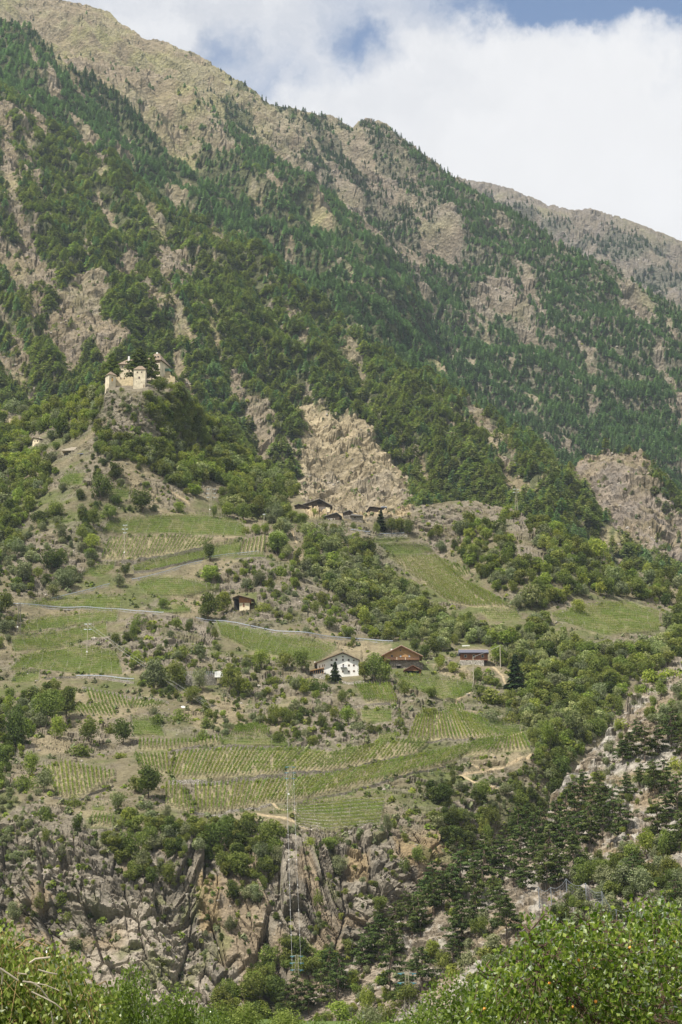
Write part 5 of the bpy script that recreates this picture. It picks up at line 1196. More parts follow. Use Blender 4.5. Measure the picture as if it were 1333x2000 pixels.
# ------------------------------------------------------------------ vine rows
LEAF_V = mat_leaf('vine_leaf', (0.078, 0.118, 0.018), (0.225, 0.270, 0.048), 0.32, var=0.3)
M_STAKE = mat_solid('vine_stake', (0.42, 0.38, 0.32), 0.85, 3.0, 0.3)
M_LEDGE = mat_stone('terrace_ledge', (0.46, 0.41, 0.34), (0.30, 0.26, 0.20), 1.8)
def arc(poly, n):
    p = np.array(poly, float); d = np.concatenate([[0], np.cumsum(np.hypot(*np.diff(p, axis=0).T))]); t = np.linspace(0, d[-1], n)
    return np.stack([np.interp(t, d, p[:, 0]), np.interp(t, d, p[:, 1])], 1)
def row_lines(top, bot, kind, n):
    if kind == 'v':
        a, b = arc(top, n), arc(bot, n); return [np.stack([a[i] + (b[i] - a[i]) * t for t in np.linspace(0.02, 0.98, 8)]) for i in range(n)]
    a, b = arc(top, 14), arc(bot, 14); return [a + (b - a) * t for t in (np.linspace(0.04, 1.0, n) if n > 1 else [0.5])]
rows = []
rv = np.random.default_rng(12)
for (where, top, bot, kind, n) in PLOTS:
    for i, ln in enumerate(row_lines(top, bot, kind, n)):
        g = ground(ln[:, 0], ln[:, 1]); seg = np.linalg.norm(np.diff(g, axis=0), axis=1); L = seg.sum()
        # sideways jumps of the ground under a row are smoothed
        g[1:-1] = 0.25 * g[:-2] + 0.5 * g[1:-1] + 0.25 * g[2:]
        rows.append((where, kind, i, n, g, L, ln))
def vine_leaves(g, L, kind, r):
    d = np.concatenate([[0], np.cumsum(np.linalg.norm(np.diff(g, axis=0), axis=1))])
    n = int(L * (25 if kind == 'v' else 17)) + 8; t = r.random(n) * d[-1]
    gapn = vn(t / 2.4 + r.random() * 99, t * 0 + r.random() * 99); t = t[(gapn > -0.62)]; n = len(t)
    hgt = 1.95 + 0.35 * vn(t / 1.7, t * 0 + 5.5)
    z = 0.45 + (hgt - 0.45) * r.random(n) ** 0.8
    C = np.stack([np.interp(t, d, g[:, k]) for k in range(3)], 1); C[:, 2] += z
    C[:, :2] += r.normal(size=(n, 2)) * (0.14 if kind == 'v' else 0.24)
    N_ = r.normal(size=(n, 3)) * 0.7; N_[:, 2] += 0.9; N_[:, 1] -= 0.5
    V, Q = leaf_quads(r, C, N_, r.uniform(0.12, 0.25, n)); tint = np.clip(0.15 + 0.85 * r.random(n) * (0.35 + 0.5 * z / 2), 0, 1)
    return V, Q, tint
def stakes(g, L, kind):
    m = MB(); n = max(2, int(L / (4.0 if kind == 'v' else 5.0))); d = np.concatenate([[0], np.cumsum(np.linalg.norm(np.diff(g, axis=0), axis=1))])
    for t in np.linspace(0, d[-1], n): p = np.array([np.interp(t, d, g[:, k]) for k in range(3)]); m.bar(p - [0, 0, 0.3], p + [0, 0, 1.85], 0.045, n=4)
    for zz in (0.8, 1.7):
        m.path([np.array([np.interp(t, d, g[:, k]) for k in range(3)]) + [0, 0, zz] for t in np.linspace(0, d[-1], n)], 0.012, 3)
    return m
score = sorted(range(len(rows)), key=lambda i: -rows[i][5] / rows[i][4][0, 1] * (1.0 if rows[i][1] == 'v' else 0.75))
solo = set(score[:300]); accV, accQ, accT, off = [], [], [], 0; sm = MB()
PLACE_V = lambda i, n: f'{ordw(i)} from the left' if i else 'leftmost'
PLACE_H = lambda i, n: f'{ordw(i)} from the top' if i else 'uppermost'
for j, (where, kind, i, n, g, L, ln) in enumerate(rows):
    V, Q, t = vine_leaves(g, L, kind, rv); st = stakes(g, L, kind)
    if j in solo:
        base = g[len(g) // 2].copy(); o = thing('vine_row', base, None, 'vines', 'vine rows on the terraces')
        o['label'] = f"{(ordw(i) or 'first')} vine row from the {'left' if kind == 'v' else 'top'}, {where}"
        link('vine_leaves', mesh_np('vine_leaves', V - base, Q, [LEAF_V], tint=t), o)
        st.v = [tuple(np.array(p) - base) for p in st.v]; s_o = st.obj('trellis', M_STAKE, o)
    else:
        accV.append(V); accQ.append(Q + off); accT.append(t); off += len(V); sm.add(st.v, st.f)
sv = np.array(sm.v); sq = np.array([f for f in sm.f if len(f) == 4])
V = np.concatenate(accV + [sv]); Q = np.concatenate(accQ + [sq + off]); T = np.concatenate(accT + [np.zeros(len(sq))])
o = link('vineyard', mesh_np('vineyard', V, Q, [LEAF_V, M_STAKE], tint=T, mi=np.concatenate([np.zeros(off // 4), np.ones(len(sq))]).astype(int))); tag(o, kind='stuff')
print('vine rows', len(rows))

# ------------------------------------------------------------------ dry-stone walls
M_WALL = mat_stone('dry_stone', (0.36, 0.32, 0.26), (0.20, 0.175, 0.14), 2.2); M_WALLP = mat_stone('pale_stone', (0.50, 0.46, 0.40), (0.30, 0.27, 0.23), 2.0)
WALLS = [
 ('brown dry-stone wall under the striped field with the tall thin pole', [(237,1105),(262,1103),(300,1095),(340,1088),(400,1075)], 1.9, M_WALL),
 ('rubble wall under the long curved vine band', [(262,1124),(300,1119),(350,1106),(400,1094)], 1.3, M_WALL),
 ('white stone wall left under the great striped field', [(330,1529),(360,1528),(395,1530),(432,1529)], 1.5, M_WALLP),
 ('long dark wall between the two striped terraces', [(432,1529),(500,1524),(560,1518),(620,1513),(700,1500),(760,1487),(850,1468)], 1.2, M_WALL),
 ('stone wall above the great striped field', [(335,1466),(400,1459),(480,1457),(580,1459),(650,1468)], 1.1, M_WALL),
 ('thin wall under the second striped terrace, left part', [(378,1591),(430,1592),(480,1584),(530,1576)], 0.9, M_WALLP),
 ('thin wall under the second striped terrace, right part', [(610,1560),(700,1543),(780,1524),(890,1498)], 0.9, M_WALL),
 ('grey block-stone retaining wall beside the fenced terrace', [(362,1339),(390,1341),(424,1338)], 4.3, M_WALLP),
 ('stone wall carrying the lower left road', [(90,1331),(150,1330),(205,1333),(262,1336)], 1.0, M_WALL),
 ('pale boulder wall under the lane right of the dark fir', [(738,1052),(765,1051),(797,1050)], 1.5, M_WALLP),
 ('stone wall on the terrace above the staked plot', [(160,1344),(210,1350),(260,1362),(330,1375)], 0.9, M_WALL),
 ('low wall under the small striped block', [(460,1095),(520,1091)], 0.8, M_WALL),
 ('low wall below the striped plot of the white farmhouse', [(690,1382),(740,1382),(775,1380)], 0.9, M_WALL),
 ('stepped wall below the hedge of the white farmhouse', [(640,1337),(690,1339),(712,1337)], 1.0, M_WALLP),
 ('wall between the big fan and the striped corner rows', [(800,1452),(860,1451),(930,1448)], 0.7, M_WALL),
 ('lowest ledge of the little plot on the cliff edge', [(172,1622),(220,1622)], 0.8, M_WALL),
 ('wall under the bright striped plot above the cliff', [(105,1562),(160,1562),(222,1530)], 0.9, M_WALL),
]
def wall_mesh(g, h, th, r):
    V, F = [], []; n = len(g)
    for i in range(n):
        hh = h * (1 + 0.08 * r.normal()); z0 = g[i, 2] - 1.2
        for (dy, z) in ((0, z0), (0.08, g[i, 2] + hh), (th, g[i, 2] + hh + 0.05), (th, z0)): V.append((g[i, 0], g[i, 1] + dy + 0.06 * r.normal(), z))
    for i in range(n - 1):
        a = 4 * i
        F += [(a, a + 4, a + 5, a + 1), (a + 1, a + 5, a + 6, a + 2), (a + 2, a + 6, a + 7, a + 3), (a + 3, a + 7, a + 4, a)]
    F += [(0, 1, 2, 3), (4 * n - 1, 4 * n - 2, 4 * n - 3, 4 * n - 4)]
    return V, F
def stone_wall(label, pts, h, mat, group='dry-stone walls of the terraces', name='stone_wall'):
    a = arc(pts, max(4, int(np.hypot(*np.diff(np.array(pts, float), axis=0).T).sum() / 5))); g = ground(a[:, 0], a[:, 1])
    base = g[0].copy(); V, F = wall_mesh(g - base, h, 0.6, rv); m = MB(); m.add(V, F); o = m.obj(name, mat, None, base); tag(o, label, 'wall', group); return o
for lb, pts, h, mt in WALLS: stone_wall(lb, pts, h, mt)
# little pale ledges between the rows of the walled terraces
wt = [p for p in PLOTS if p[0].startswith('the walled terraces')][0]
for i, t in enumerate(np.linspace(0.10, 1.06, 9)):
    a, b = arc(wt[1], 14), arc(wt[2], 14); ln = a + (b - a) * t
    stone_wall(f'{ordw(i) or "first"} low pale ledge from the top in the walled terraces', [tuple(q) for q in ln], 0.35, M_WALLP, 'ledges of the walled terraces', 'stone_ledge')

# ------------------------------------------------------------------ guardrails and poles
M_STEEL = mat_solid('galvanised_steel', (0.36, 0.39, 0.45), 0.5, 2.0, 0.15, metal=0.3)
M_LATT = mat_solid('mast_steel', (0.30, 0.28, 0.20), 0.7, 2.0, 0.25, metal=0.1); M_POLE = mat_solid('pole_wood', (0.40, 0.36, 0.28), 0.85, 2.0, 0.3)
M_INS = mat_solid('insulator_glass', (0.55, 0.60, 0.64), 0.3, 4.0, 0.1); M_INSB = mat_solid('insulator_blue', (0.05, 0.17, 0.22), 0.3, 4.0, 0.1); M_WHITE = mat_solid('white_plate', (0.75, 0.75, 0.73), 0.6)
M_CABLE = mat_solid('cable', (0.36, 0.36, 0.36), 0.5); M_ASPH = mat_solid('asphalt', (0.20, 0.19, 0.175), 0.9, 2.0, 0.25)
for lb, pts in RAILS:
    a = arc(pts, max(5, int(np.hypot(*np.diff(np.array(pts, float), axis=0).T).sum() / 4))); g = ground(a[:, 0], a[:, 1]); g[:, 2] = np.convolve(np.pad(g[:, 2], 4, 'edge'), np.ones(9) / 9, 'valid'); g[:, 1] = np.convolve(np.pad(g[:, 1], 4, 'edge'), np.ones(9) / 9, 'valid')
    base = g[0].copy(); g = g - base
    # the road bed behind the rail
    m = MB(); V = []
    for q in g: V += [(q[0], q[1] - 0.3, q[2] - 0.4), (q[0], q[1] - 0.1, q[2] + 0.10), (q[0], q[1] + 3.9, q[2] + 0.14), (q[0], q[1] + 4.2, q[2] - 1.2)]
    F = []
    for i in range(len(g) - 1): b = 4 * i; F += [(b, b + 4, b + 5, b + 1), (b + 1, b + 5, b + 6, b + 2), (b + 2, b + 6, b + 7, b + 3)]
    m.add(V, F); ro = m.obj('road', M_ASPH, None, base); tag(ro, kind='structure')
    o = thing('guardrail', base, f'galvanised guardrail along {lb}', 'guardrail', 'guardrails along the lanes')
    r_ = MB(); p_ = MB(); lift = np.array([0, 0, 0.9])
    for i in range(len(g) - 1): A0, B0 = g[i] + [0, 0.1, 0.8], g[i + 1] + [0, 0.1, 0.8]; r_.add([A0, B0, B0 + [0, 0, 0.30], A0 + [0, 0, 0.30], A0 + [0, .06, 0], B0 + [0, .06, 0], B0 + [0, .06, 0.34], A0 + [0, .06, 0.34]], [(0, 1, 2, 3), (7, 6, 5, 4), (3, 2, 6, 7), (0, 4, 5, 1)])
    for i in range(0, len(g), 3): p_.bar(g[i] + [0, 0.25, 0], g[i] + [0, 0.25, 1.15], 0.07)
    r_.obj('rail', M_STEEL, o); p_.obj('rail_posts', M_STEEL, o)

def mast(u, vb, vt, label, arms, w0=1.7, w1=0.55, ins=M_INS, plate=True, mat=None, Y=None):
    """four-legged lattice mast: arms = list of (height fraction, half width left, half width right)"""
    mat = mat or M_LATT
    p = ground(u, vb)[0] if Y is None else at(u, vb, Y); s = p[1] / PX_F; H = (vb - vt) * s
    o = thing('lattice_pylon', p - np.array([0, 0, 0.2]), label, 'pylon', 'power line masts')
    legs = MB(); br = MB(); wz = lambda z: w0 + (w1 - w0) * (z / H) ** 0.8
    n = max(6, int(H / 1.6)); zs = np.linspace(0, H, n + 1)
    for sx in (-1, 1):
        for sy in (-1, 1):
            for a, b in zip(zs[:-1], zs[1:]): legs.bar((sx * wz(a) / 2, sy * wz(a) / 2, a), (sx * wz(b) / 2, sy * wz(b) / 2, b), 0.085)
    for k, (a, b) in enumerate(zip(zs[:-1], zs[1:])):
        A0, B0 = wz(a) / 2, wz(b) / 2
        for q in (((-A0, -A0, a), (B0, -B0, b)), ((A0, -A0, a), (-B0, -B0, b)), ((-A0, A0, a), (B0, B0, b)), ((-A0, -A0, a), (-B0, B0, b)), ((A0, -A0, a), (B0, B0, b)), ((-B0, -B0, b), (B0, -B0, b))): br.bar(*q, 0.04)
    legs.obj('mast_legs', mat, o); br.obj('bracing', mat, o); pts = []
    for f, l, r in arms:
        z = H * f
        for sx, L in ((-1, l), (1, r)):
            if L <= 0: continue
            a_ = MB(); a_.bar((0, 0, z + 0.35), (sx * L, 0, z), 0.06).bar((0, -0.25, z - 0.05), (sx * L, 0, z), 0.05); c = a_.obj('crossarm', mat, o)
            i_ = MB()
            for k in range(4): i_.bar((sx * (L - 0.5), -0.1 - 0.28 * k, z - 0.15 - 0.05 * k), (sx * (L - 0.5), -0.2 - 0.28 * k, z - 0.17 - 0.05 * k), 0.16, n=6)
            i_.bar((sx * L, 0, z), (sx * (L - 0.5), -1.2, z - 0.35), 0.07, n=5)
            i_.bar((sx * (L - 1.3), 0, z), (sx * (L + 0.3), 0, z - 0.12), 0.14, n=5); i_.obj('insulator', ins, c); pts.append(np.array(o.location) + np.array([sx * (L - 0.4), -1.2, z - 0.3]))
    if plate: MB().box(-0.75, -0.2, -w0 / 2 - 0.1, -w0 / 2 - 0.05, H * 0.24, H * 0.24 + 0.55).obj('warning_plate', M_WHITE, o)
    return o, pts
mast(412, 1010, 949, 'tall brownish lattice pylon with three pairs of arms above the pale field', [(0.97, 1.9, 1.9), (0.83, 2.1, 2.2), (0.69, 2.0, 2.0)])
_, TOPP = mast(567, 1571, 1497, 'green lattice pylon with blue insulators standing in the striped vineyard', [(0.98, 1.5, 1.4), (0.83, 1.6, 1.5), (0.68, 1.5, 1.4)], 1.9, 0.7, M_INSB)
mast(37, 1240, 1172, 'dark lattice pylon at the left end of the green terraces', [(0.97, 1.2, 1.2)], 1.7, 0.8, M_INS, mat=mat_solid('dark_mast', (0.12, 0.11, 0.09), 0.8))
mast(1010, 1001, 947, 'olive lattice pylon in front of the forest on the right hillock', [(0.97, 1.3, 1.3), (0.85, 1.4, 1.4)], 1.7, 0.6, M_INS, plate=False)
_, LOWP = mast(580, 1932, 1868, 'rust-brown lattice pylon with blue insulators at the foot of the cliff', [(0.98, 1.6, 1.5), (0.78, 1.7, 1.6), (0.58, 1.6, 1.5)], 1.8, 0.7, M_INSB, False, Y=560)
mast(798, 1972, 1905, 'lattice pylon with blue insulators half hidden among bushes on the scree', [(0.98, 1.9, 1.9), (0.72, 2.0, 2.0), (0.46, 1.9, 1.9)], 1.5, 0.7, M_INSB, False)
def pole(u, vb, vt, label, arms=(), r0=0.16, mat=M_POLE, box=None, group='wooden poles'):
    p = ground(u, vb)[0]; s = p[1] / PX_F; H = (vb - vt) * s
    o = thing('utility_pole', p - np.array([0, 0, 0.2]), label, 'pole', group); MB().bar((0, 0, -0.5), (0, 0, H), r0, r0 * 0.65, 8).obj('pole_shaft', mat, o)
    for f, L in arms:
        z = H * f; c = MB().bar((-L, 0, z), (L, 0, z + 0.1), 0.07).obj('crossarm', M_STEEL, o)
        for sx in (-1, 1): MB().bar((sx * L, 0, z + 0.15), (sx * (L - 0.9), -0.3, z - 0.12), 0.13, n=6).bar((sx * L * 0.55, 0, z + 0.2), (sx * L * 0.3, -0.3, z - 0.05), 0.11, n=6).obj('insulator', M_INS, c)
    if box: MB().box(-0.3, 0.3, -0.35, -0.1, H * box, H * box + 0.6).obj('sign_plate', M_WHITE, o)
    return np.array(p) + np.array([0, 0, H])
pa = pole(243, 1093, 1021, 'tall thin grey pole with two short arms in the striped field', [(0.97, 1.1), (0.86, 1.5), (0.75, 0.8)], box=0.18)
pb = pole(170, 1284, 1213, 'tan pole with two rows of grey insulators in the big green field', [(0.95, 1.5), (0.80, 1.6)], box=0.15)
pc = pole(516, 1029, 1001, 'short pole with a white top at the vineyard orchard edge', [(0.9, 0.7)], 0.18)
pd = pole(978, 1307, 1259, 'upper of the two straw-coloured poles beside the slate-roofed shed', [], 0.22)
pe = pole(925, 1333, 1283, 'lower of the two straw-coloured poles, in front of the shed', [], 0.22)
pf = pole(663, 1916, 1886, 'left of the twin grey posts beside the big pine at the slope foot', [], 0.14); pole(669, 1916, 1888, 'right of the twin grey posts beside the big pine at the slope foot', [], 0.14)
for i, (u, v) in enumerate([(151, 1256), (120, 1250)]): pole(u, v, v - 16, ('thin stake', 'second thin stake')[i] + ' standing in the second green band', [], 0.1)
def cable(label, a, b, sag, r=0.035, balls=0, n=26, name='power_cable', group='power cables'):
    a = np.array(a, float); b = np.array(b, float); P_ = [a + (b - a) * t - np.array([0, 0, sag * 4 * t * (1 - t)]) for t in np.linspace(0, 1, n)]
    base = P_[0].copy(); o = MB().path([p - base for p in P_], r, 5).obj(name, M_CABLE, None, base); tag(o, label, 'cable', group)
    if balls:
        for t in np.linspace(0.06, 0.98, balls):
            p = a + (b - a) * t - np.array([0, 0, sag * 4 * t * (1 - t)]) - base; m = MB()
            for k in range(4): z0, z1 = -0.16 + 0.08 * k, -0.08 + 0.08 * k; m.bar(p + [0, 0, z0], p + [0, 0, z1], math.sqrt(max(0.001, 0.028 - z0 * z0)), math.sqrt(max(0.001, 0.028 - z1 * z1)), 8)
            m.obj('marker_ball', M_WHITE, o)
# twin spans from the blue-armed pylon down over the cliff
TL = np.array(TOPP).reshape(-1, 3); LL = np.array(LOWP).reshape(-1, 3)
TL = TL[np.argsort(TL[:, 0])]; LL = LL[np.argsort(LL[:, 0])]
names = ['leftmost cable with white balls hanging over the cliff', 'second cable from the left hanging over the cliff', 'inner left cable hanging over the cliff', 'inner right cable hanging over the cliff', 'second cable from the right hanging over the cliff', 'rightmost cable with white balls hanging over the cliff']
for k in (0, 2, 3, 5): cable(names[k], TL[k], LL[k], 2.5, 0.03 if k in (0, 5) else 0.02, 8 if k in (0, 5) else 0)
cable('grey cable rising from the lower to the upper straw pole by the shed', pe - [0, 0, 0.3], pd - [0, 0, 0.3], 0.3, 0.07)
far = ground(430, 1403)[0] + [0, 0, 2]
for k, dx in enumerate((-1.3, -0.4, 0.5, 1.3)): cable(('first', 'second', 'third', 'fourth')[k] + ' of four thin wires running down from the double-armed pole', pb + [dx, -0.3, -0.7 - 0.9 * (k % 2)], far + [dx, 0, k * 0.2], 1.2, 0.022)

# ------------------------------------------------------------------ rockfall nets
def net(label, posts, h, Hs=None):
    a = np.array(posts, float); g = ground(a[:, 0], a[:, 1]); base = g[0].copy(); g = g - base
    o = thing('rockfall_net', base, label, 'net', 'rockfall nets'); m = MB(); tops = []
    for q in g:
        t = q + np.array([0.3 * -1, -1.2, h]); tops.append(t); MB().bar(q, t, 0.10, 0.10, 6).obj('net_post', M_STEEL, o)
    for i in range(len(g) - 1):
        L = np.linalg.norm(g[i + 1] - g[i]); n = int(L / 0.9) + 2
        lo = [g[i] + (g[i + 1] - g[i]) * t for t in np.linspace(0, 1, n)]; hi = [tops[i] + (tops[i + 1] - tops[i]) * t - np.array([0, 0, 1.1 * 4 * t * (1 - t)]) for t in np.linspace(0, 1, n)]
        for k in range(n): m.bar(lo[k], hi[k], 0.016, n=3)
        for f in np.linspace(0, 1, 7): m.path([lo[k] + (hi[k] - lo[k]) * f for k in range(n)], 0.035 if f in (0, 1) else 0.016, 3)
    m.obj('wire_mesh', M_STEEL, o); return o
net('long rockfall net of steel posts above the apricot tree', [(1056, 1778), (1078, 1772), (1110, 1762), (1147, 1768), (1180, 1790), (1205, 1812), (1240, 1800)], 5.0)
net('small rockfall net low on the scree beside the apricot tree', [(1027, 1888), (1050, 1890), (1075, 1893)], 4.4)

# ------------------------------------------------------------------ buildings
M_PLASTER = mat_solid('white_plaster', (0.74, 0.73, 0.70), 0.9, 0.8, 0.08); M_CREAM = mat_solid('cream_plaster', (0.66, 0.58, 0.42), 0.9, 0.7, 0.25, col2=(0.52, 0.44, 0.30)); M_OCHRE = mat_solid('ochre_plaster', (0.52, 0.43, 0.28), 0.9, 0.8, 0.3)
M_CASTLE = mat_solid('castle_plaster', (0.58, 0.51, 0.39), 0.9, 0.45, 0.3, col2=(0.40, 0.345, 0.26)); M_TIMB = mat_solid('weathered_timber', (0.095, 0.070, 0.052), 0.85, 1.2, 0.45, streak=(6, 6, 0.6))
M_LARCHW = mat_solid('honey_timber', (0.42, 0.24, 0.10), 0.7, 1.5, 0.25, streak=(1, 1, 9)); M_REDW = mat_solid('red_brown_timber', (0.20, 0.085, 0.045), 0.75, 1.5, 0.3, streak=(1, 1, 9)); M_DARKW = mat_solid('balcony_timber', (0.16, 0.085, 0.05), 0.8, 3.0, 0.35, streak=(9, 9, 1))
M_RUBBLE = mat_stone('rubble_masonry', (0.34, 0.30, 0.25), (0.19, 0.165, 0.135), 1.7); M_RUBBLEP = mat_stone('pale_rubble', (0.55, 0.51, 0.45), (0.34, 0.31, 0.27), 1.8)
M_ROOFT = mat_solid('old_shingle_roof', (0.215, 0.165, 0.120), 0.9, 1.6, 0.4, streak=(1.2, 4, 4)); M_ROOFG = mat_solid('grey_board_roof', (0.24, 0.225, 0.215), 0.9, 1.2, 0.35, streak=(5, 1, 1)); M_ROOFD = mat_solid('dark_roof', (0.075, 0.06, 0.052), 0.85, 1.2, 0.35)
M_ROOFW = mat_solid('tan_tile_roof', (0.36, 0.29, 0.22), 0.9, 1.6, 0.3); M_SLATE = mat_solid('slate_roof', (0.105, 0.108, 0.140), 0.9, 2.5, 0.2); M_GREEN = mat_solid('green_sheet_roof', (0.075, 0.16, 0.115), 0.6, 1.0, 0.2)
M_GLASS = mat_solid('window_glass', (0.025, 0.03, 0.04), 0.25, 1.0, 0.1); M_FRAME = mat_solid('window_frame', (0.30, 0.20, 0.13), 0.7); M_FRAMEL = mat_solid('pale_window_frame', (0.58, 0.48, 0.36), 0.7); M_CURT = mat_solid('window_blind', (0.52, 0.56, 0.62), 0.6)
M_ORANGE = mat_solid('orange_shutter', (0.70, 0.36, 0.05), 0.7); M_BLACK = mat_solid('opening_shade', (0.02, 0.018, 0.016), 0.95)  # near-black puts the shade inside openings into the colour
class House:
    """local frame: x right, y away, z up; px(u, v) turns survey angles into local x, z on the facade plane"""
    def __init__(s, name, u, v, Y, label, cat='house', yaw=0.0, group=None):
        s.p = at(u, v, Y); s.s = Y / PX_F; s.u, s.v = u, v; s.o = thing(name, s.p, label, cat, group, yaw)
    def x(s, u): return (u - s.u) * s.s
    def z(s, v): return (s.v - v) * s.s
    def win(s, u, v, w, h, y=0.0, frame=M_FRAME, pane=M_GLASS, name='window', side=None, parent=None):
        """w, h in survey units; a frame standing 5 cm proud with the pane set in it"""
        cx, cz, hw, hh = s.x(u), s.z(v), w * s.s / 2, h * s.s / 2; t = 0.11; f = MB()
        if side is None:
            for b in ((-hw, hw, -hh, -hh + t), (-hw, hw, hh - t, hh), (-hw, -hw + t, -hh + t, hh - t), (hw - t, hw, -hh + t, hh - t)): f.box(cx + b[0], cx + b[1], y - 0.07, y + 0.05, cz + b[2], cz + b[3])
            fo = f.obj(name, frame, parent or s.o); p = MB(); p.box(cx - hw + t, cx + hw - t, y - 0.02, y + 0.04, cz - hh + t, cz + hh - t)
            if w * s.s > 0.8: p.box(cx - 0.03, cx + 0.03, y - 0.05, y - 0.021, cz - hh + t, cz + hh - t)
            po = p.obj('pane', pane, fo); return fo
        return None
def gable_roof(h, xl, zl, xp, zp, xr, zr, y0, y1, mat, th=0.28, name='roof', over=0.9, parent=None):
    """roof skin over a gable outline; eaves at (xl, zl), (xr, zr), ridge (xp, zp), y0 front verge to y1"""
    m = MB()
    m.prism([(xl, zl), (xp, zp), (xp, zp + th), (xl, zl + th * 0.8)], y0 - over, y1); m.prism([(xp, zp), (xr, zr), (xr, zr + th * 0.8), (xp, zp + th)], y0 - over, y1)
    return m.obj(name, mat, parent or h.o)
def hip_roof(h, x0, x1, y0, y1, z0, z1, rx0, rx1, mat, ry=None, name='roof'):
    ry = (y0 + y1) / 2 if ry is None else ry; m = MB()
    V = [(x0, y0, z0), (x1, y0, z0), (x1, y1, z0), (x0, y1, z0), (rx0, ry, z1), (rx1, ry, z1), (x0, y0, z0 - 0.25), (x1, y0, z0 - 0.25), (x1, y1, z0 - 0.25), (x0, y1, z0 - 0.25)]
    m.add(V, [(0, 1, 5, 4), (1, 2, 5), (2, 3, 4, 5), (3, 0, 4), (6, 7, 1, 0), (7, 8, 2, 1), (8, 9, 3, 2), (9, 6, 0, 3), (9, 8, 7, 6)]); return m.obj(name, mat, h.o)

# the castle
h = House('castle_turret', 218.5, 759, 1019, 'small cream turret with a pointed roof at the castle\'s left corner', 'tower', math.radians(36))
R_ = 2.65 * 1.0; H_ = h.z(730.5)
MB().box(-R_ * .8, R_ * .8, -R_ * .8 + 1.5, R_ * .8 + 1.5, -9, H_).obj('wall', M_CASTLE, h.o)
m = MB(); e = R_ * 1.02
m.add([(-e, -e + 1.5, H_), (e, -e + 1.5, H_), (e, e + 1.5, H_), (-e, e + 1.5, H_), (0, 1.5, h.z(721) + 0.2)], [(0, 1, 4), (1, 2, 4), (2, 3, 4), (3, 0, 4), (3, 2, 1, 0)]); m.obj('roof', M_ROOFT, h.o)
y0 = -R_ * .8 + 1.5
MB().box(-0.5, 0.25, y0 - 0.06, y0 + 0.05, H_ - 3.6, H_ - 1.9).obj('shutter', M_ORANGE, h.o); MB().box(R_ * .8 - 0.05, R_ * .8 + 0.06, 0.9, 1.6, H_ - 3.2, H_ - 2.2).obj('window', M_BLACK, h.o)
MB().box(-0.5, 0.25, y0 - 0.05, y0 + 0.06, H_ - 1.7, H_ - 1.3).obj('window', M_BLACK, h.o)
h = House('castle_tower', 272.3, 760, 1016, 'square cream castle tower with a hipped shingle roof', 'tower')
hw = h.x(284.4); MB().box(-hw, hw, 0, 6.6, -6, h.z(717.5)).obj('wall', M_CASTLE, h.o)
hip_roof(h, -hw - 0.25, hw + 0.3, -0.3, 6.9, h.z(717.3), h.z(706), h.x(269), h.x(276), M_ROOFT)
for (u, v, w_, h_) in ((267.7, 723.6, 2.8, 3.6), (276.3, 723.6, 2.6, 3.6), (271.6, 735.4, 3.2, 4.8), (266.5, 744.4, 1.5, 1.7), (277, 744.9, 1.7, 1.8)): h.win(u, v, w_, h_)
MB().box(hw - 0.9, hw - 0.6, -0.15, -0.02, -0.5, h.z(750)).obj('downpipe', M_DARKW, h.o)
h = House('castle_wall', 240, 752, 1022, 'yellowish ruined curtain wall between castle turret and tower', 'wall')
m = MB(); rr_ = np.random.default_rng(4); xs = np.linspace(h.x(226), h.x(261), 12)
prof = [(x, h.z(735) + rr_.uniform(-0.7, 0.5)) for x in xs]; m.prism([(xs[0], -6), (xs[-1], -6)] + prof[::-1], 0, 1.2); m.obj('wall', M_OCHRE, h.o)
for u in (236, 243): h.win(u, 738, 2.4, 3.4, 0.0)
h = House('castle_residence', 300, 735, 1046, 'tall castle residence with a steep hipped shingle roof', 'castle', math.radians(-18))
W2 = h.x(313.5) - h.x(284); MB().box(-4.6, 4.0, 0, 13, -12, h.z(699)).obj('wall', M_CASTLE, h.o); hip_roof(h, -5.6, 4.9, -0.9, 14, h.z(701), h.z(679), -1.9, 0.9, M_ROOFT, 5.5)
MB().box(-4.75, 4.15, -0.1, 0, h.z(703) - 1.0, h.z(703)).obj('eave_shadow_band', M_FRAME, h.o)  # dark band put in as the shade under the eaves
for (x_, z_) in ((0.2, 6.0), (2.4, 5.6), (0.2, 2.4), (2.4, 1.9), (-2.2, 6.0), (-2.2, 2.4)):
    f = MB().box(x_ - .5, x_ + .5, -0.07, 0.05, z_ - .75, z_ + .75).obj('window', M_FRAME, h.o); MB().box(x_ - .38, x_ + .38, -0.1, -0.071, z_ - .63, z_ + .63).obj('pane', M_CURT if x_ < 1 and z_ < 3 else M_GLASS, f)
MB().box(-0.6, 0.2, 4.6, 5.6, h.z(681), h.z(677.5)).obj('chimney', M_PLASTER, h.o)
for x_ in (0.6, 2.2): MB().box(x_ - .35, x_ + .35, 0.6, 1.5, h.z(693), h.z(691)).obj('skylight', M_GLASS, h.o)
h = House('castle_wing', 262, 733, 1050, 'long pale castle wing with brown roofs behind the cedars', 'castle')
MB().box(h.x(232), h.x(290), 0, 10, -14, h.z(709)).obj('wall', M_CREAM, h.o); hip_roof(h, h.x(229.5), h.x(292), -1.0, 11, h.z(709.5), h.z(693), h.x(245), h.x(285), M_ROOFT)
c = MB().box(h.x(248), h.x(251.5), 1.8, 2.9, h.z(702), h.z(689.5)).obj('chimney', M_PLASTER, h.o)
for u in (238, 246, 254, 262, 270): h.win(u, 714, 2.4, 3.6)
for u in (239, 252, 264): h.win(u, 724, 2.6, 4.0)
h = House('castle_outbuilding', 325, 739, 1052, 'ochre castle outbuilding with a flat dark green roof', 'building')
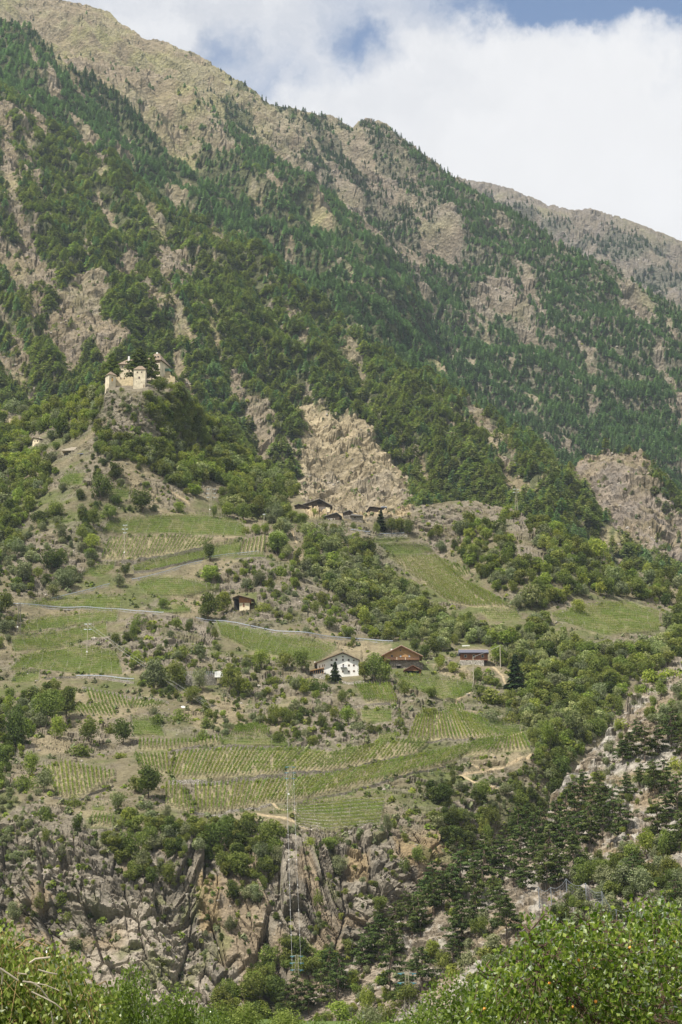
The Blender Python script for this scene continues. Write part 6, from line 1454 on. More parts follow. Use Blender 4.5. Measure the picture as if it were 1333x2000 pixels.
MB().box(h.x(313), h.x(333), 0, 6, -9, h.z(724)).obj('wall', M_OCHRE, h.o); m = MB(); m.prism([(h.x(312.5), h.z(724)), (h.x(336), h.z(724)), (h.x(331), h.z(718.3)), (h.x(313.5), h.z(718.3))], -0.5, 6.5); m.obj('roof', M_GREEN, h.o)
h.win(319, 727.5, 1.6, 2.2); h.win(331, 732, 2.2, 3.2); MB().box(h.x(313.5), h.x(319), -0.25, -0.02, h.z(737), h.z(729)).obj('gate', M_BLACK, h.o)
h = House('castle_annex', 337, 744, 1048, 'low ruined ochre annex at the castle\'s right end', 'building')
m = MB(); m.prism([(h.x(320), -7), (h.x(343), -7), (h.x(342), h.z(735)), (h.x(335), h.z(733)), (h.x(334), h.z(731)), (h.x(322), h.z(731)), (h.x(320), h.z(732))], 0, 4); m.obj('wall', M_OCHRE, h.o)
for u in (321.5, 331, 338): h.win(u, 734.6, 1.6, 2.0)
M_CEDAR = mat_leaf('cedar_needle', (0.055, 0.080, 0.018), (0.150, 0.175, 0.045), 0.2)
def cedar(u, vb, vt, w_, Y, label, seed):
    p = at(u, vb, Y); s = Y / PX_F; H = (vb - vt) * s; o = thing('cedar_tree', p, label, 'tree', 'castle cedars')
    V, Q, t = cedar_pads(seed); c = link('crown', leafmesh('crown', (V, Q, t), M_CEDAR), o); c.scale = (w_ * s * 1.15, w_ * s * 1.15, H * 1.04)
    MB().bar((0, 0, -3), (0, 0, H * 0.95), 0.45, 0.08, 7).obj('trunk', M_BARK, o)
cedar(219, 742, 686, 40, 1033, 'dark spreading cedar behind the castle turret', 3); cedar(272, 738, 678, 60, 1034, 'large spreading cedar behind the square castle tower', 4); cedar(297, 742, 690, 34, 1030, 'small cedar right of the square castle tower', 6); cedar(204, 748, 706, 26, 1040, 'low dark cedar left of the castle turret', 9)

# the farm below the pale cliff
h = House('timber_barn', 624.5, 1003, 1000, 'great dark timber barn with a broad gable roof', 'barn')
m = MB(); m.prism([(h.x(596), -7), (h.x(646), -7), (h.x(646), h.z(987)), (h.x(624.5), h.z(974.5)), (h.x(594), h.z(984.5))], 0, 12); m.obj('wall', M_TIMB, h.o)
gable_roof(h, h.x(590), h.z(985.5), h.x(624.5), h.z(973.8), h.x(650.5), h.z(988.5), 0, 12.5, M_ROOFG, over=1.4)
MB().box(h.x(637.5), h.x(645.8), -0.12, -0.01, h.z(1000), h.z(990)).obj('plaster_panel', M_CREAM, h.o); MB().box(h.x(600), h.x(609), -0.12, -0.01, h.z(993), h.z(988)).obj('plaster_panel', M_RUBBLEP, h.o)
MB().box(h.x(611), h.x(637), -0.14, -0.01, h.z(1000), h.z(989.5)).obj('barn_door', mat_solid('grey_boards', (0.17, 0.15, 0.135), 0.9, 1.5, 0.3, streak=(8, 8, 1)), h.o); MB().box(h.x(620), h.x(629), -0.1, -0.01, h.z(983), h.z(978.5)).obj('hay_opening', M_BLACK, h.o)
MB().box(h.x(612), h.x(646), -0.3, -0.02, h.z(1010), h.z(1001)).obj('plinth', M_RUBBLE, h.o)
h = House('farmhouse', 592, 1008, 997, 'low white farmhouse with small windows left of the great barn', 'house', math.radians(-10))
m = MB(); m.prism([(h.x(576), -7), (h.x(609), -7), (h.x(609), h.z(991)), (h.x(585), h.z(984)), (h.x(576), h.z(986.5))], 0, 8); m.obj('wall', M_TIMB, h.o)
MB().box(h.x(575.8), h.x(609), -0.12, -0.01, -5, h.z(995)).obj('plaster_wall', M_PLASTER, h.o); gable_roof(h, h.x(574), h.z(987), h.x(584), h.z(983.6), h.x(612), h.z(993.5), 0, 9, M_ROOFD)
for u in (583.5, 589.5, 595, 602): h.win(u, 1001, 2.2, 3.8, -0.12)
h = House('stone_shed', 649, 1022, 985, 'stone shed with a wide dark gable roof in front of the barn', 'shed')
m = MB(); m.prism([(h.x(636), -4), (h.x(664), -4), (h.x(664), h.z(1008)), (h.x(658), h.z(1002)), (h.x(634), h.z(1007))], 0, 6); m.obj('wall', M_TIMB, h.o)
MB().box(h.x(636.5), h.x(655), -0.15, -0.01, -3, h.z(1011.5)).obj('stone_wall_face', M_RUBBLEP, h.o); gable_roof(h, h.x(631), h.z(1009), h.x(658), h.z(1000.8), h.x(669), h.z(1009), 0, 7, M_ROOFG)
h.win(644, 1016, 2.4, 5, -0.15, pane=M_BLACK, name='doorway'); h.win(651.5, 1014, 3, 3.5, -0.15, pane=M_BLACK)
h = House('hay_hut', 679, 1008, 990, 'tiny gabled hay hut right of the great barn', 'shed')
m = MB(); m.prism([(h.x(671), -4), (h.x(687), -4), (h.x(687), h.z(1001)), (h.x(683), h.z(997)), (h.x(671), h.z(1001.5))], 0, 5); m.obj('wall', M_TIMB, h.o); gable_roof(h, h.x(669.5), h.z(1002), h.x(683), h.z(996.5), h.x(690), h.z(1001), 0, 6, M_ROOFG); MB().box(h.x(671), h.x(688), -0.2, -0.01, -3, h.z(1006)).obj('plinth', M_RUBBLE, h.o)
h = House('long_shed', 697, 1014, 988, 'long low shed with a flat grey roof right of the hay hut', 'shed')
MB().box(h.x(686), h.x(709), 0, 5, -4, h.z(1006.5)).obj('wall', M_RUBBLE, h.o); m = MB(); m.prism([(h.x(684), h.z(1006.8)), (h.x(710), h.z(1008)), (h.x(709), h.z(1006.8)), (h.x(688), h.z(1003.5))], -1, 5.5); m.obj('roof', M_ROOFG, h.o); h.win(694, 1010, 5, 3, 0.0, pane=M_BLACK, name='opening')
h = House('hamlet_house', 738, 1014, 1003, 'dark-roofed house hidden by trees at the right end of the hamlet', 'house')
m = MB(); m.prism([(h.x(718), -6), (h.x(756), -6), (h.x(756), h.z(993)), (h.x(722), h.z(990.5)), (h.x(717), h.z(998))], 0, 8); m.obj('wall', M_TIMB, h.o); gable_roof(h, h.x(714), h.z(1000), h.x(722.5), h.z(989), h.x(757), h.z(993), 0, 9, M_ROOFD)
MB().box(h.x(722), h.x(742), -0.2, -0.01, -5, h.z(1003)).obj('plinth', M_RUBBLEP, h.o); MB().box(h.x(745), h.x(757), -1.1, 3, h.z(992) + 0.5, h.z(989)).obj('solar_panel', mat_solid('solar_blue', (0.35, 0.42, 0.55), 0.3), h.o)

# the little timber hut
h = House('timber_hut', 476, 1186, 862, 'small hut of brown boards over a cream wall with one brown door', 'hut')
MB().box(h.x(468), h.x(488), 0, 5, -3, h.z(1177)).obj('wall', M_CREAM, h.o); m = MB(); m.prism([(h.x(467), h.z(1177)), (h.x(491), h.z(1176.5)), (h.x(491), h.z(1169.5)), (h.x(467), h.z(1164.5))], -0.15, 5); m.obj('board_wall', mat_solid('rust_boards', (0.33, 0.15, 0.065), 0.8, 1.2, 0.4, streak=(8, 8, 1)), h.o)
gable_roof(h, h.x(454), h.z(1168.5), h.x(466), h.z(1163.5), h.x(498), h.z(1171.5), 0, 6, M_ROOFT, 0.22, over=1.8)
d_ = MB().box(h.x(474.8), h.x(478), -0.1, 0.05, h.z(1185), h.z(1178)).obj('door', M_REDW, h.o); MB().box(h.x(476.8), h.x(477.3), -0.16, -0.1, h.z(1182), h.z(1181.4)).obj('handle', M_STEEL, d_)
MB().box(h.x(457), h.x(466.5), 2.5, 5, -3, h.z(1167.5)).obj('shed_shade', M_BLACK, h.o); MB().box(h.x(457), h.x(457.6), 0, 0.2, -2, h.z(1168)).obj('roof_post', M_TIMB, h.o)  # black block stands in for the shade in the hut's open left part
MB().box(h.x(473), h.x(474.2), 2, 2.4, h.z(1166), h.z(1162)).obj('chimney', M_WHITE, h.o)

# the white farmhouse
h = House('white_farmhouse', 670, 1330, 791, 'big white four-storey farmhouse with an uneven gable roof', 'house')
m = MB(); m.prism([(h.x(619.5), h.z(1314)), (h.x(639), h.z(1318)), (h.x(639), -5), (h.x(701.5), -5), (h.x(701.5), h.z(1289)), (h.x(670), h.z(1275)), (h.x(619.5), h.z(1294.5))], 0, 13); m.obj('wall', M_PLASTER, h.o)
gable_roof(h, h.x(613.5), h.z(1296.5), h.x(670), h.z(1274), h.x(699.5 + 4), h.z(1289.5), 0, 13.5, M_ROOFT, 0.35, over=1.5)
MB().box(h.x(651.5), h.x(654.5), 3, 4, h.z(1280), h.z(1274.5)).obj('chimney', M_ROOFT, h.o); MB().box(h.x(613.5), h.x(615.5), 5, 6, h.z(1292), h.z(1287)).obj('chimney', M_PLASTER, h.o)
for (u, v, w_, h_) in ((670, 1281.5, 3.6, 2.6), (648, 1288.4, 4, 3), (657.2, 1287.6, 4, 4.4), (670.3, 1288, 3.4, 4.2), (681.6, 1288, 3.6, 4.2), (691.6, 1289, 3, 2.8), (648, 1298.7, 4.2, 5), (682, 1299, 3.4, 4), (691.8, 1299, 3.8, 4), (657, 1299, 3.4, 4.6), (682, 1311, 4, 4), (692, 1310.5, 4, 3.6), (657, 1311, 3.4, 4), (681.8, 1324, 2.8, 3.4), (692, 1324, 2.8, 3.4), (670, 1311, 3, 4), (624.4, 1302, 1.8, 5.2), (630.3, 1300, 1.8, 5), (633.6, 1299, 1.6, 4.6), (648, 1310, 3.4, 4)): h.win(u, v, w_, h_)
d_ = h.win(670.8, 1299.3, 3.2, 6.6, name='balcony_door'); b = MB(); b.box(h.x(665.5), h.x(678), -1.2, 0, h.z(1303.8), h.z(1303.2)).obj('balcony', M_STEEL, h.o)
m = MB()
for x_ in np.linspace(h.x(665.7), h.x(677.8), 14): m.box(x_ - .02, x_ + .02, -1.2, -1.16, h.z(1303.2), h.z(1299.6))
m.box(h.x(665.5), h.x(678), -1.22, -1.14, h.z(1299.8), h.z(1299.4)).obj('railing', M_STEEL, h.o)
h = House('conservatory', 623, 1317, 786, 'low wooden conservatory with a lean-to roof on the white farmhouse\'s left side', 'conservatory')
MB().box(h.x(611), h.x(636.5), 0.1, 4, -2.5, h.z(1315)).obj('plinth', M_RUBBLEP, h.o); m = MB()
for u in (612, 616, 620, 624, 628.5, 632): m.box(h.x(u), h.x(u) + 0.22, 0, 0.25, h.z(1315.5), h.z(1309.5))
m.obj('posts', M_LARCHW, h.o); MB().box(h.x(611.5), h.x(632), 0.8, 3.5, h.z(1315.5), h.z(1308)).obj('glazing', M_GLASS, h.o)
m = MB(); m.prism([(h.x(606), h.z(1310.8)), (h.x(633.5), h.z(1304.8)), (h.x(633.5), h.z(1303.6)), (h.x(606), h.z(1309.8))], -0.6, 4.5); m.obj('roof', M_LARCHW, h.o)
h = House('garden_hut', 647.5, 1342, 781, 'small shed with a tilted grey metal roof below the white farmhouse', 'shed')
MB().box(-1.4, 1.4, 0.2, 2.6, -1.5, 0.9).obj('wall', M_RUBBLE, h.o); m = MB(); m.add([(-1.8, -0.6, 0.6), (1.5, -0.6, 0.8), (1.9, 2.8, 2.6), (-1.3, 2.8, 2.4), (-1.8, -0.6, 0.5), (1.5, -0.6, 0.7), (1.9, 2.8, 2.5), (-1.3, 2.8, 2.3)], [(0, 1, 2, 3), (7, 6, 5, 4), (0, 4, 5, 1), (1, 5, 6, 2), (2, 6, 7, 3), (3, 7, 4, 0)]); m.obj('roof', M_STEEL, h.o)

# the wooden chalet
h = House('wooden_chalet', 785, 1313, 797, 'honey-coloured wooden chalet with a long balcony on a stone storey', 'house')
MB().box(h.x(762), h.x(820), 0, 11, -5, h.z(1289.5)).obj('stone_storey', M_RUBBLE, h.o)
m = MB(); m.prism([(h.x(751), h.z(1289.5)), (h.x(820), h.z(1289.5)), (h.x(820), h.z(1278)), (h.x(784.5), h.z(1261.5)), (h.x(751), h.z(1277.5))], -0.05, 11); m.obj('wood_wall', M_LARCHW, h.o)
gable_roof(h, h.x(743.5), h.z(1281.6), h.x(784.5), h.z(1260.6), h.x(827), h.z(1281.8), 0, 12, M_ROOFW, 0.3, over=1.3); m = MB()
for a, b in (((743.5, 1282.4), (784.5, 1261.4)), ((784.5, 1261.4), (827, 1282.6))): m.bar((h.x(a[0]), -1.32, h.z(a[1])), (h.x(b[0]), -1.32, h.z(b[1])), 0.15)
m.obj('bargeboard', M_REDW, h.o)
for (u, v, w_, h_, pn) in ((783, 1269, 3.4, 3.6, M_GLASS), (766, 1280.6, 4.2, 4.6, M_GLASS), (783, 1280.9, 4, 4.4, M_CURT), (800.3, 1281, 4, 4.4, M_CURT)): h.win(u, v, w_, h_, -0.05, pane=pn)
bl = MB().box(h.x(754), h.x(820), -1.3, -0.05, h.z(1289.4), h.z(1288.9)).obj('balcony', M_DARKW, h.o); m = MB()
for x_ in np.arange(h.x(754), h.x(819.5), 0.26): m.box(x_, x_ + 0.19, -1.3, -1.24, h.z(1289), h.z(1284.2))
m.box(h.x(754), h.x(820), -1.36, -1.2, h.z(1284.3), h.z(1283.7)); m.obj('balcony_railing', M_DARKW, bl)
for u in (775.5, 792.5): MB().box(h.x(u) - .15, h.x(u) + .15, -1.4, -1.31, h.z(1289), h.z(1284)).obj('railing_post', M_FRAMEL, bl)
MB().box(h.x(764), h.x(767.5), 3, 3.8, h.z(1272), h.z(1263.5)).obj('chimney', M_PLASTER, h.o); MB().box(h.x(775), h.x(783), -0.12, 0.02, h.z(1311), h.z(1300)).obj('doorway', M_BLACK, h.o)
MB().box(h.x(774), h.x(784), -0.9, -0.13, h.z(1300), h.z(1298.6)).obj('door_canopy', M_ROOFG, h.o); m = MB(); m.prism([(h.x(820), -4), (h.x(828), -4), (h.x(828), h.z(1294)), (h.x(820), h.z(1290))], 2, 8); m.obj('side_annex', M_RUBBLE, h.o)
h = House('gabled_garage', 806.5, 1317, 790, 'small red-brown gabled carport in front of the chalet\'s stone storey', 'garage')
for u in (790.5, 821): MB().box(h.x(u) - .15, h.x(u) + .15, 0, 0.3, -2, h.z(1310)).obj('roof_post', M_REDW, h.o)
MB().box(h.x(790), h.x(821.5), 1.4, 4, -2, h.z(1309.5)).obj('carport_shade', M_BLACK, h.o); m = MB(); m.prism([(h.x(790.5), h.z(1309.6)), (h.x(821.5), h.z(1309.6)), (h.x(807), h.z(1301.2))], 0.05, 0.3); m.obj('gable_boards', M_REDW, h.o)  # black block stands in for the shade inside the carport
gable_roof(h, h.x(788), h.z(1310.3), h.x(807), h.z(1300.3), h.x(824), h.z(1309.5), 0, 4.4, M_REDW, 0.25, over=0.6)

# the slate-roofed shed
h = House('slate_shed', 926, 1299.5, 806, 'brown wooden shed with three windows and a slate roof on stones', 'shed')
MB().box(h.x(899), h.x(946), -0.1, 5, -5, h.z(1289)).obj('stone_base', M_RUBBLEP, h.o); MB().box(h.x(900.5), h.x(954), 0, 6, h.z(1289), h.z(1273)).obj('wall', M_REDW, h.o)
m = MB(); ze, zr = h.z(1274.3), h.z(1265.4); m.add([(h.x(896.8), -1.1, ze), (h.x(955.8), -1.1, ze), (h.x(955.8), 3.2, zr), (h.x(896.8), 3.2, zr), (h.x(896.8), 7.4, ze), (h.x(955.8), 7.4, ze), (h.x(896.8), -1.1, ze - .25), (h.x(955.8), -1.1, ze - .25), (h.x(896.8), 7.4, ze - .25), (h.x(955.8), 7.4, ze - .25)], [(0, 1, 2, 3), (3, 2, 5, 4), (6, 7, 1, 0), (4, 5, 9, 8), (7, 6, 8, 9), (0, 3, 4, 8, 6), (1, 7, 9, 5, 2)]); m.obj('roof', M_SLATE, h.o)
MB().box(h.x(896.8), h.x(955.8), 3.05, 3.35, zr - 0.02, zr + 0.14).obj('ridge_cap', M_FRAMEL, h.o)
for u in (909.5, 926.5, 943.5): h.win(u, 1281.2, 5.6, 5.8, 0.0, frame=M_FRAMEL)
h = House('low_wall_ruin', 911, 1262, float(ground(911, 1262)[0][1]), 'short white garden wall behind the slate-roofed shed', 'wall'); MB().box(h.x(903), h.x(918), 0, 0.5, -1.5, h.z(1260)).obj('wall', M_PLASTER, h.o)
# small cabin and terrace on the left slope
h = House('small_cabin', 70, 868, float(ground(70, 868)[0][1]), 'tiny cabin with a pinkish brown roof among broadleaf trees', 'cabin', math.radians(-20))
m = MB(); m.prism([(h.x(63), -1.5), (h.x(79), -1.5), (h.x(79), h.z(858.5)), (h.x(66), h.z(853.5)), (h.x(63), h.z(856))], 0, 6); m.obj('wall', M_CREAM, h.o); gable_roof(h, h.x(59.5), h.z(858.5), h.x(65.5), h.z(852.8), h.x(89), h.z(859.5), 0, 7, M_ROOFW, over=0.8)
h.win(68, 861, 1.8, 4); h.win(74, 861, 3, 3); MB().box(h.x(72), h.x(74), 3, 3.7, h.z(856), h.z(851)).obj('chimney', M_PLASTER, h.o)
h = House('wedge_roof', 25, 831, float(ground(25, 831)[0][1]), 'pale yellow gable wall half hidden in the left-edge wood', 'building'); m = MB(); m.prism([(h.x(17), -1), (h.x(30), -1), (h.x(31), h.z(820)), (h.x(17), h.z(815.5))], 0, 5); m.obj('wall', M_OCHRE, h.o); MB().box(h.x(42), h.x(62), 3, 6, -3, h.z(823)).obj('roof_edge', M_TIMB, h.o)
h = House('stone_terrace', 145, 880, float(ground(145, 880)[0][1]), 'pale stone terrace slab on the bushy left slope', 'terrace'); m = MB(); m.prism([(h.x(120), 0), (h.x(170), 0.2), (h.x(171), h.z(874)), (h.x(160), h.z(872)), (h.x(140), h.z(873)), (h.x(122), h.z(878))], 0, 6); m.obj('slab', mat_solid('pale_slab', (0.52, 0.45, 0.37), 0.9, 1.0, 0.15), h.o)
h = House('sloping_canopy', 162, 889, float(ground(162, 889)[0][1]), 'small blue-grey canopy roof below the pale stone terrace', 'roof'); m = MB(); m.add([(h.x(151), -1, h.z(886)), (h.x(168), -1, h.z(887.5)), (h.x(171), 2, h.z(882)), (h.x(158), 2, h.z(882.5)), (h.x(151), -1, h.z(886) - .2), (h.x(168), -1, h.z(887.5) - .2), (h.x(171), 2, h.z(882) - .2), (h.x(158), 2, h.z(882.5) - .2)], [(0, 1, 2, 3), (7, 6, 5, 4), (0, 4, 5, 1), (1, 5, 6, 2), (2, 6, 7, 3), (3, 7, 4, 0)]); m.obj('canopy', M_SLATE, h.o)
for x_ in (h.x(152.5), h.x(167)): MB().bar((x_, -0.8, -2), (x_, -0.8, h.z(887)), 0.08).obj('canopy_post', M_TIMB, h.o)
# the fenced terrace and its small things
h = House('wire_fence', 365, 1318, 772, 'post and wire fence along the top of the grey retaining wall', 'fence'); m = MB()
for u in np.linspace(360, 424, 17): m.bar((h.x(u), 0, -0.6), (h.x(u), 0, 1.5), 0.05)
m.obj('fence_posts', M_STEEL, h.o); m = MB()
for z_ in (0.3, 0.8, 1.3): m.bar((h.x(360), 0, z_), (h.x(424), 0, z_), 0.025)
m.obj('fence_wires', M_STEEL, h.o)
h = House('greenhouse_tunnel', 427, 1318, 772, 'small white plastic-covered shelter at the right end of the fence', 'shelter'); m = MB(); m.prism([(-1.5, -1), (1.5, -1), (1.7, 0.9), (0.6, 1.6), (-1.4, 1.3)], 0, 3); m.obj('cover', M_WHITE, h.o)
for i, (u, v, hh, lb) in enumerate(((358, 1380, 1.9, 'white tarpaulin bundle at the end of the staked plot'), (54, 1316, 1.0, 'white round water tank on the corner field'), (505, 1333, 3.2, 'pale heap of quarried stones below the fenced terrace'), (902, 1392, 2.0, 'white boulder beside the path above the big fan'), (914, 1361, 1.6, 'pale block beside the upper bend of the path'), (185, 1252, 3.0, 'big white rock slab in the green field by the double-armed pole'), (196, 1256, 2.2, 'smaller white slab right of the big one in the green field'))):
    p = ground(u, v)[0]; me = stone_mesh(50 + i, M_WHITE if i < 2 else M_WALLP); o = link(('tarpaulin', 'water_tank', 'stone_heap', 'boulder', 'boulder', 'rock_slab', 'rock_slab')[i], me, None, p); o.scale = (hh, hh * 0.8, hh * (1.0 if i != 5 else 1.3)); tag(o, lb, ('tarpaulin', 'tank', 'stones', 'rock', 'rock', 'rock', 'rock')[i])
# ------------------------------------------------------------------ trees close to the viewer
LEAF_AP = mat_leaf('apricot_leaf', (0.045, 0.092, 0.010), (0.250, 0.320, 0.055), 0.42, 0.22, var=0.0)
LEAF_WP = mat_leaf('drooping_leaf', (0.060, 0.098, 0.014), (0.300, 0.350, 0.090), 0.40, 0.15, var=0.0)
LEAF_BR = mat_leaf('bright_leaf', (0.060, 0.105, 0.014), (0.150, 0.205, 0.032), 0.35, 0.25, var=0.15)
M_TWIG = mat_solid('apricot_bark', (0.10, 0.065, 0.045), 0.85, 8.0, 0.4); M_DEAD = mat_solid('dead_wood', (0.42, 0.36, 0.29), 0.85, 8.0, 0.3); M_TWIGO = mat_solid('ochre_twig', (0.30, 0.21, 0.09), 0.8, 8.0, 0.3)
M_FRUIT = mat_solid('apricot_skin', (0.85, 0.33, 0.06), 0.5, 20.0, 0.2)
def real_leaves(r, C, s, droop=0.8, axis=None):
    """leaf blades: four corners, folded at the midrib, hanging from their stalk"""
    n = len(C); d = r.normal(size=(n, 3)) * 0.6; d[:, 2] -= droop
    if axis is not None: d += axis * 0.5
    d /= np.linalg.norm(d, axis=1, keepdims=True); sd = np.cross(d, r.normal(size=(n, 3))); sd /= np.linalg.norm(sd, axis=1, keepdims=True) + 1e-9; up = np.cross(sd, d)
    s = (s * r.uniform(0.65, 1.15, n))[:, None]; w_ = s * r.uniform(0.30, 0.42, (n, 1))
    b = C; t = C + d * s * 1.0; m = C + d * s * 0.45; V = np.stack([b, m + sd * w_ + up * s * 0.12, t, m, m - sd * w_ + up * s * 0.12], 1).reshape(-1, 3)
    i = np.arange(n)[:, None] * 5; Q = np.concatenate([i + [0, 1, 2, 3], i + [0, 3, 2, 4]]); return V, Q
def near_tree(name, label, outline, u0, u1, vmax, Y0, Y1, base, limbs, nsh, shoot, nleaf, ls, mat, bark, seed, fruit=0, droop=0.8, upright=0.8, group=None, tw=1.0, peaks=None):
    r = np.random.default_rng(seed); o = thing(name, base, label, 'tree', group); B = np.array(base, float)
    m = MB(); nodes = []
    for L in limbs:                                  # main limbs as polylines of absolute points
        L = [np.array(p, float) for p in L]
        for k, (a, b) in enumerate(zip(L[:-1], L[1:])):
            w0 = 0.06 * tw * (1 - 0.85 * k / len(L)); w1 = 0.06 * tw * (1 - 0.85 * (k + 1) / len(L)); m.bar(a - B, b - B, w0, w1, 6)
            if k > 0: nodes += [a + (b - a) * t for t in np.linspace(0, 1, 6)]
    for q in list(nodes):
        for _ in range(3):
            e = q + np.array([r.normal(0, 0.22), r.normal(0, 0.22), r.uniform(-0.15, 0.2)]) * (1.0 if upright > 0 else 0.4); c_ = (q + e) / 2 + r.normal(size=3) * 0.04; m.bar(q - B, c_ - B, 0.012 * tw, 0.009 * tw, 4); m.bar(c_ - B, e - B, 0.009 * tw, 0.005 * tw, 4); nodes += [c_, e]
    nodes = np.array(nodes); CC, AX = [], []; tips = []
    for i in range(nsh):
        for _ in range(30):
            u = r.uniform(u0, u1) if i > nsh * 0.16 or not peaks else peaks[r.integers(0, len(peaks))] + r.normal(0, 5)
            top = pl(outline, u); v = top + 18 + (vmax - top - 18) * r.random() ** 1.1 if i > nsh * 0.16 else top + r.uniform(-4, 12)
            if True: break
        Y = r.uniform(Y0, Y1); tip = at(u, v, Y); L = shoot * (r.uniform(0.5, 1.3) if i > nsh * 0.16 else r.uniform(0.9, 1.6))
        dr = np.array([r.normal(0, 0.45), r.normal(0, 0.45), upright + r.normal(0, 0.25)]) if i > nsh * 0.16 else np.array([r.normal(0, 0.2), r.normal(0, 0.2), upright]); dr /= np.linalg.norm(dr); a = tip - dr * L
        if upright < 0: a, tip = tip, tip + dr * L
        k = np.argmin(np.linalg.norm(nodes - a, axis=1)); nd = nodes[k]
        mid = (nd + a) / 2 + r.normal(size=3) * 0.05
        m.bar(nd - B, mid - B, 0.005 * tw, 0.004 * tw, 4); m.bar(mid - B, a - B, 0.004 * tw, 0.004 * tw, 4); m.bar(a - B, tip - B, 0.004 * tw, 0.002 * tw, 4)
        n = int(nleaf * r.uniform(0.7, 1.3)); t = r.random(n) * 1.5 - 0.5; c = np.where(t[:, None] >= 0, a + (tip - a) * t[:, None], a + (mid - a) * (-t[:, None]) * 1.6) + r.normal(size=(n, 3)) * 0.055; CC.append(c); AX.append(np.repeat(dr[None], n, 0)); tips.append(a + (tip - a) * 0.3)
    m.obj('trunk', bark, o)
    C = np.concatenate(CC); V, Q = real_leaves(r, C - B, ls, droop, np.concatenate(AX) * 0.3); tt = np.repeat(r.random(len(C)) ** 1.2, 1)
    link('crown', mesh_np('crown', V, Q, [mat], tint=np.concatenate([tt, tt])), o)
    if fruit:
        import bmesh
        bm = bmesh.new(); bmesh.ops.create_uvsphere(bm, u_segments=10, v_segments=7, radius=0.017); fm = bpy.data.meshes.new('apricot'); bm.to_mesh(fm); bm.free(); fm.materials.append(M_FRUIT)
        for p_ in fm.polygons: p_.use_smooth = True
        for i in range(fruit):
            q = tips[r.integers(0, len(tips))] + np.array([r.normal(0, 0.04), -0.05, -0.05]); link('apricot', fm, o, tuple(q - B))
    return o
# the apricot tree on the right
OUT_AP = [(900,2060),(925,1995),(940,1905),(952,1915),(968,1890),(985,1848),(1000,1880),(1016,1830),(1032,1775),(1042,1830),(1060,1825),(1078,1772),(1088,1815),(1112,1800),(1126,1810),(1148,1760),(1160,1815),(1176,1768),(1200,1800),(1224,1796),(1240,1750),(1252,1790),(1276,1738),(1290,1775),(1310,1756),(1333,1768),(1400,1775),(1560,1860)]
g_ap = ground_h(np.array([4.2]), np.array([23.0]))[0]
tb = (4.4, 23.2, float(g_ap) - 0.05)
def lim(*uvy): return [at(*q) for q in uvy]
T0 = np.array(tb); K0 = at(1255, 2070, 23.0)
near_tree('apricot_tree', 'large apricot tree with glossy leaves and orange fruit, close by on the right', OUT_AP, 925, 1560, 2110, 20.5, 25.5, tb,
  [[T0, T0 + [0, 0, 1.6], K0] + lim((1225, 1990, 23), (1190, 1920, 22.6), (1160, 1860, 22.4), (1148, 1800, 22.3)), [T0 + [0, 0, 1.4], K0 + [0, .2, -.2]] + lim((1180, 2010, 22.4), (1110, 1940, 22), (1060, 1880, 21.8), (1035, 1820, 21.6)),
   [T0 + [0, 0, 1.5], K0] + lim((1150, 2040, 23), (1060, 1990, 23), (1000, 1930, 22.8), (965, 1900, 22.7)), [T0 + [0, 0, 1.6], K0] + lim((1290, 1980, 23.4), (1300, 1900, 23.6), (1280, 1830, 23.7), (1275, 1770, 23.7)),
   [T0 + [0, 0, 1.5], K0] + lim((1340, 2010, 23.6), (1400, 1930, 24), (1440, 1860, 24.2), (1450, 1820, 24.3)), [T0 + [0, 0, 1.5], K0] + lim((1240, 1960, 24), (1220, 1880, 24.5), (1200, 1820, 24.6), (1190, 1800, 24.6))],
  680, 0.42, 46, 0.070, LEAF_AP, M_TWIG, 7, fruit=70, peaks=[u for u, v in OUT_AP[2:] if v in (1905, 1848, 1775, 1772, 1760, 1768, 1750, 1738, 1756, 1890, 1800)])
# the drooping tree on the left
OUT_WP = [(-140,1790),(0,1812),(14,1832),(30,1868),(50,1885),(72,1872),(96,1848),(112,1858),(130,1872),(150,1890),(170,1925),(190,1960),(206,2005),(222,2040),(240,2070)]
wb = (-2.9, 13.2, float(ground_h(np.array([-2.9]), np.array([13.2]))[0]) - 0.05); W0 = np.array(wb); W1 = at(40, 2080, 13.2)
o_w = near_tree('drooping_tree', 'small-leaved drooping tree with bare grey twigs, close by at the lower left', OUT_WP, -120, 232, 2110, 12.2, 14.4, wb,
  [[W0, W0 + [0, 0, 1.4], W1] + lim((20, 1980, 13.2), (15, 1900, 13.2), (5, 1840, 13.2)), [W0 + [0, 0, 1.4], W1] + lim((90, 2000, 13.2), (110, 1930, 13.3), (105, 1870, 13.3)), [W0 + [0, 0, 1.3], W1] + lim((140, 2030, 13.2), (170, 1980, 13.4), (180, 1930, 13.4)), [W0 + [0, 0, 1.3], W1] + lim((-40, 2000, 13.0), (-60, 1900, 13.2), (-60, 1830, 13.2))],
  620, 0.34, 40, 0.040, LEAF_WP, M_TWIGO, 9, tw=0.5, droop=1.1, upright=-0.5)
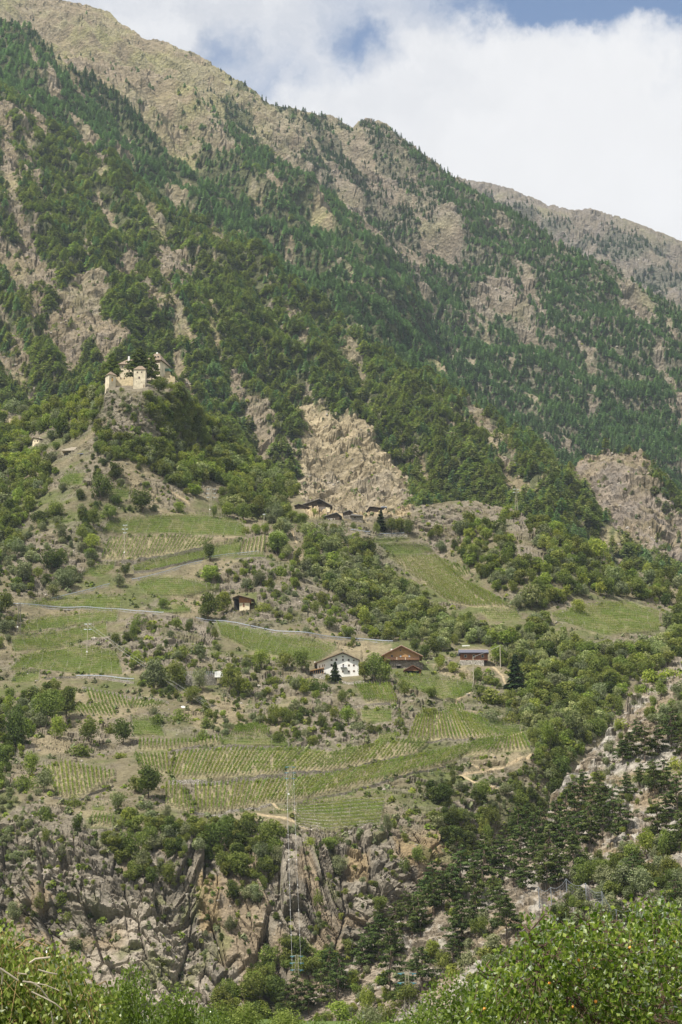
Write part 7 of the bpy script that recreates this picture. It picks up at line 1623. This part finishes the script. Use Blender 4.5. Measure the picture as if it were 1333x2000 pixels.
for pts, w_, mt in (([(0,1891),(18,1903),(36,1915)], .011, M_DEAD), ([(0,1893),(6,1905),(4,1922)], .010, M_DEAD), ([(45,1917),(62,1919),(78,1928),(88,1942),(100,1958)], .010, M_DEAD), ([(62,1919),(90,1924),(116,1935)], .006, M_DEAD), ([(62,1937),(85,1948),(108,1960),(122,1972)], .008, M_DEAD), ([(58,1881),(70,1873),(98,1870)], .011, M_DEAD), ([(75,1894),(95,1900),(112,1903)], .009, M_DEAD), ([(35,1901),(52,1903)], .008, M_DEAD), ([(100,1975),(104,1996),(106,2010)], .007, M_DEAD), ([(135,1925),(141,1945)], .006, M_DEAD), ([(170,1948),(178,1972),(184,2000)], .005, M_TWIGO),
                    ([(30,1853),(42,1846),(50,1836),(62,1834),(78,1842),(94,1848)], .008, M_TWIGO), ([(30,1853),(44,1856),(50,1872),(58,1888),(66,1906)], .006, M_TWIGO), ([(48,1924),(58,1935),(60,1946),(68,1952)], .008, M_TWIGO), ([(72,1973),(79,1988),(84,2004)], .005, M_TWIGO)):
    q = [at(u, v, 11.9 + 0.02 * i) - W0 for i, (u, v) in enumerate(pts)]; MB().path(q, w_ * 0.55, 6).obj('bare_twig', mt, o_w)
# bright trees further down the meadow
def meadow_tree(label, u, vtop, wpx, Y, seed, mat, n=5200, hpx=None, name='meadow_tree'):
    s = Y / PX_F; top = at(u, vtop, Y); gz = float(ground_h(np.array([top[0]]), np.array([Y]))[0]); H = top[2] - gz + 0.1; W_ = wpx * s
    o = thing(name, (top[0], Y, gz - 0.1), label, 'tree', 'bright green trees at the meadow\'s edge'); V, Q, t = crown_broadleaf(seed, 1.0, 46, n, 0.10, 0.0185 * (70 / Y) ** 0 * 1.0, 0.3)
    c = link('crown', leafmesh('crown', (V, Q, t), mat), o); c.scale = (W_, W_, H); lm = limb_mesh(np.random.default_rng(seed), [(0.25, 0, 0.6), (-0.25, 0.1, 0.65), (0, -0.2, 0.7)], 0.55); t_ = link('trunk', limb_obj_mesh(lm, M_BARK), o); t_.scale = (H, H, H)
MT = [
 ('bright round treetop at the bottom edge, left of the cliff cleft', 262, 1892, 150, 86, LEAF_BR), ('second bright treetop at the bottom edge, right of the first', 348, 1916, 130, 92, LEAF_BR), ('bushy bright tree squeezed beside the drooping tree', 215, 1935, 110, 84, LEAF_BR),
 ('low bright tree at the bottom edge under the cliff cleft', 410, 1975, 110, 96, LEAF_BR), ('dark green treetop at the bottom edge, left of the twin cables', 470, 1958, 120, 150, LEAF['m']),
 ('dense mid green bush at the bottom edge below the twin cables', 560, 1975, 110, 140, LEAF['m']), ('light domed tree at the bottom edge left of the apricot tree', 880, 1905, 190, 88, LEAF_BR), ('second light dome beside the apricot tree', 960, 1890, 150, 92, LEAF_BR),
 ('low spreading light tree at the bottom edge', 790, 1960, 190, 84, LEAF_BR), ('rounded light bush at the bottom edge in the middle', 690, 1985, 130, 90, LEAF_BR), ('light tree behind the apricot branches', 1060, 1900, 160, 95, LEAF_BR), ('small light bush at the bottom edge under the big pine', 620, 1990, 100, 92, LEAF_BR),
 ('dull green bush low between the pines and the meadow', 720, 1960, 90, 160, LEAF['g']), ('light tree hidden behind the right of the apricot tree', 1180, 1930, 180, 100, LEAF_BR),
]
for i, (lb, u, vt, w_, Y, mt) in enumerate(MT): meadow_tree(lb, u, vt, w_, Y, 950 + i, mt)
# ------------------------------------------------------------------ haze: the air between here and the ridges
hb = MB().box(-2900, 2900, -150, 4900, -6, 2050); hm_ = bpy.data.materials.new('haze_air'); hm_.use_nodes = True; t = NT(hm_.node_tree); t.n.clear()
pv = t.add('ShaderNodeVolumePrincipled'); pv.inputs['Color'].default_value = (0.70, 0.83, 1.0, 1); pv.inputs['Density'].default_value = 3.3e-5; pv.inputs['Anisotropy'].default_value = 0.1
ov = t.add('ShaderNodeOutputMaterial'); t.l.new(pv.outputs[0], ov.inputs['Volume'])
tag(hb.obj('haze', hm_), kind='stuff')
give_labels()
